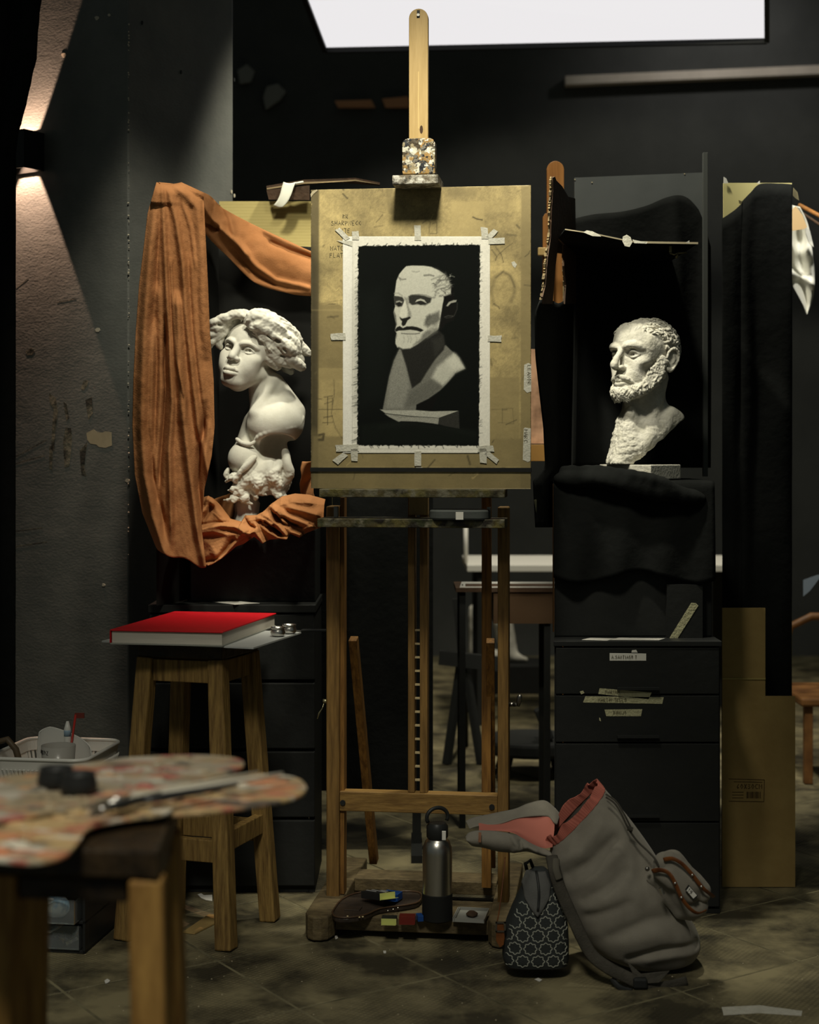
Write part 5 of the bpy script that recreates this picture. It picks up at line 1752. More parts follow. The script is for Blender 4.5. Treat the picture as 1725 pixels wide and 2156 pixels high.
def hang_fn(u, v):
    y = 384 + v * (808 - 34 * (1 - u) ** 1.5 + 5 * math.sin(u * 9))
    xl, xr = np.interp(y, YL, XL), np.interp(y, YR, XR)
    x = xl + (xr - xl) * u
    d = 0.0
    for path, a, w_ in RIDGES:
        ys, xs = [q[0] for q in path], [q[1] for q in path]
        fade = min(1, max(0, (y - ys[0] + 30) / 30)) * min(1, max(0, (ys[-1] - y + 60) / 60))
        e = (x - np.interp(y, ys, xs)) / w_
        d += a * fade * math.exp(-e * e) if e < 0 else a * fade * math.exp(-e * e * 0.55)
    for path, a, w_ in VALS:
        ys, xs = [q[0] for q in path], [q[1] for q in path]
        fade = min(1, max(0, (y - ys[0] + 40) / 60)) * min(1, max(0, (ys[-1] - y + 60) / 60))
        e = (x - np.interp(y, ys, xs)) / w_
        d -= a * fade * math.exp(-e * e)
    grow = 0.35 + 0.65 * min(1, max(0, (y - 384) / 160))
    d = d * grow + 0.0035 * mnoise.noise(Vector((x * 0.05, y * 0.02, 1))) + 0.0012 * mnoise.noise(Vector((x * 0.16, y * 0.09, 4)))
    edge = 0.020 * (1 - u) ** 3 * (1 if y > 430 else 0.3)
    sway = 0.02 * max(0, (y - 980) / 210) ** 2
    top = max(0, 1 - (y - 384) / 26)
    return PX(x, y + 4 * math.sin(u * 3.1) * top, 3.868 - d + edge - sway + 0.03 * top * top)


m = MB()
m.grid(hang_fn, 110, 200)
m.build('hanging_folds', cloth, drape, True, solid=0.0016)
# over the top of the box and down in a swag behind the board
TOPE = [(334, 384), (368, 388), (404, 398), (440, 411), (469, 438), (510, 461), (552, 482), (604, 506), (652, 528), (700, 545)]
BOTE = [(345, 392), (385, 402), (420, 424), (430, 484), (452, 514), (479, 540), (535, 594), (601, 616), (650, 623), (700, 622)]
FOLDS = [([(404, 396), (425, 425), (450, 466), (470, 486), (503, 520), (540, 562), (580, 590), (650, 606)], 0.016, 6),
         ([(440, 405), (470, 430), (486, 462), (494, 500), (520, 535)], 0.014, 6),
         ([(560, 488), (610, 512), (660, 532), (700, 545)], 0.012, 6),
         ([(430, 484), (479, 540), (535, 594), (601, 614), (700, 620)], 0.018, 9),
         ([(420, 420), (434, 450), (452, 470)], 0.012, 6)]
DIPS = [([(432, 470), (446, 474), (456, 480)], 0.022, 6), ([(570, 510), (610, 528), (656, 543)], 0.012, 5), ([(436, 408), (446, 416), (449, 420)], 0.014, 4), ([(492, 520), (530, 566), (576, 598)], 0.008, 5)]


def seg_d(px, py, path):
    best = 1e9
    for (ax, ay), (bx, by) in zip(path[:-1], path[1:]):
        ex, ey = bx - ax, by - ay
        t = min(1, max(0, ((px - ax) * ex + (py - ay) * ey) / (ex * ex + ey * ey)))
        best = min(best, (px - ax - ex * t) ** 2 + (py - ay - ey * t) ** 2)
    return math.sqrt(best)


def swag_fn(u, v):
    a, b = spl(TOPE, u), spl(BOTE, u)
    x, y = a + (b - a) * v
    d = 0.030 * math.sin(math.pi * min(1, v * 1.02)) * min(1, u * 3)
    for path, am, w_ in FOLDS:
        d += am * math.exp(-(seg_d(x, y, path) / w_) ** 2)
    for path, am, w_ in DIPS:
        d -= am * math.exp(-(seg_d(x, y, path) / w_) ** 2)
    d += 0.002 * mnoise.noise(Vector((x * 0.06, y * 0.06, 9)))
    Y = np.interp(u, [0, 0.2, 0.38, 0.6, 1], [3.885, 3.98, 4.11, 4.185, 4.185])
    return PX(x, y, float(Y) - d)


m = MB()
m.grid(swag_fn, 130, 46)
m.build('swag', cloth, drape, True, solid=0.0016)
# cloth gathered on the pedestal
Yp = 3.965
Kp = FPX / Yp


def c5(x, y, dy=0.0):
    px, py = 270 + x / 4.107, 960 + y / 4.107
    return np.array(((px - CX) / Kp, Yp + dy, EYE - (py - HZ) / Kp))


PT = [(540, 400), (610, 368), (700, 345), (760, 392), (820, 470), (880, 545), (975, 570), (1003, 518), (1110, 514), (1160, 488), (1240, 415), (1330, 352), (1440, 328), (1560, 338), (1700, 380)]
PB = [(540, 640), (575, 720), (610, 800), (640, 870), (664, 938), (745, 926), (840, 868), (950, 772), (1015, 752), (1108, 686), (1186, 742), (1240, 712), (1330, 700), (1395, 706), (1420, 655), (1500, 690), (1560, 652), (1700, 600)]
PF = [  # (path, height, half-width before the crest, half-width after it), in the same pixels
    ([(600, 480), (640, 410), (700, 365), (740, 400)], .026, 26, 26), ([(700, 350), (690, 430), (645, 500), (600, 590)], .022, 20, 30),
    ([(745, 400), (790, 470), (860, 548), (960, 580), (1040, 632)], .030, 22, 34), ([(590, 555), (640, 520), (650, 560)], .016, 16, 18),
    ([(580, 640), (700, 612), (820, 592), (940, 602), (1050, 640)], .030, 14, 36), ([(620, 660), (760, 640), (880, 668), (990, 672)], .014, 22, 26),
    ([(1110, 640), (1030, 690), (950, 745), (870, 835), (800, 900), (720, 930)], .018, 10, 14), ([(1100, 650), (1020, 660), (975, 700)], .020, 18, 18),
    ([(1000, 560), (1030, 524), (1110, 522), (1190, 546), (1260, 582)], .024, 14, 24), ([(1120, 600), (1135, 660), (1190, 735)], .024, 18, 22),
    ([(1180, 580), (1235, 645), (1310, 690), (1390, 704)], .026, 16, 26), ([(1140, 492), (1235, 525), (1320, 590), (1388, 670)], .032, 20, 34),
    ([(1245, 415), (1330, 372), (1440, 352), (1580, 380)], .030, 40, 60), ([(1262, 440), (1340, 480), (1420, 528), (1560, 578)], .026, 16, 34),
    ([(1305, 470), (1365, 565), (1425, 645), (1500, 670)], .030, 20, 30), ([(1400, 440), (1500, 465), (1640, 500)], .018, 26, 30), ([(1500, 600), (1540, 620), (1600, 600)], .016, 18, 18),
    ([(660, 700), (740, 760), (790, 850)], .010, 40, 40), ([(880, 690), (840, 760), (800, 860)], .010, 30, 40)]
PD = [([(580, 500), (625, 468), (632, 520), (640, 570)], .026, 16), ([(720, 430), (700, 500), (660, 560)], .014, 16), ([(640, 590), (760, 570), (850, 572)], .014, 14), ([(1010, 545), (1060, 600), (1110, 610)], .026, 16),
      ([(1160, 560), (1210, 610), (1260, 625), (1330, 660)], .020, 14), ([(1200, 560), (1270, 610), (1340, 672)], .022, 11), ([(1290, 500), (1340, 560), (1400, 600)], .022, 12), ([(1340, 520), (1420, 575), (1520, 610)], .020, 12),
      ([(1250, 460), (1270, 500), (1330, 560)], .014, 12), ([(920, 720), (860, 800), (800, 870)], .018, 16), ([(1060, 655), (1080, 700)], .018, 14), ([(680, 900), (760, 890)], .02, 20)]


def side_d(px, py, path):
    best, sg = 1e9, 1
    for (ax, ay), (bx, by) in zip(path[:-1], path[1:]):
        ex, ey = bx - ax, by - ay
        t = min(1, max(0, ((px - ax) * ex + (py - ay) * ey) / (ex * ex + ey * ey)))
        dx, dy = px - ax - ex * t, py - ay - ey * t
        q = dx * dx + dy * dy
        if q < best:
            best, sg = q, (1 if ex * dy - ey * dx > 0 else -1)
    return math.sqrt(best), sg


def pile_fn(u, v):
    x = 540 + 1160 * u
    yt_, yb_ = np.interp(x, [q[0] for q in PT], [q[1] for q in PT]), np.interp(x, [q[0] for q in PB], [q[1] for q in PB])
    y = yt_ + (yb_ - yt_) * v
    d = 0.062 * math.sin(math.pi / 2 * min(1, 0.1 + v * 1.1))
    for path, h, w0, w1 in PF:
        ds, sg = side_d(x, y, path)
        e = ds / (w0 if sg < 0 else w1)
        if e < 3:
            d += h * math.exp(-e ** 1.7)
    for path, h, w_ in PD:
        e = seg_d(x, y, path) / w_
        if e < 3:
            d -= h * (0.55 if x < 1000 else 1.0) * math.exp(-e * e)
    d += 0.003 * mnoise.noise(Vector((x * 0.012, y * 0.02, 2))) + 0.0008 * mnoise.noise(Vector((x * 0.06, y * 0.06, 5)))
    return tuple(c5(x, y, 0.010 - d + 0.03 * max(0, 1 - v * 5)))


m = MB()
m.grid(pile_fn, 220, 80)
m.build('gathered_folds', cloth, drape, True, solid=0.0016)


def pile_back(u, v):
    x = 600 + 480 * u
    y = np.interp(x, [600, 700, 800, 900, 1000, 1080], [420, 380, 345, 318, 330, 380]) + 260 * v
    return tuple(c5(x, y, 0.175 - 0.02 * math.sin(x * 0.03 + v * 3) - 0.03 * v))


m = MB()
m.grid(pile_back, 40, 16)
m.build('rear_folds', cloth, drape, True, solid=0.0016)


def pile_side(u, v):
    y = 50 + 330 * v
    x = np.interp(y, [50, 110, 180, 250, 330, 380], [1492, 1480, 1490, 1470, 1475, 1490]) + 120 * u
    return tuple(c5(x, y, 0.06 - 0.016 * math.sin(u * 4 + v * 5)))


m = MB()
m.grid(pile_side, 16, 20)
m.build('side_fold', cloth, drape, True, solid=0.0016)

# ------------------------------------------------------------------ stool with the red book
def stool(lab, C, bottoms, ztop, taper, leg_w, rails_z, seat_k, mw, seat_m, apron_m=None, apron_h=0.05):
    root = thing('wooden_stool', (C[0], C[1], 0), lab, 'stool')
    C = np.array(C)
    B = [np.array(b) for b in bottoms]
    zt = ztop - 0.035
    at = lambda b, z: np.append(C + (b - C) * (1 - (1 - taper) * z / zt), z)
    for i, b in enumerate(B):
        e = B[(i + 1) % 4] - b
        d = Vector(at(b, zt)) - Vector(at(b, 0.001))
        m = MB()
        p0, p1 = Vector(at(b, 0.001)), Vector(at(b, zt))
        up = Vector((e[0], e[1], 0)).normalized()
        m.bar(p0, p1, leg_w, leg_w, up=up, w1=leg_w * 0.95, h1=leg_w * 0.95)
        m.build('leg', mw, root, bevel=0.004)
    for i in range(4):
        for z, h in rails_z[i % 2]:
            a, b = at(B[i], z), at(B[(i + 1) % 4], z)
            dv = (b - a) / np.linalg.norm(b - a) * (leg_w * 0.5 + 0.0012)
            MB().bar(a + dv, b - dv, 0.022, h).build('stretcher', mw, root, bevel=0.002)
        a, b = at(B[i], zt - 0.003 - apron_h / 2), at(B[(i + 1) % 4], zt - 0.003 - apron_h / 2)
        dv = (b - a) / np.linalg.norm(b - a) * (leg_w * 0.5 + 0.0012)
        MB().bar(a + dv, b - dv, 0.02, apron_h).build('apron', apron_m or mw, root, bevel=0.002)
    MB().prism([np.append(C + (b - C) * seat_k, zt + 0.0005) for b in B], (0, 0, 0.0335)).build('seat', seat_m, root, bevel=0.004)
    return root


leg_wood = mat('leg_wood', srgb(158, 128, 72), 0.65, col2=srgb(92, 68, 36), scale=10, stretch=(11, 11, 0.9), bump=0.35, bscale=26, detail=8, mix=(0.3, 0.7))
seat_dark = mat('seat_dark', srgb(66, 52, 34), 0.4, col2=srgb(30, 24, 18), scale=18, bump=0.4, bscale=40)
FB = [(-0.408, 3.490), (-0.330, 3.71), (-0.568, 3.786), (-0.648, 3.565)]
st1 = stool('wooden stool of bare legs carrying the big red book', (-0.488, 3.638), FB, 0.675, 0.70, 0.040, ([(0.235, 0.045)], [(0.215, 0.050)]), 0.83, leg_wood, seat_dark)
zs = 0.6755
b0, b1, b2 = np.array((-0.700, 3.565)), np.array((-0.343, 3.440)), np.array((-0.258, 3.735))
b3 = b0 + b2 - b1
o = MB().prism([(*b, zs) for b in (b0, b1, b2, b3)], (0, 0, 0.0035)).build('grey_board', grey_board)
o.name = 'board_sheet'
o.data.materials[0] = mat('pale_grey_board', (0.40, 0.41, 0.40, 1), 0.6)
tag(o, 'thin pale grey board sheet lying between the stool and the red book', 'board')
# book
zb_ = zs + 0.0040
red = mat('red_cover', (0.56, 0.003, 0.010, 1), 0.55, col2=(0.50, 0.003, 0.009, 1), scale=60, bump=0.02, bscale=300, spec=0.35)
k0, k1, k2 = np.array((-0.668, 3.497)), np.array((-0.412, 3.452)), np.array((-0.328, 3.850))
k3 = k0 + k2 - k1
book = thing('red_book', (*((k0 + k2) / 2), zb_), 'thick large book with a bright red cover lying flat on a stool', 'book')
ins = lambda q, d: q + ((k0 + k2) / 2 - q) * d
MB().prism([(*q, zb_) for q in (k0, k1, k2, k3)], (0, 0, 0.0028)).build('back_cover', mat('grey_cover', (0.30, 0.30, 0.26, 1), 0.6), book)
pg = mat('page_edges', (0.60, 0.56, 0.48, 1), 0.85, col2=(0.52, 0.48, 0.41, 1), scale=14, stretch=(1, 1, 60))
MB().prism([(*ins(q, 0.02), zb_ + 0.0030) for q in (k0, k1, k2, k3)], (0, 0, 0.0262)).build('page_block', pg, book)
MB().prism([(*ins(q, -0.006), zb_ + 0.0294) for q in (k0, k1, k2, k3)], (0, 0, 0.0036)).build('front_cover', red, book, bevel=0.0014)
MB().prism([(*ins(k3, -0.006), zb_ + 0.003), (*ins(k0, -0.006), zb_ + 0.003), (*ins(k0, 0.006), zb_ + 0.003), (*ins(k3, 0.006), zb_ + 0.003)], (0, 0, 0.0262)).build('spine', red, book)


def dipper(c, lab, s=1.0):
    r = thing('metal_cup', c, lab, 'cup', 'metal oil cups on the grey board')
    MB().lathe([(0.0105 * s, 0), (0.0165 * s, 0.004 * s), (0.0175 * s, 0.010 * s), (0.0155 * s, 0.016 * s), (0.0145 * s, 0.0175 * s), (0.0165 * s, 0.020 * s), (0.0165 * s, 0.0225 * s), (0.0150 * s, 0.0225 * s), (0.0130 * s, 0.016 * s), (0.001, 0.004 * s)], c, 24).build('cup_body', steel, r, True)
    MB().lathe([(0.0152 * s, 0.0150 * s), (0.0166 * s, 0.0158 * s), (0.0152 * s, 0.0166 * s)], c, 24).build('collar', dark_steel, r, True)


dipper((-0.306, 3.645, zs + 0.0036), 'small shiny metal oil cup on the grey board, nearer to the viewer')
dipper((-0.284, 3.700, zs + 0.0036), 'small shiny metal oil cup on the grey board, half hidden by its twin')
kn = thing('palette_knife', (-0.27, 3.73, zs + 0.004), 'dark flat palette knife sticking out past the two metal cups', 'knife')
MB().bar((-0.335, 3.765, zs + 0.0045), (-0.258, 3.745, zs + 0.0056), 0.012, 0.0016).build('blade', dark_steel, kn)
MB().bar((-0.2575, 3.745, zs + 0.0065), (-0.185, 3.728, zs + 0.0085), 0.016, 0.006).build('handle', black_plastic, kn, bevel=0.002)

# ------------------------------------------------------------------ drawer tower with a white basket
UO, ud, uw = np.array((-0.716, 3.458)), np.array((0.15, 0.989)), np.array((-0.989, 0.15))
UM = Matrix(((uw[0], ud[0], 0, UO[0]), (uw[1], ud[1], 0, UO[1]), (0, 0, 1, 0), (0, 0, 0, 1)))
tower = thing('drawer_tower', (UO[0] - 0.1, UO[1] + 0.1, 0), 'black plastic tower of clear drawers standing on the floor by the stool', 'drawers')
m = MB(UM)
m.box(0, 0.008, 0.02, 0.26, 0.001, 0.34).box(0.206, 0.214, 0.02, 0.26, 0.001, 0.34).box(0.008, 0.206, 0.252, 0.26, 0.001, 0.34)
for z in (0.001, 0.066, 0.131, 0.196, 0.261, 0.328):
    m.box(0.0, 0.214, 0.0, 0.252, z, z + 0.007)
m.box(0, 0.006, 0.0, 0.02, 0.001, 0.338).box(0.208, 0.214, 0.0, 0.02, 0.001, 0.338)
m.build('casing', black_plastic, tower, bevel=0.001)
clear = mat('clear_plastic', (0.85, 0.9, 0.9, 1), 0.12, trans=0.92, spec=0.5)
clear.node_tree.nodes['Principled BSDF'].inputs['IOR'].default_value = 1.25
junk = paint_mat('junk', (0.12, 0.13, 0.12, 1), [(0.25, 0.22, 0.15, 1), (0.4, 0.42, 0.42, 1), (0.05, 0.05, 0.05, 1), (0.3, 0.2, 0.1, 1)], 40, 3.0)
for k, z in enumerate((0.009, 0.074, 0.139, 0.204, 0.269)):
    f = 0.0 if k != 1 else -0.03
    dr_ = MB(UM)
    dr_.box(0.012, 0.202, f - 0.006, f - 0.003, z + 0.001, z + 0.054)
    dr_.box(0.012, 0.014, f - 0.003, 0.20, z + 0.002, z + 0.050)
    dr_.box(0.200, 0.202, f - 0.003, 0.20, z + 0.002, z + 0.050)
    dr_.box(0.012, 0.202, f - 0.003, 0.20, z + 0.001, z + 0.003)
    d_ = dr_.build('drawer', clear, tower)
    h_ = MB(UM)
    h_.tube([(0.06, f - 0.006, z + 0.050), (0.075, f - 0.014, z + 0.042), (0.107, f - 0.016, z + 0.039), (0.139, f - 0.014, z + 0.042), (0.154, f - 0.006, z + 0.050)], 0.0025, 6)
    h_.build('drawer_lip', clear, d_, True)
    if k != 1:
        g = MB(UM)
        for _ in range(14):
            x, y, zz = rnd.uniform(0.03, 0.18), rnd.uniform(0.01, 0.06), z + rnd.uniform(0.005, 0.03)
            a = rnd.uniform(0, 3.1)
            g.bar((x, y, zz), (x + 0.03 * math.cos(a), y + 0.01, zz + 0.02 * math.sin(a)), 0.012, 0.008)
        o = g.build('drawer_contents', junk, d_)
        o['kind'] = 'stuff'
# bundle of cloth or wrapping in the middle drawer
S = Sculpt((-0.92, 3.36, 0.04), (-0.68, 3.56, 0.20), 0.003)
bc = np.array((UM @ Vector((0.080, -0.012, 0.117))))
S.ell(bc, (0.030, 0.018, 0.034), 0)
S.ell(bc + (0.022, -0.004, -0.010), (0.026, 0.016, 0.026), 0.008)
S.ell(bc + (-0.02, -0.004, 0.024), (0.024, 0.016, 0.018), 0.008)
bt = bc - (0, 0, 0.034)
root = thing('blue_wrapper', tuple(bt), 'crumpled pale blue and white wrapper sticking out of an open clear drawer', 'wrapper')
blue = mat('blue_foil', (0.16, 0.30, 0.42, 1), 0.4, col2=(0.55, 0.58, 0.58, 1), scale=16, mix=(0.48, 0.56), bump=0.3, bscale=40)
S.build('crumpled_foil', blue, root, lambda v: 0.003 * mnoise.noise(Vector(v) * 60))
MB().prism([tuple(bc + np.array(q)) for q in ((-0.022, -0.0195, -0.016), (0.012, -0.0205, -0.020), (0.016, -0.0205, 0.012), (-0.02, -0.0195, 0.018))], (0, 0.001, 0)).build('printed_panel', white_paper, root)
fp = lambda u, v: tuple(bc + np.array((-0.018 + u, -0.0215, 0.010 - v)))
writing('ARGILA', 0, 0, 0.007, fp, (0, -1, 0), 0.0012).build('lettering', ink, root)
# basket
BZ = 0.3385
bas = thing('white_basket', (UO[0] - 0.1, UO[1] + 0.1, BZ), 'white slotted plastic basket on top of the black drawer tower', 'basket')


def rrect(x0, x1, y0, y1, r, n=5):
    out = []
    for cx_, cy_, a0 in ((x1 - r, y1 - r, 0), (x0 + r, y1 - r, 90), (x0 + r, y0 + r, 180), (x1 - r, y0 + r, 270)):
        for k in range(n + 1):
            a = math.radians(a0 + 90 * k / n)
            out.append((cx_ + r * math.cos(a), cy_ + r * math.sin(a)))
    return out


low = rrect(0.015, 0.215, 0.012, 0.235, 0.03)
top = rrect(0.0, 0.23, -0.004, 0.25, 0.035)
m = MB(UM)
m.prism([(x, y, BZ + 0.0005) for x, y in low], (0, 0, 0.004))
n_ = len(low)
for i in range(n_):                                                       # ribs between the slots
    j = (i + 1) % n_
    L = math.dist(low[i], low[j])
    cnt = max(1, int(L / 0.0085))
    for k in range(cnt):
        t = (k + 0.5) / cnt
        a = (low[i][0] * (1 - t) + low[j][0] * t, low[i][1] * (1 - t) + low[j][1] * t, BZ + 0.012)
        b = (top[i][0] * (1 - t) + top[j][0] * t, top[i][1] * (1 - t) + top[j][1] * t, BZ + 0.064)
        m.bar(a, b, 0.0045, 0.002)


def wall_band(zl, zh):
    vs, fs = [], []
    f = lambda q0, q1, z: (q0[0] + (q1[0] - q0[0]) * z / 0.088, q0[1] + (q1[1] - q0[1]) * z / 0.088, BZ + z)
    for i in range(n_):
        vs += [f(low[i], top[i], zl), f(low[i], top[i], zh)]
    for i in range(n_):
        j = (i + 1) % n_
        fs.append((2 * i, 2 * j, 2 * j + 1, 2 * i + 1))
    m._add(vs, fs)


wall_band(0.0, 0.012)
wall_band(0.062, 0.088)
m.build('basket_wall', white_plastic, bas, solid=0.0022)
m = MB(UM)
m.tube([(x, y, BZ + 0.088) for x, y in top] + [(top[0][0], top[0][1], BZ + 0.088)], 0.0042, 8, caps=False)
m.build('rim', white_plastic, bas, True)
# things in the basket
cpx = UM @ Vector((0.085, 0.06, BZ + 0.0045))
cup = thing('measuring_cup', tuple(cpx), 'clear plastic measuring cup printed with words standing in the white basket', 'cup')
cup_pl = mat('cup_plastic', (0.66, 0.63, 0.56, 1), 0.25, trans=0.45, spec=0.5)
MB().lathe([(0.030, 0.0), (0.034, 0.03), (0.0385, 0.105), (0.0375, 0.105), (0.033, 0.03), (0.029, 0.002), (0.001, 0.002)], cpx, 32).build('cup_wall', cup_pl, cup, True)
MB().lathe([(0.001, 0.004), (0.026, 0.004), (0.029, 0.02), (0.030, 0.055), (0.022, 0.065), (0.001, 0.06)], cpx, 20).build('cup_contents', paint_mat('rinse', (0.45, 0.36, 0.32, 1), [(0.55, 0.28, 0.22, 1), (0.12, 0.12, 0.12, 1), (0.6, 0.55, 0.5, 1)], 60, 2.0), cup, True)


def cyl_place(zz, off):
    def f(u, v):
        a = -math.pi / 2 + off + u / 0.037
        z = zz - v
        rr = 0.0345 + (z - 0.03) * 0.055 + 0.0008
        return (cpx.x + rr * math.cos(a), cpx.y + rr * math.sin(a), cpx.z + z)
    return f


for txt, zz, off in (('AZUCAR', 0.078, -0.45), ('ARROZ', 0.098, -1.25), ('-50', 0.07, -1.1), ('-', 0.062, 0.0)):
    mm = writing(txt, 0, 0, 0.0085, cyl_place(zz, off), (0, -1, 0), 0.0012)
    mm.build('lettering', ink, cup)
sc = thing('white_scoop', tuple(UM @ Vector((0.12, 0.10, BZ + 0.0045))), 'white plastic scoop with a curved lip rising behind the measuring cup', 'scoop')
S0 = UM @ Vector((0.135, 0.10, 0))
m = MB(UM)


def scoop(u, v):
    a = math.pi * (0.05 + 0.9 * u)
    rr = 0.044
    h = 0.128 * math.sin(min(1.0, v * 1.0) * math.pi / 2) * (1 - 0.55 * abs(u - 0.25) ** 1.3)
    return (0.100 + 0.062 * math.cos(a) * (1.0 + 0.15 * (1 - v)), 0.135 + 0.035 * math.sin(a) * 0.6, BZ + 0.006 + h)


m.grid(scoop, 26, 12)
m.build('scoop_bowl', white_plastic, sc, True, solid=0.003)
br = thing('red_brush', tuple(UM @ Vector((0.095, 0.16, BZ + 0.005))), 'thin red handled brush standing in the white basket', 'brush')
pb = [UM @ Vector((0.092, 0.12, BZ + 0.006)), UM @ Vector((0.082, 0.16, 0.50))]
MB().tube(pb, [0.0022, 0.0028], 8).build('handle', mat('red_plastic', (0.42, 0.03, 0.02, 1), 0.4), br, True)
MB().box(pb[1].x - 0.002, pb[1].x + 0.020, pb[1].y - 0.002, pb[1].y + 0.002, pb[1].z - 0.008, pb[1].z + 0.004).build('flag_end', mat('dark_red', (0.16, 0.03, 0.02, 1), 0.6), br)
tu_ = thing('paint_tube', tuple(UM @ Vector((0.10, 0.15, BZ + 0.005))), 'small white and blue paint tube standing upright behind the measuring cup', 'tube')
pt = UM @ Vector((0.098, 0.150, BZ + 0.0055))
MB().lathe([(0.007, 0), (0.008, 0.04), (0.008, 0.125), (0.003, 0.142), (0.001, 0.142)], pt, 16).build('tube_body', white_plastic, tu_, True)
MB().lathe([(0.0083, 0.108), (0.0084, 0.118), (0.0083, 0.122)], pt, 16).build('blue_band', mat('light_blue', (0.30, 0.42, 0.52, 1), 0.5), tu_, True)
hd = thing('carving_tool', tuple(UM @ Vector((0.19, 0.05, BZ + 0.005))), 'dark brown curved tool handle arching over the edge of the white basket', 'tool')
MB(UM).tube([(0.165, 0.045, BZ + 0.012), (0.168, 0.046, BZ + 0.06), (0.180, 0.046, BZ + 0.10), (0.200, 0.046, BZ + 0.122), (0.225, 0.046, BZ + 0.115), (0.24, 0.046, BZ + 0.09)], 0.0075, 10).build('grip', mat('dark_brown', (0.10, 0.07, 0.04, 1), 0.5), hd, True)

# ------------------------------------------------------------------ near stool with palettes (closest to the camera)
NB = [(-0.272, 1.700), (-0.288, 1.945), (-0.482, 1.955), (-0.466, 1.725)]
st2 = stool('wooden stool nearest the camera, covered by paint-crusted palettes', (-0.372, 1.832), NB, 0.678, 0.84, 0.040, ([(0.235, 0.045)], [(0.215, 0.050)]), 1.0, mat('near_wood', srgb(176, 136, 74), 0.6, col2=srgb(128, 92, 46), scale=9, stretch=(7, 7, 0.8), bump=0.2), seat_dark, seat_dark, 0.024)
PC_ = [(0.36, 0.28, 0.17, 1), (0.60, 0.24, 0.12, 1), (0.12, 0.10, 0.08, 1), (0.68, 0.62, 0.50, 1), (0.45, 0.14, 0.10, 1), (0.66, 0.46, 0.24, 1), (0.20, 0.17, 0.12, 1)]
pal_a = paint_mat('palette_paint', srgb(190, 162, 116), PC_, 11, 2.0, bump=0.6, thr=(0.50, 0.60), stretch=(1, 2.2, 1), rough=0.45)
pal_b = paint_mat('palette_paint_grey', srgb(160, 144, 116), [(0.35, 0.31, 0.24, 1), (0.42, 0.12, 0.10, 1), (0.48, 0.44, 0.36, 1), (0.12, 0.11, 0.09, 1), (0.55, 0.30, 0.14, 1)], 13, 6.0, bump=0.6, thr=(0.50, 0.60), stretch=(1, 2.2, 1), rough=0.45)


def palette(pts, z, lab, m_, th=0.005):
    g = []
    for x, y in pts:
        Y = (EYE - z) * FPX / (y - HZ)
        g.append(((x - CX) / FPX * Y, Y))
    sm = []
    n = len(g)
    for i in range(n):
        for k in range(4):
            t = k / 4
            p0, p1, p2, p3 = (np.array(g[(i + d) % n]) for d in (-1, 0, 1, 2))
            sm.append(0.5 * (2 * p1 + (p2 - p0) * t + (2 * p0 - 5 * p1 + 4 * p2 - p3) * t * t + (3 * p1 - p0 - 3 * p2 + p3) * t ** 3))
    c = np.mean(sm, 0)
    root = thing('paint_palette', (c[0], c[1], z), lab, 'palette')
    MB().prism([(a[0], a[1], z) for a in sm], (0, 0, th)).build('palette_board', m_, root, bevel=0.0015)
    S = Sculpt((min(a[0] for a in sm), min(a[1] for a in sm), z + th - 0.003), (max(a[0] for a in sm), max(a[1] for a in sm), z + th + 0.02), 0.0035)
    q = random.Random(int(z * 1e4))
    S.F[:, :, 0] = 1.0
    from_poly = [tuple(a) for a in sm]

    def inside(x, y):
        r_ = False
        for (ax, ay), (bx, by) in zip(from_poly, from_poly[1:] + from_poly[:1]):
            if (ay > y) != (by > y) and x < ax + (y - ay) * (bx - ax) / (by - ay):
                r_ = not r_
        return r_
    k = 0
    while k < 70:
        x, y = q.uniform(S.lo[0], S.lo[0] + S.n[0] * S.h), q.uniform(S.lo[1], S.lo[1] + S.n[1] * S.h)
        k += 1
        rr = q.uniform(0.008, 0.022)
        if all(inside(x + rr * 1.3 * math.cos(t), y + rr * 1.3 * math.sin(t)) for t in np.arange(0, 6.2, 0.8)):
            S.ell((x, y, z + th), (rr * q.uniform(0.7, 1.3), rr * q.uniform(0.5, 1.1), q.uniform(0.001, 0.0055)), 0.002, rot=(0, 0, q.uniform(0, 180)))
    o = S.build('paint_dabs', m_, root, lambda v: 0.0012 * mnoise.noise(Vector(v) * 150))
    o['kind'] = 'stuff'
    return root


PA_ = [(645, 1660), (606, 1640), (480, 1636), (300, 1645), (100, 1665), (-80, 1690), (-80, 1765), (60, 1748), (180, 1738), (270, 1724), (400, 1720), (560, 1700), (630, 1682)]
PB_ = [(515, 1612), (480, 1600), (380, 1596), (250, 1604), (100, 1628), (-80, 1662), (-80, 1742), (100, 1718), (250, 1688), (400, 1654), (490, 1630)]
PC2 = [(362, 1706), (300, 1698), (180, 1700), (-80, 1724), (-80, 1800), (30, 1822), (90, 1822), (138, 1808), (166, 1780), (190, 1750), (250, 1734), (340, 1722)]
palette(PA_, 0.6788, 'large paint-crusted wooden palette with a rounded tip reaching furthest over the stool edge', pal_a)
palette(PC2, 0.6860, 'paint-covered palette with a wavy pale edge nearest the camera', pal_a)
palette(PB_, 0.6932, 'greyish paint-smeared palette lying on top of the pile at the back', pal_b)


def gp(px, py, z):
    Y = (EYE - z) * FPX / (py - HZ)
    return Vector(((px - CX) / FPX * Y, Y, z))


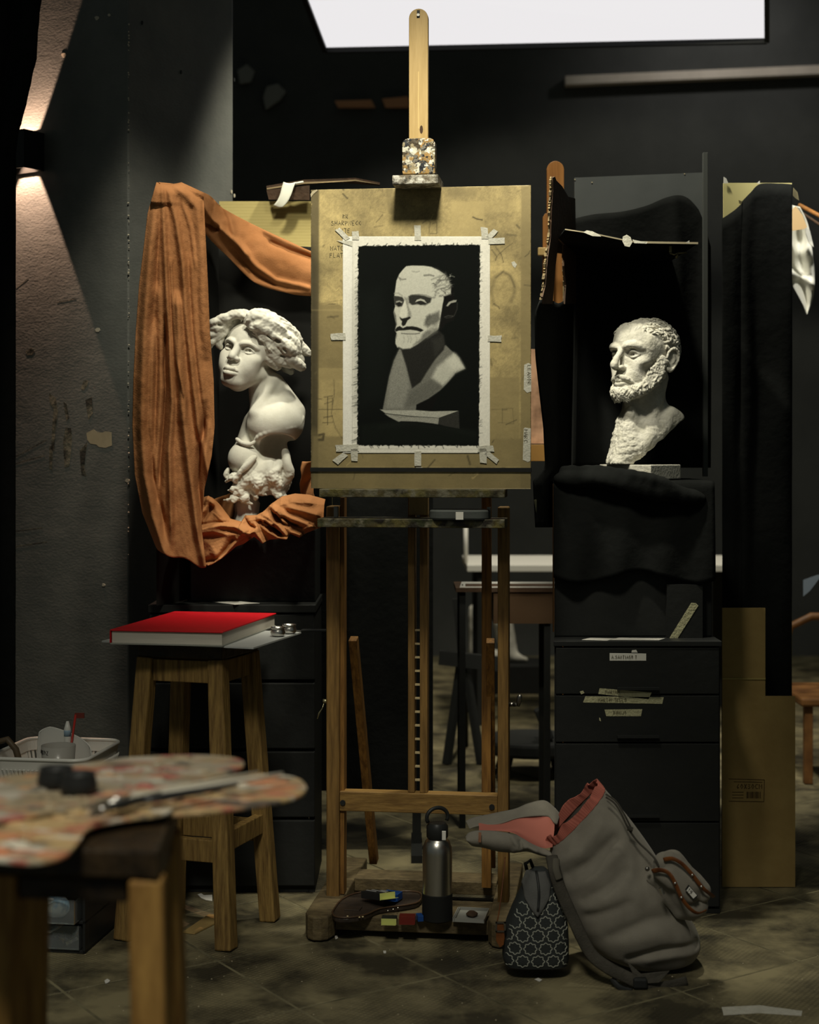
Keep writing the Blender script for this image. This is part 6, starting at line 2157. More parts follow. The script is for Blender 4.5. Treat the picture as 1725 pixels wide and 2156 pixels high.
def pbrush(a, b, z, mh, lab, rr=0.0035):
    p0, p1 = gp(*a, z), gp(*b, z)
    root = thing('paint_brush', tuple(p0), lab, 'brush', 'brushes lying on the palettes')
    L = p1 - p0
    MB().tube([p0 + L * 0.22, p0 + L * 0.4, p0 + L * 0.8, p1], [rr * 0.8, rr * 1.15, rr * 0.8, rr * 0.5], 8).build('handle', mh, root, True)
    MB().tube([p0 + L * 0.12, p0 + L * 0.219], [rr * 0.95, rr * 0.8], 8).build('ferrule', steel, root, True)
    MB().tube([p0, p0 + L * 0.06, p0 + L * 0.119], [rr * 0.3, rr * 1.1, rr * 0.9], 8).build('bristles', mat('bristle', (0.12, 0.10, 0.07, 1), 0.8), root, True)


zbr = 0.7030
pale = mat('pale_handle', (0.50, 0.46, 0.36, 1), 0.45)
pbrush((190, 1694), (545, 1626), zbr, pale, 'pale handled paint brush lying across the palettes, highest of the brushes')
pbrush((170, 1702), (595, 1628), zbr + 0.001, mat('white_handle', (0.60, 0.57, 0.48, 1), 0.4), 'long whitish paint brush reaching past the palette edges')
pbrush((230, 1698), (500, 1652), zbr, mat('black_handle', (0.03, 0.03, 0.03, 1), 0.3), 'black handled paint brush between the pale ones on the palettes', 0.0045)
pbrush((190, 1712), (350, 1668), zbr + 0.002, black_plastic, 'short black paint brush with a shiny ferrule on the palettes', 0.0045)
for k, (x, y) in enumerate(((118, 1655), (166, 1668))):
    c = gp(x, y, 0.7000)
    root = thing('oil_cup', tuple(c), ('black oil cup on the palettes, standing further back than its pair', 'black oil cup on the palettes, standing nearer than its pair')[k], 'cup', 'black oil cups on the palettes')
    MB().lathe([(0.021, 0.0005), (0.023, 0.006), (0.021, 0.016), (0.0195, 0.020), (0.0205, 0.023), (0.018, 0.023), (0.017, 0.010), (0.001, 0.009)], c, 24).build('cup_body', black_plastic, root, True)
    MB().lathe([(0.001, 0.0125), (0.0165, 0.012)], c, 20).build('medium', mat('medium_oil', (0.22, 0.20, 0.08, 1), 0.15), root, True)

# ------------------------------------------------------------------ pencil case on the easel tray
pc = thing('pencil_case', tuple(EM @ Vector((0.09, -0.06, zb2))), 'rounded grey topped pencil case with a white tab on the lower easel tray', 'case')
cx0, cx1 = ep(904, 1090, -0.10)[0], ep(1029, 1090, -0.10)[0]
zc0, zc1, zc2 = zb2 + 0.0008, ep(0, 1089, -0.1)[1], ep(0, 1069, -0.1)[1]


def pill(x0, x1, y0, y1, r, n=8):
    return rrect(x0, x1, y0, y1, r, n)


pts = pill(cx0, cx1, -0.118, -0.022, 0.028)
E().prism([(x, y, zc0) for x, y in pts], (0, 0, zc1 - zc0 - 0.0005)).build('case_body', black_cloth, pc, bevel=0.003)
E().prism([(x, y, zc1) for x, y in pts], (0, 0, zc2 - zc1)).build('case_lid', grey_board, pc, bevel=0.004)
tx0, tx1 = ep(960, 1080, -0.118)[0], ep(976, 1080, -0.118)[0]
E().box(tx0, tx1, -0.1195, -0.1185, zc1 + 0.001, zc2 - 0.004).build('white_tab', white_paper, pc)

# ------------------------------------------------------------------ things on the easel base
zs_ = 0.0504
fx = on_board(-0.05)


def at_shelf(px, py, z=zs_):
    Y = (EYE - z) * FPX / (py - HZ)
    return Vector(((px - CX) / FPX * Y, Y, z))


fc = at_shelf(921, 1936)
fl_ = thing('steel_flask', tuple(fc), 'brushed steel drinking flask with a black loop lid standing on the easel base', 'bottle')
R0 = 0.0335
MB().lathe([(R0 * 0.9, 0), (R0 + 0.001, 0.003), (R0 + 0.001, 0.060), (R0, 0.061)], fc, 32).build('rubber_boot', rubber, fl_, auto=40)
MB().lathe([(R0, 0.0612), (R0, 0.150), (R0 * 0.97, 0.165), (R0 * 0.83, 0.178), (R0 * 0.66, 0.184), (0.02, 0.185)], fc, 32).build('flask_body', steel, fl_, auto=40)
MB().lathe([(0.0225, 0.1855), (0.0245, 0.188), (0.0245, 0.212), (0.020, 0.219), (0.001, 0.219)], fc, 28).build('flask_lid', black_plastic, fl_, auto=40)
hp = []
for a in np.linspace(-0.5, math.pi + 0.5, 16):
    hp.append(fc + Vector((0.024 * math.cos(a) * 1.0, 0.010 * math.cos(a), 0.232 + 0.021 * math.sin(a))))
MB().tube(hp, 0.0045, 8).build('loop_handle', black_plastic, fl_, True)
MB().box(fc.x + 0.010, fc.x + 0.019, fc.y - 0.028, fc.y - 0.0248, fc.z + 0.186, fc.z + 0.207).build('clip', white_plastic, fl_, bevel=0.001)


def carton(name, lab, c, size, yaw, pitch, roll, m_body, m_end, cat='box', flaps=True, group=None, top=None):
    R = Matrix.Translation(c) @ Euler((math.radians(pitch), math.radians(roll), math.radians(yaw))).to_matrix().to_4x4()
    a, b, h = size
    low_ = min((R @ Vector((sx * a / 2, sy * b / 2, 0))).z for sx in (-1, 1) for sy in (-1, 1))
    R = Matrix.Translation((0, 0, c[2] - low_ + 0.0006)) @ R
    root = thing(name, tuple(R.translation), lab, cat, group)
    MB(R).box(-a / 2, a / 2, -b / 2, b / 2, 0, h).build('carton', m_body, root, bevel=0.0008)
    if flaps:
        f = MB(R)
        f.box(-a / 2, a / 2, -b / 2 - 0.0012, -b / 2 - 0.0004, 0.0005, h)
        f.bar((0, -b / 2 - 0.002, 0.002), (0, -b / 2 - 0.014, 0.0035), a * 0.96, 0.0007)
        f.build('end_flap', m_end, root)
    if top:
        top(R, root, a, b, h)
    return root


lime = mat('lime_card', (0.52, 0.55, 0.17, 1), 0.5)
blue_card = mat('blue_card', (0.012, 0.06, 0.24, 1), 0.45)
red_card = mat('red_card', (0.15, 0.02, 0.013, 1), 0.45)


def lime_top(R, root, a, b, h):
    m = MB(R)
    m.box(-a / 2 + 0.004, a / 2 - 0.008, -b / 2 + 0.004, b / 2 - 0.004, h + 0.0002, h + 0.0006)
    m.build('black_panel', black_plastic, root)
    m = MB(R)
    for k, (x, y, L) in enumerate(((-0.012, 0.012, 0.04), (0.0, 0.004, 0.045), (0.008, -0.012, 0.03), (-0.004, -0.022, 0.03))):
        m.bar((x, y - L / 2, h + 0.0011), (x + 0.004, y + L / 2, h + 0.0011), 0.0042, 0.0008)
    m.build('printed_sticks', grey_paper, root)


# dark pouch under the cartons
pouch_c = at_shelf(790, 1922)
pouch = thing('tool_pouch', tuple(pouch_c), 'flat dark leather tool pouch with studs and piping under the small cartons', 'pouch')
leather = mat('dark_leather', (0.05, 0.036, 0.026, 1), 0.38, col2=(0.03, 0.024, 0.02, 1), scale=20, bump=0.2, bscale=90)
A_ = [(700, 1932), (720, 1905), (760, 1890), (800, 1896), (850, 1888), (885, 1892), (882, 1910), (850, 1918), (800, 1925), (770, 1938), (735, 1944), (706, 1942)]
g = [at_shelf(x, y) for x, y in A_]
sm = [Vector(spl([tuple(q) for q in g + [g[0]]], k / 36)) for k in range(36)]
cen = sum(sm, Vector()) / 36
m = MB()
for q in sm:
    q.z = zs_ + 0.0006
m.prism(sm, (0, 0, 0.011))
m.build('pouch_body', leather, pouch, bevel=0.003)
m = MB()
m.tube([q + Vector((0, 0, 0.0125)) for q in sm] + [sm[0] + Vector((0, 0, 0.0125))], 0.0022, 6, caps=False)
m.build('piping', mat('brown_leather', (0.07, 0.040, 0.022, 1), 0.4), pouch, True)
for x, y in ((732, 1930), (744, 1931), (757, 1932), (764, 1931)):
    c = at_shelf(x, y, zs_ + 0.0118)
    MB().lathe([(0.0028, 0), (0.0024, 0.0016), (0.0005, 0.0026)], c, 10).build('stud', brass, pouch, True)
for x, y in ((817, 1918), (838, 1912), (828, 1915)):
    c = at_shelf(x, y, zs_ + 0.0118)
    MB().lathe([(0.0028, 0), (0.0024, 0.0016), (0.0005, 0.0026)], c, 10).build('stud', steel, pouch, True)
MB().bar(at_shelf(728, 1912, zs_ + 0.013), at_shelf(760, 1914, zs_ + 0.013), 0.03, 0.004).build('pocket', leather, pouch, bevel=0.001)
zc_ = zs_ + 0.0125
carton('charcoal_carton', 'open lime green and black charcoal carton lying tilted on the dark tool pouch', at_shelf(796, 1898, zc_ + 0.004), (0.044, 0.072, 0.016), 38, -8, 4, black_plastic, lime, top=lime_top)
carton('small_carton', 'bright blue small carton leaning behind the lime green carton', at_shelf(826, 1894, zc_ + 0.002), (0.040, 0.030, 0.017), -22, 0, 0, blue_card, blue_card)
carton('small_carton', 'lime green small carton lying in front of the tool pouch beside a red one', at_shelf(820, 1944, zs_), (0.034, 0.028, 0.014), -4, 0, 0, black_plastic, lime)
carton('small_carton', 'dark red small carton between the lime carton and the steel flask', at_shelf(858, 1943, zs_), (0.036, 0.026, 0.017), -3, 0, 0, red_card, red_card)
carton('small_carton', 'tiny dark blue carton touching the base of the steel flask', at_shelf(884, 1938, zs_), (0.013, 0.024, 0.013), 12, 0, 0, blue_card, blue_card, flaps=False)
# stacked shallow trays with an eraser
for k in range(2):
    c = at_shelf(990, 1930, zs_ + 0.0005 + k * 0.0095) + Vector((0.004 * k, 0, 0))
    root = thing('clear_tray', tuple(c), ('shallow white rimmed plastic tray at the bottom of the pair on the easel base', 'shallow white rimmed plastic tray holding a dark eraser, on top of its twin')[k], 'tray', 'shallow plastic trays on the easel base')
    Mx = Matrix.Translation(c) @ Matrix.Rotation(math.radians(-10), 4, 'Z')
    m = MB(Mx)
    w_, d_, h_ = 0.034, 0.045, 0.008
    m.box(-w_, w_, -d_, d_, 0, 0.001)
    m.box(-w_, w_, -d_, -d_ + 0.0015, 0.001, h_).box(-w_, w_, d_ - 0.0015, d_, 0.001, h_).box(-w_, -w_ + 0.0015, -d_, d_, 0.001, h_).box(w_ - 0.0015, w_, -d_, d_, 0.001, h_)
    m.build('tray_body', mat('milky', (0.26, 0.26, 0.235, 1), 0.3), root)
    if k:
        S = Sculpt(c + Vector((-0.03, -0.04, 0.0)), c + Vector((0.03, 0.04, 0.03)), 0.0018)
        S.ell(np.array(c) + (0.0, 0.0, 0.006), (0.014, 0.016, 0.006), 0)
        er = thing('kneaded_eraser', tuple(c + Vector((0, 0, 0.0012))), 'dark lump of kneaded eraser in the upper shallow tray', 'eraser')
        S.build('lump', dark_card, er, lambda v: 0.002 * mnoise.noise(Vector(v) * 90))

# ------------------------------------------------------------------ second easel and card wing beside the man's bust
ea2 = thing('wooden_easel', (0.40, 4.34, 0), 'orange wooden easel with a rounded mast standing behind the torn card wing', 'easel')
Y2 = 4.36
xa, xb = PX(1152, 0, Y2).x, PX(1188, 0, Y2).x
zt2 = PX(0, 339, Y2).z
rw = (xb - xa) / 2
mc2 = (xa + xb) / 2
MB().prism([(xa, Y2, 1.02), (xb, Y2, 1.02)] + [(mc2 + rw * math.cos(t), Y2, zt2 - rw + rw * math.sin(t)) for t in np.linspace(0, math.pi, 13)], (0, 0.022, 0)).build('mast', orange_wood, ea2, bevel=0.001)
xa2, xb2 = PX(1143, 0, 4.32).x, PX(1166, 0, 4.32).x
MB().prism([(xa2, 4.315, 1.13), (xb2, 4.315, 1.13), (xb2, 4.315, PX(0, 450, 4.32).z), (xa2 + 0.006, 4.315, PX(0, 450, 4.32).z), (xa2, 4.315, PX(0, 458, 4.32).z)], (0, 0.018, 0)).build('slide', orange_wood, ea2, bevel=0.001)
MB().box(PX(1133, 0, 4.3).x, PX(1150, 0, 4.3).x, 4.297, 4.3145, PX(0, 538, 4.3).z, PX(0, 521, 4.3).z).build('knob', beech, ea2, bevel=0.002)
MB().box(0.385, 0.70, 4.36, 4.382, 0.96, 1.0195).build('cross_rail', orange_wood, ea2)
for x in (0.44, 0.68):
    MB().bar((x, 4.40, 0.001), (x, 4.395, 1.01), 0.03, 0.024).build('leg', orange_wood, ea2)

# ------------------------------------------------------------------ stand and card box round the man's bust
PYt = man_base_z
stand = thing('black_stand', (0.58, 4.0, 0.66), 'tall black boxed stand carrying the plinth of the man\'s bust above the drawer cabinet', 'stand')
sx0, sx1 = PX(1168, 0, 3.84).x, PX(1500, 0, 3.84).x
zcab = 0.655
MB().prism([(sx0, 3.84, zcab + 0.0005), (sx1, 3.84, zcab + 0.0005), (sx1, 4.22, zcab + 0.0005), (sx0 + 0.042, 4.22, zcab + 0.0005)], (0, 0, PYt - 0.0065 - zcab)).build('stand_box', black_wood, stand, bevel=0.003)
MB().box(sx0 - 0.004, sx0 - 0.0005, 3.842, 3.850, zcab + 0.012, PYt - 0.01).build('wood_edge', mat('edge_brown', srgb(96, 66, 34), 0.6), stand)
# black cloth over the stand under the block
ctn = thing('black_drape', (0.58, 3.95, PYt - 0.01), 'black cloth bunched round the plinth and hanging down the front of the stand', 'drape')


def cloth_stand(u, v):
    xl_ = sx0 - 0.004 + (0.042 * (1 - v / 0.5) if v < 0.5 else 0)
    x = xl_ + (sx1 + 0.004 - xl_) * u
    if v < 0.5:
        t = v / 0.5
        y = 4.18 - t * (4.18 - 3.832)
        z = PYt - 0.0035
    else:
        t = (v - 0.5) / 0.5
        y = 3.830 - 0.010 * t + 0.007 * math.sin(u * 23 + t * 2) * t
        z = PYt - 0.004 - t * (0.235 + 0.015 * math.sin(u * 9))
    return (x, y, z + 0.0008 * mnoise.noise(Vector((u * 8, v * 8, 0))))


m = MB()
m.grid(cloth_stand, 40, 40)
m.build('cover', black_cloth, ctn, True, solid=0.002)
S = Sculpt((sx0 - 0.02, 3.76, PYt - 0.07), (sx1 + 0.03, 3.99, PYt + 0.05), 0.003)
Kb = FPX / 3.81
cb = lambda px, py, dy=0.0: ((px - CX) / Kb, 3.81 + dy, EYE - (py - HZ) / Kb)
S.lock([cb(1190, 990, .03), cb(1262, 992, .02), cb(1330, 1002, -.005), cb(1390, 1018, -.005), cb(1425, 1036, .01), cb(1470, 1044, .03)], [0.010, 0.012, 0.013, 0.015, 0.016, 0.012], 0.01, 16)
S.lock([cb(1180, 1010, .02), cb(1280, 1012, .005), cb(1380, 1036, .0), cb(1480, 1050, .02)], [0.014, 0.018, 0.018, 0.012], 0.015, 14)
S.lock([cb(1250, 992, .03), cb(1300, 1020, .0), cb(1380, 1030, .0)], [0.008, 0.012, 0.01], 0.01, 10)
S.build('bunched_folds', black_cloth, ctn, lambda v: 0.003 * mnoise.noise(Vector(v) * 30))
# back board, slat, flap, wing
bb = thing('black_board', (0.62, 4.27, PYt), 'dark grey backing board behind the man\'s bust half covered with black cloth', 'board')
yb2 = 4.275
q = [PX(1210, 374, yb2), PX(1484, 363, yb2)]
MB().prism([(q[0].x, yb2, zcab + 0.5), (q[1].x, yb2, zcab + 0.5), (q[1].x, yb2, q[1].z), (q[0].x, yb2, q[0].z)], (0, 0.006, 0)).build('panel', mat('slate', (0.085, 0.092, 0.092, 1), 0.6, col2=(0.105, 0.112, 0.112, 1), scale=5), bb)
TOPC = [(1205, 462), (1250, 452), (1310, 446), (1360, 434), (1405, 416), (1440, 414), (1466, 436), (1480, 465), (1496, 520)]


def back_cloth(u, v):
    t = spl(TOPC, u)
    a = PX(t[0], t[1], yb2 - 0.012)
    z = a.z + (zcab + 0.41 - a.z) * v
    return (a.x, a.y - 0.006 - 0.008 * math.sin(u * 14 + 2 * v) * min(1, v * 4) - 0.006 * math.exp(-((u - 0.55 - 0.1 * v) / 0.05) ** 2), z)


m = MB()
m.grid(back_cloth, 60, 40)
m.build('hung_cloth', black_cloth, bb, True, solid=0.002)
for x, y in ((1211, 378), (1247, 384), (1442, 366), (1451, 423)):
    c_ = PX(x, y, yb2 - 0.0012)
    MB().box(c_.x - 0.0016, c_.x + 0.0016, c_.y, c_.y + 0.0008, c_.z - 0.0016, c_.z + 0.0016).build('chip', patch_mat, bb)
s0, s1 = PX(1480, 0, 4.24), PX(1490, 0, 4.24)
o = MB().box(s0.x, s1.x, 4.232, 4.248, PYt + 0.001, PX(0, 322, 4.24).z).build('wooden_lath', grey_board, None, bevel=0.001, origin=(s0.x, 4.24, PYt))
o.data.materials[0] = mat('dark_slat', (0.075, 0.080, 0.075, 1), 0.6)
tag(o, 'thin dark upright slat rising above the backing board of the man\'s bust', 'slat')
tf = thing('card_flap', PX(1320, 506, 3.9), 'thin black card flap with a pale torn edge and white tape over the man\'s bust', 'cardboard')
fp_ = [(1190, 484, 3.80), (1250, 493, 3.81), (1316, 507, 3.83), (1340, 511, 3.84), (1470, 513, 3.86)]
front = [PX(*t) for t in fp_]
rear = [Vector((v_.x, 4.262, v_.z + 0.005)) for v_ in reversed(front)]
MB().prism(front + rear, (0, 0, 0.0035)).build('card', black_cloth, tf)
m = MB()
for (a, b), wd in zip(zip(front[:-1], front[1:]), (0.0026, 0.0030, 0.0040, 0.0050)):
    m.bar(a + Vector((0, -0.0014, 0.001)), b + Vector((0, -0.0014, 0.001)), 0.0016, wd)
m.build('torn_edge', patch_mat, tf)
for k, pts in enumerate(([(1228, 489), (1236, 485), (1248, 487), (1262, 494), (1266, 498), (1248, 497)], [(1312, 498), (1320, 494), (1328, 499), (1332, 510), (1326, 520), (1316, 518), (1311, 508)], [(1332, 504), (1350, 508), (1364, 509), (1362, 513), (1336, 512)], [(1444, 511), (1452, 506), (1452, 512)])):
    MB().prism([PX(x, y, 3.80 + 0.010 * k) for x, y in pts], (0, 0.002, 0.0)).build('tape_scrap', tape_mat, tf)
# small brass hook on the hidden arm below the flap
hk = thing('brass_hook', PX(1425, 530, 3.9), 'small dull brass hook hanging under the card flap by the bust', 'hook')
dull = mat('dull_brass', (0.30, 0.26, 0.14, 1), 0.45, 0.8)
MB().bar(PX(1412, 518, 3.9), PX(1412, 532, 3.9), 0.006, 0.004).build('strip', dull, hk)
MB().tube([PX(1411, 533, 3.898), PX(1420, 536, 3.898), PX(1427, 533, 3.898), PX(1446, 531, 3.898)], 0.0022, 8).build('hook_arm', dull, hk, True)
MB().tube([PX(1428, 534, 3.898), PX(1424, 544, 3.898)], 0.0030, 8).build('wing_nut', dull, hk, True)
# torn card wing
wn = thing('card_wing', PX(1170, 640, 4.0), 'dark torn cardboard wing with a ragged corrugated edge beside the drawing board', 'cardboard')
Yn, Yf = 3.80, 4.262


def wing(px, py):
    """Point on the wing: a vertical plane running back from its near edge."""
    a, b = np.array((PX(1150, 0, Yn).x, Yn)), np.array((PX(1212, 0, Yf).x, Yf))
    n = np.array((b[1] - a[1], -(b[0] - a[0])))
    rx = (px - CX) / FPX
    Y = (a @ n) / (rx * n[0] + n[1])
    return PX(px, py, Y)


edge = [(1160, 374), (1165, 372), (1168, 380), (1180, 392), (1193, 414), (1208, 418), (1209, 500), (1209, 640), (1186, 640), (1188, 600), (1184, 560), (1186, 516), (1178, 507), (1172, 502), (1170, 530), (1166, 560), (1163, 600), (1160, 640), (1140, 640), (1139, 625), (1145, 600), (1148, 560), (1150, 540), (1156, 500), (1158, 440), (1161, 400)]
W = [wing(*e) for e in edge]
MB().prism(W, (0.005, 0, 0)).build('card', dark_card, wn)
m = MB()
q_ = random.Random(9)
lin = [(1161, 373), (1160, 400), (1158, 440), (1156, 500), (1150, 540), (1148, 560), (1145, 600), (1139, 632)]
for (a, b) in zip(lin[:-1], lin[1:]):
    for k in range(7):
        t = k / 7
        p_ = wing(a[0] + (b[0] - a[0]) * t + q_.uniform(-1.2, 1.2), a[1] + (b[1] - a[1]) * t)
        p2 = wing(a[0] + (b[0] - a[0]) * (t + .16) + q_.uniform(-1.2, 1.2), a[1] + (b[1] - a[1]) * (t + .16))
        m.bar(p_ + Vector((-0.001, -0.003, 0)), p2 + Vector((-0.001, -0.003, 0)), q_.uniform(0.003, 0.007), 0.004)
for (a, b) in (((1186, 516), (1186, 560)), ((1186, 560), (1188, 635))):
    for k in range(7):
        t = k / 7
        m.bar(wing(a[0] + (b[0] - a[0]) * t, a[1] + (b[1] - a[1]) * t) + Vector((-0.001, -0.002, 0)), wing(a[0] + (b[0] - a[0]) * (t + .16) + q_.uniform(-1, 1), a[1] + (b[1] - a[1]) * (t + .16)) + Vector((-0.001, -0.002, 0)), q_.uniform(0.0015, 0.004), 0.003)
o = m.build('ragged_edge', mat('pale_fibre', srgb(120, 104, 72), 0.9, col2=srgb(60, 50, 34), scale=60), wn)
o['kind'] = 'stuff'
# black cloth hanging from the wing down beside the drawing board
def wing_cloth(u, v):
    ys = [634, 660, 735, 760, 900, 985, 1010, 1110]
    xs = [1134, 1124, 1126, 1128, 1146, 1150, 1124, 1126]
    y = 634 + 476 * v
    x0_ = np.interp(y, ys, xs)
    a = wing(x0_ + 2, y) + Vector((0, -0.012, 0))
    b = wing(1207, y)
    p_ = a + (b - a) * u
    return (p_.x - 0.006 * math.sin(u * 12 + v * 3) * (0.2 + v), p_.y, p_.z + 0.006 * math.sin(u * 9) * (1 - v))


m = MB()
m.grid(wing_cloth, 24, 40)
o = m.build('black_drape', black_cloth, None, True, solid=0.002)
tag(o, 'black cloth hanging from the torn card wing behind the drawing board edge', 'drape')
# ------------------------------------------------------------------ drawer cabinet under the stand
cab = thing('drawer_cabinet', (0.55, 3.95, 0), 'black cabinet with taped labels on its drawers under the man\'s bust', 'cabinet')
yc = 3.76
kx0, kx1 = PX(1168, 0, yc).x, PX(1517, 0, yc).x
m = MB()
m.prism([(kx0, yc + 0.004, 0.012), (kx0 + 0.012, yc + 0.004, 0.012), (kx0 + 0.062, 4.2, 0.012), (kx0 + 0.050, 4.2, 0.012)], (0, 0, zcab - 0.025)).box(kx1 - 0.012, kx1, yc + 0.004, 4.2, 0.012, zcab - 0.013).box(kx0 + 0.064, kx1 - 0.012, 4.19, 4.2, 0.012, zcab - 0.013).prism([(kx0, yc + 0.004, 0.0005), (kx1, yc + 0.004, 0.0005), (kx1, 4.2, 0.0005), (kx0 + 0.05, 4.2, 0.0005)], (0, 0, 0.011))
m.build('carcass', black_wood, cab)
ctop = MB().prism([(kx0 - 0.003, yc - 0.006, zcab - 0.0125), (kx1 + 0.003, yc - 0.006, zcab - 0.0125), (kx1 + 0.003, 4.21, zcab - 0.0125), (kx0 + 0.048, 4.21, zcab - 0.0125)], (0, 0, 0.0125)).build('cabinet_top', black_plastic, cab, bevel=0.0015)
zd = zcab - 0.016
hs = [0.115, 0.115, 0.19, 0.205]
fronts = []
for h in hs:
    d_ = MB().box(kx0 + 0.003, kx1 - 0.003, yc - 0.004, yc + 0.012, zd - h + 0.004, zd).build('drawer', black_wood, cab, bevel=0.0015)
    MB().bar((0.5 * (kx0 + kx1) - 0.05, yc - 0.010, zd - h + 0.018), (0.5 * (kx0 + kx1) + 0.05, yc - 0.010, zd - h + 0.018), 0.010, 0.006).build('drawer_pull', black_plastic, d_)
    zd -= h
yt = yc - 0.0046
fcab = lambda u, v: tuple(PX(u, v, yt - 0.0012))


def cab_tape(pts, m_, words_=(), h=8):
    d_ = MB().prism([PX(x, y, yt) for x, y in pts], (0, 0.0004, 0)).build('label_tape', m_, cab)
    for txt, x, y, seed in words_:
        writing(txt, x, y, h, fcab, (0, -1, 0), 0.0011, seed=seed).build('lettering', pencil, d_)


cab_tape([(1284, 1375), (1361, 1376), (1361, 1391), (1284, 1391)], white_paper, [('A.SANTIAGO T', 1288, 1380, 2)], 6.5)
cab_tape([(1331, 1369), (1340, 1368), (1343, 1374), (1330, 1374)], white_paper)
cab_tape([(1263, 1449), (1373, 1458), (1366, 1472), (1260, 1461)], yellow_tape, [('MARIAM', 1275, 1453, 3)], 7)
cab_tape([(1233, 1466), (1398, 1468), (1395, 1482), (1228, 1479)], yellow_tape, [('MARTIN TELLO', 1260, 1470, 5)], 7)
cab_tape([(1273, 1494), (1353, 1493), (1350, 1508), (1277, 1508)], yellow_tape, [('DIBUJO', 1292, 1497, 6)], 6.5)
for pts in ([(1221, 1456), (1228, 1454), (1231, 1459), (1224, 1462)], [(1262, 1510), (1265, 1513), (1266, 1519), (1262, 1517)]):
    cab_tape(pts, yellow_tape)
# papers and a card strip on the cabinet top, and a tape on the stand above
for pts, lab in (([(0.415, 3.775), (0.475, 3.758), (0.50, 3.80), (0.44, 3.812)], 'small white paper lying on the black cabinet top'), ([(0.48, 3.772), (0.60, 3.766), (0.62, 3.80), (0.51, 3.815)], 'grey thin sheet lying on the black cabinet top next to a white paper')):
    o = MB().prism([(x, y, zcab + (0.0005 if 'white' in lab else 0.0018)) for x, y in pts], (0, 0, 0.0008)).build('loose_paper', white_paper if 'white' in lab else grey_paper)
    tag(o, lab, 'paper')
gt = MB().prism([PX(x, y, 3.817) for x, y in ((1409, 1345), (1424, 1349), (1471, 1275), (1466, 1270), (1456, 1269))], (0, 0.0006, 0)).build('masking_strip', yellow_tape)
tag(gt, 'long strip of yellowish tape stuck aslant on the black stand above the cabinet', 'tape')
bpan = MB().box(PX(1405, 0, 3.818).x, PX(1480, 0, 3.818).x, 3.8180, 3.838, zcab + 0.0005, zcab + 0.13).build('propped_board', black_wood)
tag(bpan, 'small black panel propped on the cabinet behind the slanting tape strip', 'panel')

# ------------------------------------------------------------------ brown cardboard carton folded flat against the stand
cb_ = thing('flat_carton', (0.82, 3.99, 0), 'tall brown flattened carton leaning upright next to the drawer cabinet', 'carton')
y0_, y1_ = 3.975, 3.99
sh = [(1521, 1280), (1612, 1280), (1612, 1466), (1675, 1466), (1675, 1869), (1521, 1869)]
P_ = [PX(x, y, 3.985) for x, y in sh]
for v_ in P_:
    v_.z = max(v_.z, 0.002)
MB().prism([P_[0], P_[1], Vector((P_[1].x, P_[1].y, PX(0, 1428, 3.985).z)), Vector((P_[0].x, P_[0].y, PX(0, 1428, 3.985).z))], (0, 0.006, 0)).build('upper_flap', brown_card, cb_)
zz = PX(0, 1429, 3.985).z
MB().prism([Vector((P_[0].x, 3.985, zz)), Vector((P_[2].x, 3.985, zz)), P_[2], P_[3], P_[4], P_[5]], (0, 0.006, 0)).build('main_panel', brown_card, cb_)
MB().bar(Vector((P_[0].x, 3.9838, zz)), Vector((P_[1].x, 3.9838, zz)), 0.0012, 0.004).build('crease', cardboard, cb_)
fcb = lambda u, v: tuple(PX(u, v, 3.9842))
ink2 = mat('stamp_ink', srgb(72, 54, 32), 0.9)
m = MB()
for a, b in (((1535, 1640), (1610, 1642)), ((1610, 1642), (1609, 1688)), ((1609, 1688), (1535, 1687)), ((1545, 1646), (1606, 1647))):
    m.ribbon([fcb(*a), fcb(*b)], 0.0014, (0, -1, 0))
for k in range(9):
    m.ribbon([fcb(1574 + 3.4 * k, 1667), fcb(1574 + 3.4 * k, 1681)], 0.0018 if k % 3 else 0.003, (0, -1, 0))
for k in range(3):
    m.ribbon([fcb(1542, 1668 + 6 * k), fcb(1566, 1668 + 6 * k)], 0.0014, (0, -1, 0))
m.build('printed_stamp', ink2, cb_)
writing('60X30CM', 1552, 1651, 10, fcb, (0, -1, 0), 0.0016, seed=3, jit=0.02).build('lettering', ink2, cb_)

# ------------------------------------------------------------------ cloth-covered cream board and white cloth at the far side
cbd = thing('cream_board', (0.95, 4.22, 0), 'cream board standing upright with black cloth hung over all but one corner', 'board')
a0, a1 = PX(1524, 376, 4.22), PX(1668, 388, 4.22)
MB().box(a0.x, a1.x, 4.22, 4.228, 0.002, PX(0, 385, 4.22).z).build('panel', mat('cream', srgb(206, 196, 138), 0.8), cbd)
DG = [(1520, 461), (1545, 444), (1560, 430), (1563, 424), (1580, 406), (1600, 388), (1640, 387), (1667, 389)]


def drape2(u, v):
    t = spl(DG, u)
    a = PX(t[0], t[1], 4.214)
    return (a.x, 4.214 - 0.004 - 0.006 * math.sin(u * 15 + 1.5 * v) * min(1, v * 5) - 0.004 * mnoise.noise(Vector((u * 6, v * 9, 2))), a.z + (0.12 - a.z) * v)


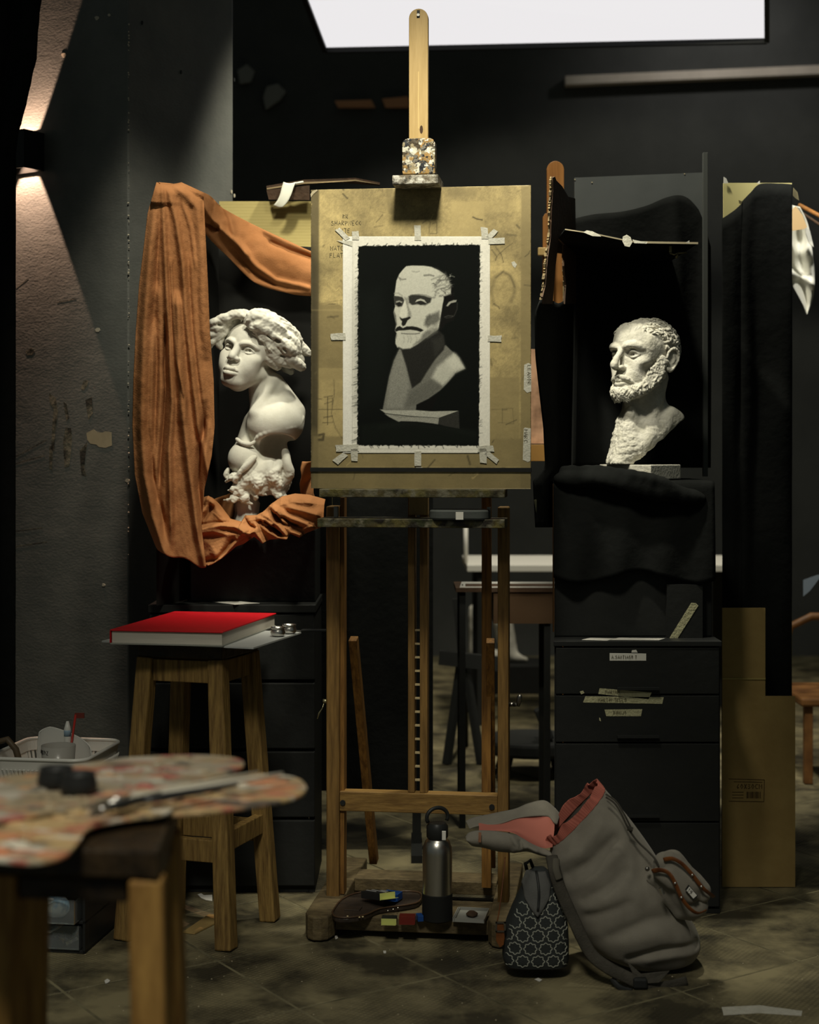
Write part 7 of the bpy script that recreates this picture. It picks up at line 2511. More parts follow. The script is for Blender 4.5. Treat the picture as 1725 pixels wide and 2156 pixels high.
m = MB()
m.grid(drape2, 50, 50)
m.build('hung_cloth', black_cloth, cbd, True, solid=0.002)
for pts in ([(1524, 372), (1530, 376), (1534, 386), (1524, 386)], [(1594, 386), (1600, 380), (1601, 387)]):
    MB().prism([PX(x, y, 4.213) for x, y in pts], (0, 0.0008, 0)).build('paper_corner', white_paper, cbd)
MB().prism([PX(x, y, 4.209) for x, y in ((1556, 421), (1563, 424), (1562, 430), (1557, 428))], (0, 0.003, 0)).build('pin', dull, cbd)
MB().prism([PX(x, y, 4.215) for x, y in ((1671, 395), (1680, 405), (1683, 422), (1676, 418), (1670, 412))], (0, 0.002, 0)).build('peeling_corner', mat('peel', srgb(120, 112, 84), 0.8), cbd)
wc = thing('white_cloth', PX(1700, 660, 4.7), 'white cloth draped in pointed folds from a rod at the frame edge', 'cloth')
Yw = 4.7
WT = [(1655, 425), (1670, 432), (1682, 436), (1692, 446), (1705, 470), (1716, 486)]
fold_w = mat('white_fabric', (0.70, 0.69, 0.62, 1), 0.9)
def wcloth(u, v):
    L_ = [(1650, 428), (1650, 500), (1652, 560), (1668, 600), (1690, 640), (1699, 662)]
    R_ = [(1684, 436), (1703, 476), (1712, 540), (1716, 590), (1711, 630), (1700, 662)]
    a, b = spl(L_, v), spl(R_, v)
    x, y = a + (b - a) * u
    d = 0.045 * math.sin(u * 7.5 + v * 2.0) * (1 - v) + 0.03 * math.exp(-((v - 0.45 - 0.2 * u) / 0.05) ** 2) + 0.02 * math.exp(-((v - 0.28 - 0.1 * u) / 0.05) ** 2)
    return PX(x, y, Yw - d)


m = MB()
m.grid(wcloth, 30, 60)
m.build('hanging_point', fold_w, wc, True, solid=0.003)
MB().prism([PX(x, y, 4.60) for x, y in ((1655, 440), (1668, 441), (1676, 434), (1690, 452), (1700, 478), (1694, 482), (1668, 486), (1655, 490))], (0, 0.003, 0)).build('kraft_corner', mat('kraft', srgb(196, 166, 122), 0.8), wc)
MB().prism([PX(x, y, 4.62) for x, y in ((1698, 478), (1706, 486), (1714, 520), (1704, 512), (1697, 490))], (0, 0.004, 0)).build('second_fold', fold_w, wc)
rod = MB().tube([PX(1684, 432, 4.75), PX(1740, 462, 4.6)], 0.0065, 10).build('wooden_rod', orange_wood, None, True, origin=PX(1684, 432, 4.75))
tag(rod, 'thin orange wooden rod above the white cloth at the frame edge', 'rod')
rk = MB().tube([PX(1686, 446, 4.73), PX(1740, 482, 4.6)], 0.004, 10).build('wooden_rod', dark_card, None, True, origin=PX(1686, 446, 4.73))
tag(rk, 'thinner dark wooden rod just below the orange rod at the white cloth', 'rod')

# ------------------------------------------------------------------ grey backpack
YB = 3.34
grey_fabric = mat('grey_fabric', srgb(134, 129, 118), 0.9, col2=srgb(120, 115, 105), scale=12, bump=0.12, bscale=420, spec=0.1, sheen=0.1)
grey_dark = mat('grey_webbing', srgb(74, 70, 62), 0.85, col2=srgb(60, 57, 50), scale=30, bump=0.3, bscale=300)
tan_leather = mat('tan_leather', srgb(124, 74, 36), 0.45, col2=srgb(84, 46, 22), scale=30, bump=0.1)
G = lambda px, py, dy=0.0: PX(px, py, YB) + Vector((0, dy, 0))


def check_mat():
    m = mat('red_check', srgb(176, 84, 72), 0.85)
    nt = m.node_tree
    uv = nt.nodes.new('ShaderNodeAttribute')
    uv.attribute_name = 'Col'
    nt.links.new(uv.outputs['Color'], nt.nodes['Principled BSDF'].inputs['Base Color'])
    return m


bp_root = thing('grey_backpack', (G(1360, 2050).x, YB, 0), 'slumped grey backpack with an open red lined top and leather straps', 'backpack')
SECL = [(1166, 1792), (1166, 1835), (1186, 1900), (1218, 1962), (1262, 2014), (1330, 2044), (1372, 2046)]
SECR = [(1280, 1672), (1338, 1742), (1394, 1822), (1446, 1918), (1480, 1984), (1470, 2026), (1420, 2046)]
SECD = [0.060, 0.088, 0.108, 0.118, 0.112, 0.085, 0.03]
RG = [([(1190, 1868), (1250, 1834), (1296, 1786)], 0.005, 14), ([(1235, 1898), (1310, 1868), (1385, 1850)], 0.006, 20), ([(1300, 1905), (1350, 1885), (1390, 1880)], 0.006, 24),
      ([(1300, 1975), (1380, 1952), (1440, 1958)], 0.007, 22), ([(1175, 1815), (1220, 1790), (1262, 1735)], 0.005, 10), ([(1360, 2008), (1420, 1996), (1470, 1998)], 0.005, 10)]
DG_ = [([(1200, 1838), (1250, 1806), (1290, 1766)], 0.013, 15), ([(1226, 1886), (1275, 1858), (1310, 1826)], 0.006, 9), ([(1236, 1918), (1275, 1904), (1315, 1886)], 0.006, 9),
       ([(1280, 1956), (1350, 1925), (1410, 1916)], 0.006, 11), ([(1320, 2004), (1390, 1984), (1465, 1984)], 0.012, 9), ([(1340, 1800), (1348, 1850), (1362, 1880)], 0.004, 10)]


def pack_pt(u, t, grow=1.0, sh=(0, 0)):
    L, R = spl(SECL, t), spl(SECR, t)
    d = float(np.interp(t, np.linspace(0, 1, 7), SECD))
    a = 2 * math.pi * u
    ca, sa = math.cos(a), math.sin(a)
    e = 0.75
    cx_ = math.copysign(abs(ca) ** e, ca)
    sy_ = math.copysign(abs(sa) ** e, sa)
    c = (L + R) / 2
    h = (R - L) / 2 * grow
    px, py = c + h * cx_ + np.array(sh)
    y = -d * grow * sy_
    w_ = 0.0
    if sa > 0:
        for pa, am, wd in RG:
            w_ += am * math.exp(-(seg_d(px, py, pa) / wd) ** 2)
        for pa, am, wd in DG_:
            w_ -= am * math.exp(-(seg_d(px, py, pa) / wd) ** 2)
        w_ *= min(1, sa * 2.2)
    w_ += 0.003 * mnoise.noise(Vector((px * 0.03, py * 0.03, sa)))
    p_ = G(px, py, 0.06 + y - w_)
    p_.z = max(p_.z, 0.003)
    return p_


m = MB()
m.grid(lambda u, v: pack_pt(u, v), 96, 90, closed_u=True)
m.F.append([95 * 0 + i + 89 * 96 for i in range(96)])
m.build('pack_body', grey_fabric, bp_root, True)


def collar(u, v):
    rip = 0.03 * math.sin(u * 2 * math.pi * 22 + 1.5 * math.sin(u * 31)) * (0.4 + v)
    g_ = 1.0 - 0.04 * v + rip * 0.6
    p_ = pack_pt(u, 0.0, g_, (-15 * v + 3 * math.sin(u * 40) * v, -14 * v + 4 * math.sin(u * 57) * v))
    return p_


m = MB()
m.grid(collar, 260, 26, closed_u=True)
o = m.build('red_collar', check_mat(), bp_root, True, solid=0.002)
r1, r2 = np.array(srgb(190, 112, 96)[:3]), np.array(srgb(112, 48, 40)[:3])
cc = []
for v in range(26):
    for u in range(260):
        k = 0.5 * (u % 2) + 0.5 * (v % 2)
        cc.append(r1 * (1 - k * 0.75) + r2 * k * 0.75)
set_col(o, np.array(cc))
# open lid thrown towards the easel
lid_t = [(982, 1768), (990, 1758), (1012, 1754), (1050, 1756), (1084, 1762), (1104, 1772), (1130, 1786), (1160, 1798)]
lid_b = [(984, 1774), (996, 1786), (1020, 1790), (1052, 1798), (1084, 1800), (1112, 1798), (1140, 1806), (1168, 1812)]


def lidf(u, v):
    a, b = spl(lid_t, u), spl(lid_b, u)
    x, y = a + (b - a) * v
    d = 0.028 * math.sin(math.pi * (0.15 + 0.7 * v)) + 0.008 * math.exp(-(seg_d(x, y, [(1078, 1762), (1090, 1782), (1084, 1796)]) / 5) ** 2) + 0.008 * math.exp(-(seg_d(x, y, [(1094, 1792), (1112, 1782), (1130, 1792)]) / 5) ** 2) - 0.008 * math.exp(-(seg_d(x, y, [(1096, 1776), (1100, 1788)]) / 4) ** 2)
    return G(x, y, 0.035 - d)


m = MB()
m.grid(lidf, 60, 16)
lid = m.build('lid', grey_fabric, bp_root, True, solid=0.002)
lt2 = [(986, 1760), (1010, 1750), (1050, 1741), (1092, 1734), (1122, 1720), (1156, 1715), (1178, 1728), (1192, 1744)]
lb2 = [(992, 1764), (1020, 1757), (1060, 1752), (1096, 1742), (1130, 1736), (1160, 1738), (1172, 1748), (1180, 1756)]


def lidb(u, v):
    a, b = spl(lt2, u), spl(lb2, u)
    x, y = a + (b - a) * v
    return G(x, y, 0.13 - 0.05 * v + 0.004 * math.sin(u * 19))


m = MB()
m.grid(lidb, 50, 10)
m.build('lid_back', grey_fabric, lid, True, solid=0.002)
pk = [(1010, 1756), (1060, 1758), (1088, 1764), (1110, 1778), (1145, 1792), (1166, 1790)]
pk2 = [(1012, 1755), (1060, 1752), (1096, 1742), (1130, 1735), (1160, 1737), (1176, 1750)]


def pinkf(u, v):
    a, b = spl(pk, u), spl(pk2, u)
    x, y = a + (b - a) * v
    return G(x, y, 0.030 + 0.06 * v + 0.004 * math.sin(v * 7 + u * 5) - 0.012 * math.sin(math.pi * v))


m = MB()
m.grid(pinkf, 80, 40)
o = m.build('red_lining', check_mat(), lid, True)
cc = []
for v in range(40):
    for u in range(80):
        k = 0.5 * (u % 2) + 0.5 * (v % 2)
        dk = 1.0 if u > 30 else 0.3 + 0.7 * u / 30
        cc.append((np.array(srgb(186, 112, 98)[:3]) * (1 - k * .4) + r1 * k * .4) * 1.0)
set_col(o, np.array(cc))
MB().bar(G(1011, 1753, 0.002), G(1010, 1772, -0.006), 0.006, 0.002, up=(0, 1, 0)).build('leather_tab', tan_leather, lid)


def strap(pts, wd, m_, name, parent, th=0.35, n=24):
    q = spline([tuple(G(*p)) for p in pts], n)
    return MB().tube([Vector(v) for v in q], wd / 2, 10, flat=th, up=(0, 1, 0)).build(name, m_, parent, True)


# front pocket on the outer side of the pack
S = Sculpt(G(1345, 1935, -0.16), G(1505, 1775, 0.06), 0.0024)
kk = YB / FPX
gA = lambda *p: np.array(G(*p))
for a, b, ra in (((1392, 1808, -0.045), (1458, 1888, -0.052), 24), ((1412, 1802, -0.03), (1468, 1868, -0.03), 22), ((1382, 1840, -0.03), (1430, 1900, -0.03), 24), ((1420, 1850, -0.05), (1450, 1894, -0.05), 26)):
    S.cap(gA(*a), gA(*b), ra * kk, ra * kk, 0.012)
S.chain([gA(1358, 1842, -.04), gA(1385, 1880, -.04), (gA(1420, 1918, -.04)), gA(1452, 1922, -.05), gA(1482, 1892, -.05)], 2.4 * kk, 0.002)
pocket = S.build('front_pocket', grey_fabric, bp_root, lambda v: 0.0035 * mnoise.noise(Vector(v) * 26))
S = Sculpt(G(1345, 1900, -0.16), G(1505, 1765, 0.06), 0.0022)
for a, b, ra in (((1378, 1820, -0.062), (1402, 1838, -0.070), 14), ((1400, 1800, -0.055), (1448, 1842, -0.074), 19), ((1420, 1802, -0.05), (1468, 1866, -0.066), 15), ((1400, 1824, -0.068), (1440, 1866, -0.078), 15)):
    S.cap(gA(*a), gA(*b), ra * kk, ra * kk, 0.012)
S.build('pocket_flap', grey_fabric, pocket, lambda v: 0.003 * mnoise.noise(Vector(v) * 30))
for nm, pts, wd in (('pocket_strap', [(1362, 1814, -.078), (1376, 1808, -.09), (1392, 1812, -.098), (1404, 1830, -.104), (1416, 1858, -.108), (1432, 1880, -.108), (1450, 1892, -.106), (1468, 1888, -.100)], 0.0105),
                    ('pocket_strap', [(1386, 1791, -.075), (1402, 1786, -.085), (1420, 1794, -.093), (1440, 1815, -.098), (1458, 1838, -.100), (1470, 1850, -.096), (1488, 1866, -.08)], 0.0095)):
    s_ = strap(pts, wd, tan_leather, nm, pocket)
    for i in (3, 4):
        c = G(*pts[i]) + Vector((0, -0.0045, 0))
        MB().lathe([(0.003, 0), (0.0025, 0.0012), (0.0006, 0.002)], c, 10, axis=(0, -1, 0)).build('rivet', steel, s_, True)
lb = [G(1433, 1836, -0.1005), G(1452, 1858, -0.1005), G(1443, 1866, -0.1005), G(1426, 1846, -0.1005)]
lab_ = MB().prism(lb, (0, 0.004, 0)).build('woven_label', black_plastic, pocket)
mid = sum(lb, Vector()) / 4
MB().prism([mid + (q - mid) * 0.82 + Vector((0, -0.0008, 0)) for q in lb], (0, 0.0006, 0)).build('label_face', white_paper, lab_)
eu = (lb[1] - lb[0]).normalized()
ev = (lb[3] - lb[0]).normalized()
for k, (txt, o_) in enumerate((('OAK', 0.18), ('1 C', 0.55))):
    writing(txt, 0, 0, 0.0046, lambda u, v: tuple(lb[0] + eu * (0.005 + u * 1.1) + ev * (0.0025 + 0.0055 * k + v) + Vector((0, -0.0014, 0))), (0, -1, 0), 0.0009, seed=k + 3).build('lettering', ink, lab_)
MB().cyl(G(1377, 1845, -0.088), G(1382, 1858, -0.088), 0.0045, n=12).build('zip_tab', steel, pocket)
MB().lathe([(0.005, 0), (0.0045, 0.003), (0.001, 0.004)], G(1354, 1813, -0.062), 12, axis=(0, -1, 0)).build('button', dark_steel, bp_root, True)
# drawstring, shoulder strap, webbing and buckle
strap([(1274, 1674, -.02), (1290, 1684, -.03), (1304, 1705, -.035), (1318, 1735, -.04), (1336, 1760, -.045), (1356, 1778, -.055), (1370, 1792, -.07), (1376, 1806, -.075)], 0.0042, grey_dark, 'drawstring', bp_root, 1.0, 30)
strap([(1276, 1672, .0), (1296, 1685, -.01), (1312, 1710, -.02), (1326, 1738, -.02)], 0.004, grey_dark, 'drawstring', bp_root, 1.0, 20)
MB().cyl(G(1316, 1733, -0.045), G(1326, 1736, -0.045), 0.005, n=10).build('cord_stop', grey_dark, bp_root)
strap([(1160, 1798, -.02), (1164, 1822, -.05), (1172, 1850, -.055), (1186, 1884, -.06), (1202, 1918, -.068), (1218, 1952, -.075), (1238, 1985, -.085), (1270, 2006, -.10), (1308, 2024, -.105), (1338, 2040, -.10)], 0.026, grey_dark, 'shoulder_strap', bp_root, 0.35, 40)
strap([(1168, 1800, -.035), (1166, 1815, -.055), (1172, 1835, -.06)], 0.016, mat('ribbed_grey', srgb(88, 84, 74), 0.9), 'strap_loop', bp_root, 0.5, 12)
MB().box(G(1318, 0).x, G(1347, 0).x, YB - 0.115, YB - 0.085, 0.003, 0.024).build('buckle', black_plastic, bp_root, bevel=0.004)
strap([(1276, 2026, -.10), (1290, 2042, -.108), (1316, 2050, -.11)], 0.012, black_plastic, 'webbing', bp_root, 0.3, 12)
strap([(1346, 2044, -.10), (1380, 2046, -.09), (1404, 2042, -.09), (1432, 2036, -.085)], 0.020, grey_dark, 'webbing', bp_root, 0.25, 14)
MB().prism([G(1308, 1996, -0.085), G(1336, 2018, -0.10), G(1396, 2015, -0.09), G(1372, 2034, -0.105), G(1330, 2036, -0.108), G(1322, 2024, -0.10)], (0, 0.004, 0)).build('webbing_wing', grey_dark, bp_root, bevel=0.001)
# leather strap with a buckle hanging by the easel foot
strap([(1064, 1805, 0.0), (1058, 1850, -.02), (1050, 1900, -.04), (1045, 1926, -.045)], 0.0026, tan_leather, 'leather_cord', bp_root, 1.0, 16)
bk_ = MB()
c0, c1 = G(1041, 1947, -0.05), G(1062, 1926, -0.05)
bk_.box(c0.x, c1.x, c0.y - 0.002, c0.y + 0.002, c1.z - 0.003, c1.z).box(c0.x, c1.x, c0.y - 0.002, c0.y + 0.002, c0.z, c0.z + 0.003).box(c0.x, c0.x + 0.003, c0.y - 0.002, c0.y + 0.002, c0.z, c1.z).box(c1.x - 0.003, c1.x, c0.y - 0.002, c0.y + 0.002, c0.z, c1.z)
bk_.build('strap_buckle', dark_steel, bp_root)
MB().prism([G(x, y, -0.049) for x, y in ((1043, 1930), (1058, 1930), (1060, 1960), (1058, 1974), (1050, 1980), (1042, 1966))], (0, 0.003, 0)).build('leather_tongue', tan_leather, bp_root, bevel=0.0008)

# ------------------------------------------------------------------ patterned lunch bag
YL_ = 3.30
lunch_at = PX(1130, 2030, YL_)
lunch = thing('lunch_bag', (lunch_at.x, YL_ + 0.03, 0), 'small black zipped bag patterned with pale flower outlines next to the backpack', 'bag')
LZ = [2034, 2022, 1985, 1950, 1915, 1885, 1860, 1842, 1834]
LXa = [1064, 1060, 1061, 1068, 1082, 1096, 1108, 1116, 1126]
LXb = [1198, 1200, 1200, 1198, 1190, 1178, 1168, 1160, 1150]
LD = [0.052, 0.056, 0.057, 0.055, 0.048, 0.038, 0.028, 0.018, 0.010]


def lsec(py):
    ys = LZ[::-1]
    return float(np.interp(py, ys, LXa[::-1])), float(np.interp(py, ys, LXb[::-1])), float(np.interp(py, ys, LD[::-1]))


def lfront(px, py, off=0.0):
    a, b, d = lsec(py)
    t = min(1, abs((px - (a + b) / 2) / ((b - a) / 2)))
    y = d * (1 - t ** 3.2) ** (1 / 3.2)
    p_ = PX(px, py, YL_)
    return Vector((p_.x, YL_ + 0.03 - y - off - 0.002 * mnoise.noise(Vector((px * 0.05, py * 0.05, 3))), max(p_.z, 0.002)))


def lbody(u, v):
    py = float(np.interp(v, np.linspace(0, 1, len(LZ)), LZ))
    a, b, d = lsec(py)
    an = 2 * math.pi * u
    ca, sa = math.cos(an), math.sin(an)
    e = 2 / 3.2
    px = (a + b) / 2 + (b - a) / 2 * math.copysign(abs(ca) ** e, ca)
    y = math.copysign(abs(sa) ** e, sa) * d
    p_ = PX(px, py, YL_)
    return (p_.x, YL_ + 0.03 - y - (0.002 * mnoise.noise(Vector((px * 0.05, py * 0.05, 3))) if sa > 0 else 0), max(p_.z, 0.002))


m = MB()
m.grid(lbody, 72, 40, closed_u=True)
m.F.append([39 * 72 + i for i in range(72)])
m.build('bag_body', mat('dark_canvas', (0.028, 0.032, 0.032, 1), 0.85, bump=0.2, bscale=300), lunch, True)
m = MB()


def panel(u, v):
    y = 1838 + 84 * v
    hw = float(np.interp(v, [0, 0.3, 0.6, 0.85, 1], [20, 30, 26, 12, 2]))
    return lfront(1130 + (u - 0.5) * 2 * hw, y, 0.004 + 0.004 * math.sin(u * math.pi))


m.grid(panel, 16, 20)
m.build('top_panel', mat('panel_fabric', (0.10, 0.10, 0.095, 1), 0.8, bump=0.2, bscale=300), lunch, True, solid=0.002)
MB().tube([lfront(1130 + 4 * math.sin(k * 0.3), 1836 + 7.5 * k, 0.010) for k in range(11)], 0.0028, 8).build('zip', black_plastic, lunch, True)
MB().tube([lfront(1112, 1840, 0.0), lfront(1108, 1828, 0.01) + Vector((0, 0, 0.004)), lfront(1118, 1822, 0.02) + Vector((0, 0, 0.008)), lfront(1124, 1832, 0.0)], 0.004, 8).build('carry_loop', black_cloth, lunch, True)
pat = mat('pale_print', (0.42, 0.43, 0.37, 1), 0.8)
for r_i in range(8):
    cy_ = 2016 - r_i * 26.5
    for c_i in range(-3, 4):
        cx_ = 1131 + c_i * 32 + (16 if r_i % 2 else 0)
        pts = []
        run = []
        for k in range(49):
            a = 2 * math.pi * k / 48
            rr = 12.6 + 1.5 * math.cos(8 * a)
            x, y = cx_ + rr * math.cos(a), cy_ + rr * 0.92 * math.sin(a)
            xa, xb, d_ = lsec(y) if y < 2034 else (0, -1, 0)
            hw = float(np.interp((y - 1838) / 84, [0, 0.3, 0.6, 0.85, 1], [20, 30, 26, 12, 2])) if y < 1922 else 0
            ok = xa + 3 < x < xb - 3 and 1846 < y < 2031 and not (y < 1922 and abs(x - 1130) < hw + 1)
            if ok:
                run.append(lfront(x, y, 0.0012))
            if not ok or k == 48:
                if len(run) > 3:
                    pts.append(run)
                run = []
        if not pts:
            continue
        m = MB()
        for run in pts:
            m.ribbon(run, 0.0015, (0, -1, 0.1))
        o = m.build('flower_outline', pat, lunch)

# ------------------------------------------------------------------ bits on the floor
def floor_bit(pts, lab, m_, th=0.0008, name='paper_scrap', cat='paper', grp=None):
    q = []
    for x, y in pts:
        Y = EYE * FPX / (y - HZ)
        q.append(Vector(((x - CX) / FPX * Y, Y, 0.0008)))
    o = MB().prism(q, (0, 0, th)).build(name, m_)
    return tag(o, lab, cat, grp)


floor_bit([(1520, 2122), (1600, 2118), (1690, 2130), (1688, 2140), (1600, 2134), (1524, 2139)], 'long strip of pale masking tape stuck on the tiles, lowest thing at the frame edge', tape_mat, name='floor_tape', cat='tape')
floor_bit([(220, 2066), (226, 2062), (232, 2066), (228, 2070), (222, 2072)], 'tiny pale paper scrap on the tiles beside the near stool leg', white_paper)
floor_bit([(705, 1972), (710, 1971), (712, 1976), (707, 1979)], 'tiny pale paper scrap on the tiles under the front edge of the easel base', white_paper)
floor_bit([(807, 2003), (813, 2003), (813, 2008), (808, 2008)], 'tiny white paper scrap on open tiles in front of the easel', white_paper)
floor_bit([(416, 1884), (424, 1882), (430, 1886), (447, 1885), (447, 1898), (434, 1896), (424, 1892)], 'torn grey paper scrap on the floor under the red book stool', white_paper)
floor_bit([(385, 1965), (440, 1928), (470, 1930), (470, 1938), (410, 1968)], 'brown cardboard offcut on the floor between the legs of the red book stool', brown_card, 0.003, 'card_offcut', 'cardboard')
floor_bit([(1126, 2063), (1134, 2060), (1142, 2064), (1136, 2068)], 'pale dried paint drip on the tiles in front of the backpack', white_paper, 0.0006, 'paint_drip', 'drip')
q_ = random.Random(4)
m = MB()
for _ in range(260):
    x, y = q_.uniform(-1.2, 1.2), q_.uniform(2.95, 3.5)
    r = q_.uniform(0.0006, 0.002)
    m.lathe([(r, 0.0003), (r * 0.6, 0.0003 + r * 0.6), (0.0001, 0.0003 + r * 0.8)], (x, y, 0), 5)
o = m.build('crumbs', patch_mat)
o['kind'] = 'stuff'
o['label'] = 'pale crumbs of plaster and chalk scattered over the tiles'
o['category'] = 'crumbs'

# ------------------------------------------------------------------ behind the easel, out of focus
tab = thing('work_table', (0.65, 6.4, 0), 'far table with a pale front edge seen between the easels', 'table')
zt_ = PX(0, 1190, 6.3).z
MB().box(PX(984, 0, 6.3).x, 1.4, 6.3, 6.9, zt_ - 0.026, zt_).build('table_top', white_paper, tab, bevel=0.002)
for x, y in ((0.3, 6.36), (1.35, 6.36), (0.3, 6.84), (1.35, 6.84)):
    MB().bar((x, y, 0.001), (x, y, zt_ - 0.0265), 0.05, 0.05).build('leg', black_wood, tab)
wt = MB().cyl(PX(981, 1190, 6.4) * 1.0, PX(981, 1108, 6.4), 0.009, n=14)
o = wt.build('white_tube', white_plastic, None, True, origin=PX(981, 1190, 6.4))
for v_ in o.data.vertices:
    pass
o.location.z = zt_ + 0.0005
tag(o, 'thin upright white tube standing on the far work table', 'tube')
sd = thing('side_table', (0.33, 4.66, 0), 'dark brown boxy side table behind the easel carrying a white straightedge', 'table')
zt3 = PX(0, 1238, 4.6).z
xs0, xs1 = PX(960, 0, 4.6).x, PX(1175, 0, 4.6).x
MB().box(xs0, xs1, 4.6, 4.82, zt3 - 0.012, zt3).build('table_top', dark_card, sd)
MB().box(PX(1040, 0, 4.6).x, xs1 - 0.004, 4.604, 4.80, zt3 - 0.105, zt3 - 0.0125).build('apron', mat('umber', srgb(74, 54, 34), 0.8), sd)
for x in (xs0 + 0.02, xs1 - 0.03):
    for y in (4.62, 4.80):
        MB().bar((x, y, 0.001), (x, y, zt3 - 0.013), 0.018, 0.018).build('leg', black_wood, sd)
se = thing('straightedge', PX(970, 1236, 4.605), 'white slotted metal straightedge standing on the dark side table', 'ruler')
yq = 4.606
PXs = lambda x, y: PX(x, y, yq)
m = MB()
ztt = zt3 + 0.0006
hh = PX(0, 1225, yq).z
xa_, xb_, xc_ = PXs(968, 0).x, PXs(980, 0).x, PXs(1168, 0).x
m.prism([(xa_, yq, ztt), (xb_, yq, ztt), (xb_, yq, hh), (xa_ + 0.006, yq, hh)], (0, 0.003, 0))
m.box(xb_, xc_, yq, yq + 0.003, hh - 0.0055, hh).box(xb_, xc_, yq, yq + 0.003, ztt, ztt + 0.003)
m.build('blade', mat('white_metal', (0.75, 0.74, 0.70, 1), 0.4), se)
MB().cyl(((xa_ + xb_) / 2, yq - 0.0006, (ztt + hh) / 2), ((xa_ + xb_) / 2, yq - 0.0001, (ztt + hh) / 2), 0.0022, n=10).build('hanging_hole', black_plastic, se)
# tall black screen behind the easel
scr = thing('black_screen', (-0.11, 4.34, 0), 'tall black screen on two feet standing behind the easel legs', 'screen')
MB().box(PX(630, 0, 4.34).x, PX(912, 0, 4.34).x, 4.34, 4.352, 0.17, 1.30).build('panel', black_cloth, scr, bevel=0.001)
for x in (-0.20, 0.02):
    MB().box(x - 0.012, x + 0.012, 4.353, 4.365, 0.021, 0.9).build('post', black_wood, scr)
    MB().box(x - 0.015, x + 0.015, 4.22, 4.48, 0.001, 0.0205).build('foot', black_wood, scr)
# far plaster cast on a low stand
cst = thing('plaster_cast', PX(1045, 1394, 7.3), 'blurred white plaster cast of a foot standing far back on a low black stand', 'sculpture')
kz = 7.3 / FPX
Z = lambda x, y, d=0.0: np.array(PX(x, y, 7.3)) + (0, d, 0)
S = Sculpt(Z(975, 1396, -0.14), Z(1115, 1265, 0.14), 0.005)
S.cap(Z(1000, 1285), Z(1004, 1370), 13 * kz, 16 * kz, 0.02)
S.cap(Z(1004, 1375), Z(1090, 1384, -.02), 14 * kz, 9 * kz, 0.03)
S.cap(Z(1060, 1315), Z(1072, 1370), 20 * kz, 18 * kz, 0.02)
S.cap(Z(1078, 1380, -.02), Z(1106, 1387, -.03), 8 * kz, 5 * kz, 0.01)
S.cut(Z(1040, 1393), (0, 0, -1))
S.build('cast', plaster, cst, lambda v: 0.003 * mnoise.noise(Vector(v) * 30))
cz_ = PX(0, 1393, 7.3).z
box_thing('low_stand', 'low black stand holding the far plaster cast', 'stand', 0.24, 0.62, 7.15, 7.45, 0.002, cz_ - 0.001, black_wood)
# dark sketching tripod
tr = thing('tripod_easel', (0.18, 5.6, 0), 'dark folding tripod easel far behind the steel flask', 'easel')
Yt = 5.6
hd_ = PX(975, 1395, Yt)
for (x, y, d) in ((940, 1640, -.05), (1012, 1655, -.05), (985, 1600, .3)):
    f = PX(x, y, Yt)
    MB().bar(hd_ + Vector(((x - 975) * 0.0002, 0, 0)), (f.x, f.y + d, 0.002), 0.028, 0.02).build('leg', black_wood, tr)
MB().bar(PX(962, 1260, Yt), hd_, 0.03, 0.02).build('mast', black_wood, tr)
MB().bar(PX(925, 1384, Yt - 0.03), PX(1055, 1398, Yt - 0.03), 0.03, 0.05).build('tray', black_wood, tr)
# dark chair beyond the easel
ch = thing('dark_chair', (0.42, 5.3, 0), 'dark low chair with a rounded seat in the gloom behind the easel', 'chair')
Yc = 5.3
sz = PX(0, 1560, Yc).z
m = MB()
m.prism([(0.42 + 0.17 * math.cos(t), 5.38 + 0.16 * math.sin(t), sz - 0.05) for t in np.linspace(0, 2 * math.pi, 25)[:-1]], (0, 0, 0.05))
m.build('seat', black_wood, ch, bevel=0.012)
MB().bar(PX(1133, 1492, Yc), PX(1158, 1556, Yc), 0.05, 0.03).build('back_post', black_wood, ch, bevel=0.005)
for x, y in ((0.31, 5.28), (0.53, 5.28), (0.32, 5.48), (0.52, 5.48)):
    MB().bar((x, y, 0.001), (0.42 + (x - 0.42) * 0.8, 5.38 + (y - 5.38) * 0.8, sz - 0.051), 0.03, 0.03).build('leg', black_wood, ch)
pn = thing('painted_canvas', PX(1110, 935, 4.26), 'pinkish painted canvas on the second easel peeking out past the drawing board', 'painting')
flesh = mat('flesh_paint', srgb(186, 146, 116), 0.6, col2=srgb(96, 70, 50), scale=7, mix=(0.42, 0.62))
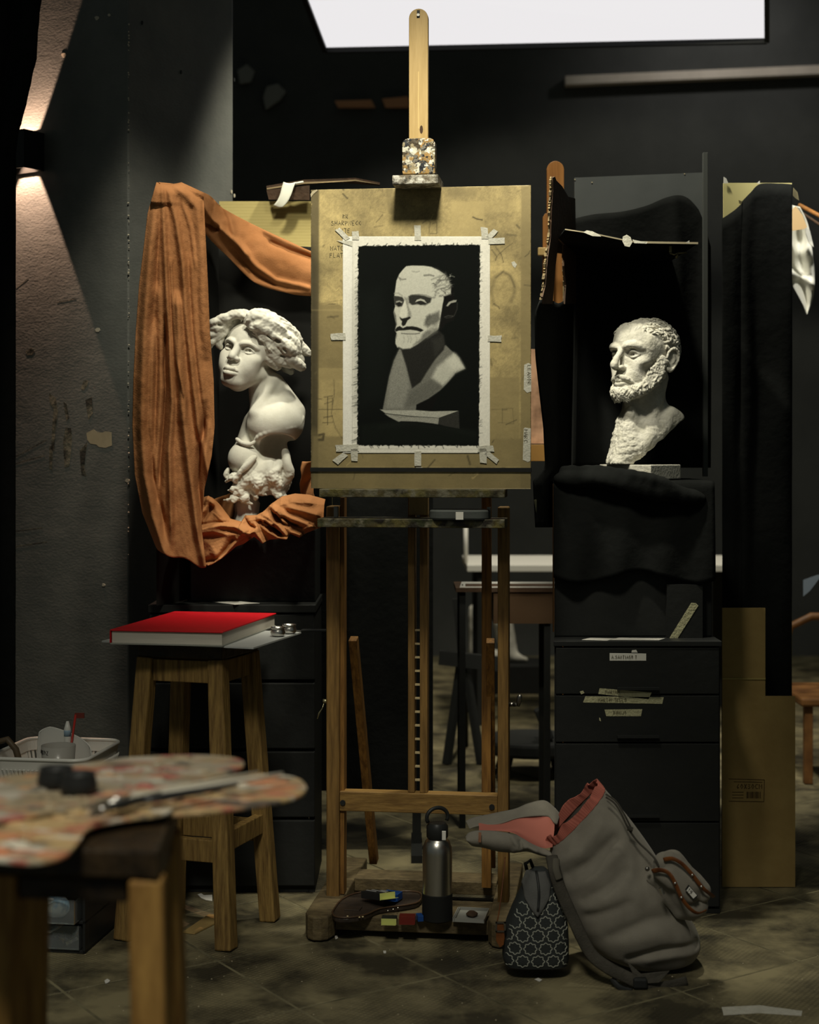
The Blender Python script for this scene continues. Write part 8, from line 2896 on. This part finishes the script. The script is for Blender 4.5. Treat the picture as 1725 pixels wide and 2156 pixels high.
MB().box(PX(1040, 0, 4.26).x, PX(1150, 0, 4.26).x, 4.26, 4.275, PX(0, 934, 4.26).z, PX(0, 735, 4.26).z).build('canvas_face', flesh, pn)
lg = MB().box(PX(1060, 0, 4.25).x, PX(1152, 0, 4.25).x, 4.235, 4.30, PX(0, 971, 4.25).z, PX(0, 936, 4.25).z).build('easel_ledge', orange_wood, ea2, bevel=0.001)
lg.data.materials[0] = mat('ochre_wood', srgb(140, 104, 52), 0.5)
tpz = MB().prism([wing(x, y) + Vector((-0.002, -0.020, 0)) for x, y in ((1125, 1052), (1130, 1051), (1148, 1100), (1140, 1098), (1132, 1090))], (0, 0.001, 0)).build('tape_strip', yellow_tape)
tag(tpz, 'short yellowish tape strip stuck to black cloth below the drawing board corner', 'tape')
# chair and paper at the frame edge
wcn = thing('wooden_chair', (1.36, 5.2, 0), 'worn brown wooden chair standing in the dark at the frame edge', 'chair')
Yw2 = 5.2
Wp = lambda x, y, d=0.0: PX(x, y, Yw2) + Vector((0, d, 0))
zse = Wp(0, 1470).z
cw = mat('chair_wood', srgb(128, 88, 48), 0.5, col2=srgb(90, 58, 30), scale=10)
MB().box(1.30, 1.66, 5.2, 5.56, zse - 0.03, zse).build('seat', cw, wcn, bevel=0.008)
for x, y in ((1.33, 5.23), (1.63, 5.23), (1.33, 5.53), (1.63, 5.53)):
    MB().bar((x, y, 0.001), (x, y, zse - 0.0305), 0.028, 0.028).build('leg', cw, wcn, bevel=0.003)
MB().tube([(1.315, 5.5, zse), (1.315, 5.52, zse + 0.1), (1.345, 5.535, zse + 0.20), (1.42, 5.54, zse + 0.235), (1.55, 5.54, zse + 0.235), (1.63, 5.53, zse + 0.18), (1.645, 5.5, zse)], 0.014, 10).build('bent_back', cw, wcn, True)
bp2 = MB().prism([Wp(x, y, -0.1) for x, y in ((1676, 1216), (1704, 1206), (1716, 1204), (1690, 1238), (1676, 1250))], (0, 0.002, 0)).build('blue_paper', mat('blue_grey', srgb(110, 120, 130), 0.8))
tag(bp2, 'blue grey paper sheet corner showing at the frame edge behind the black board', 'paper')
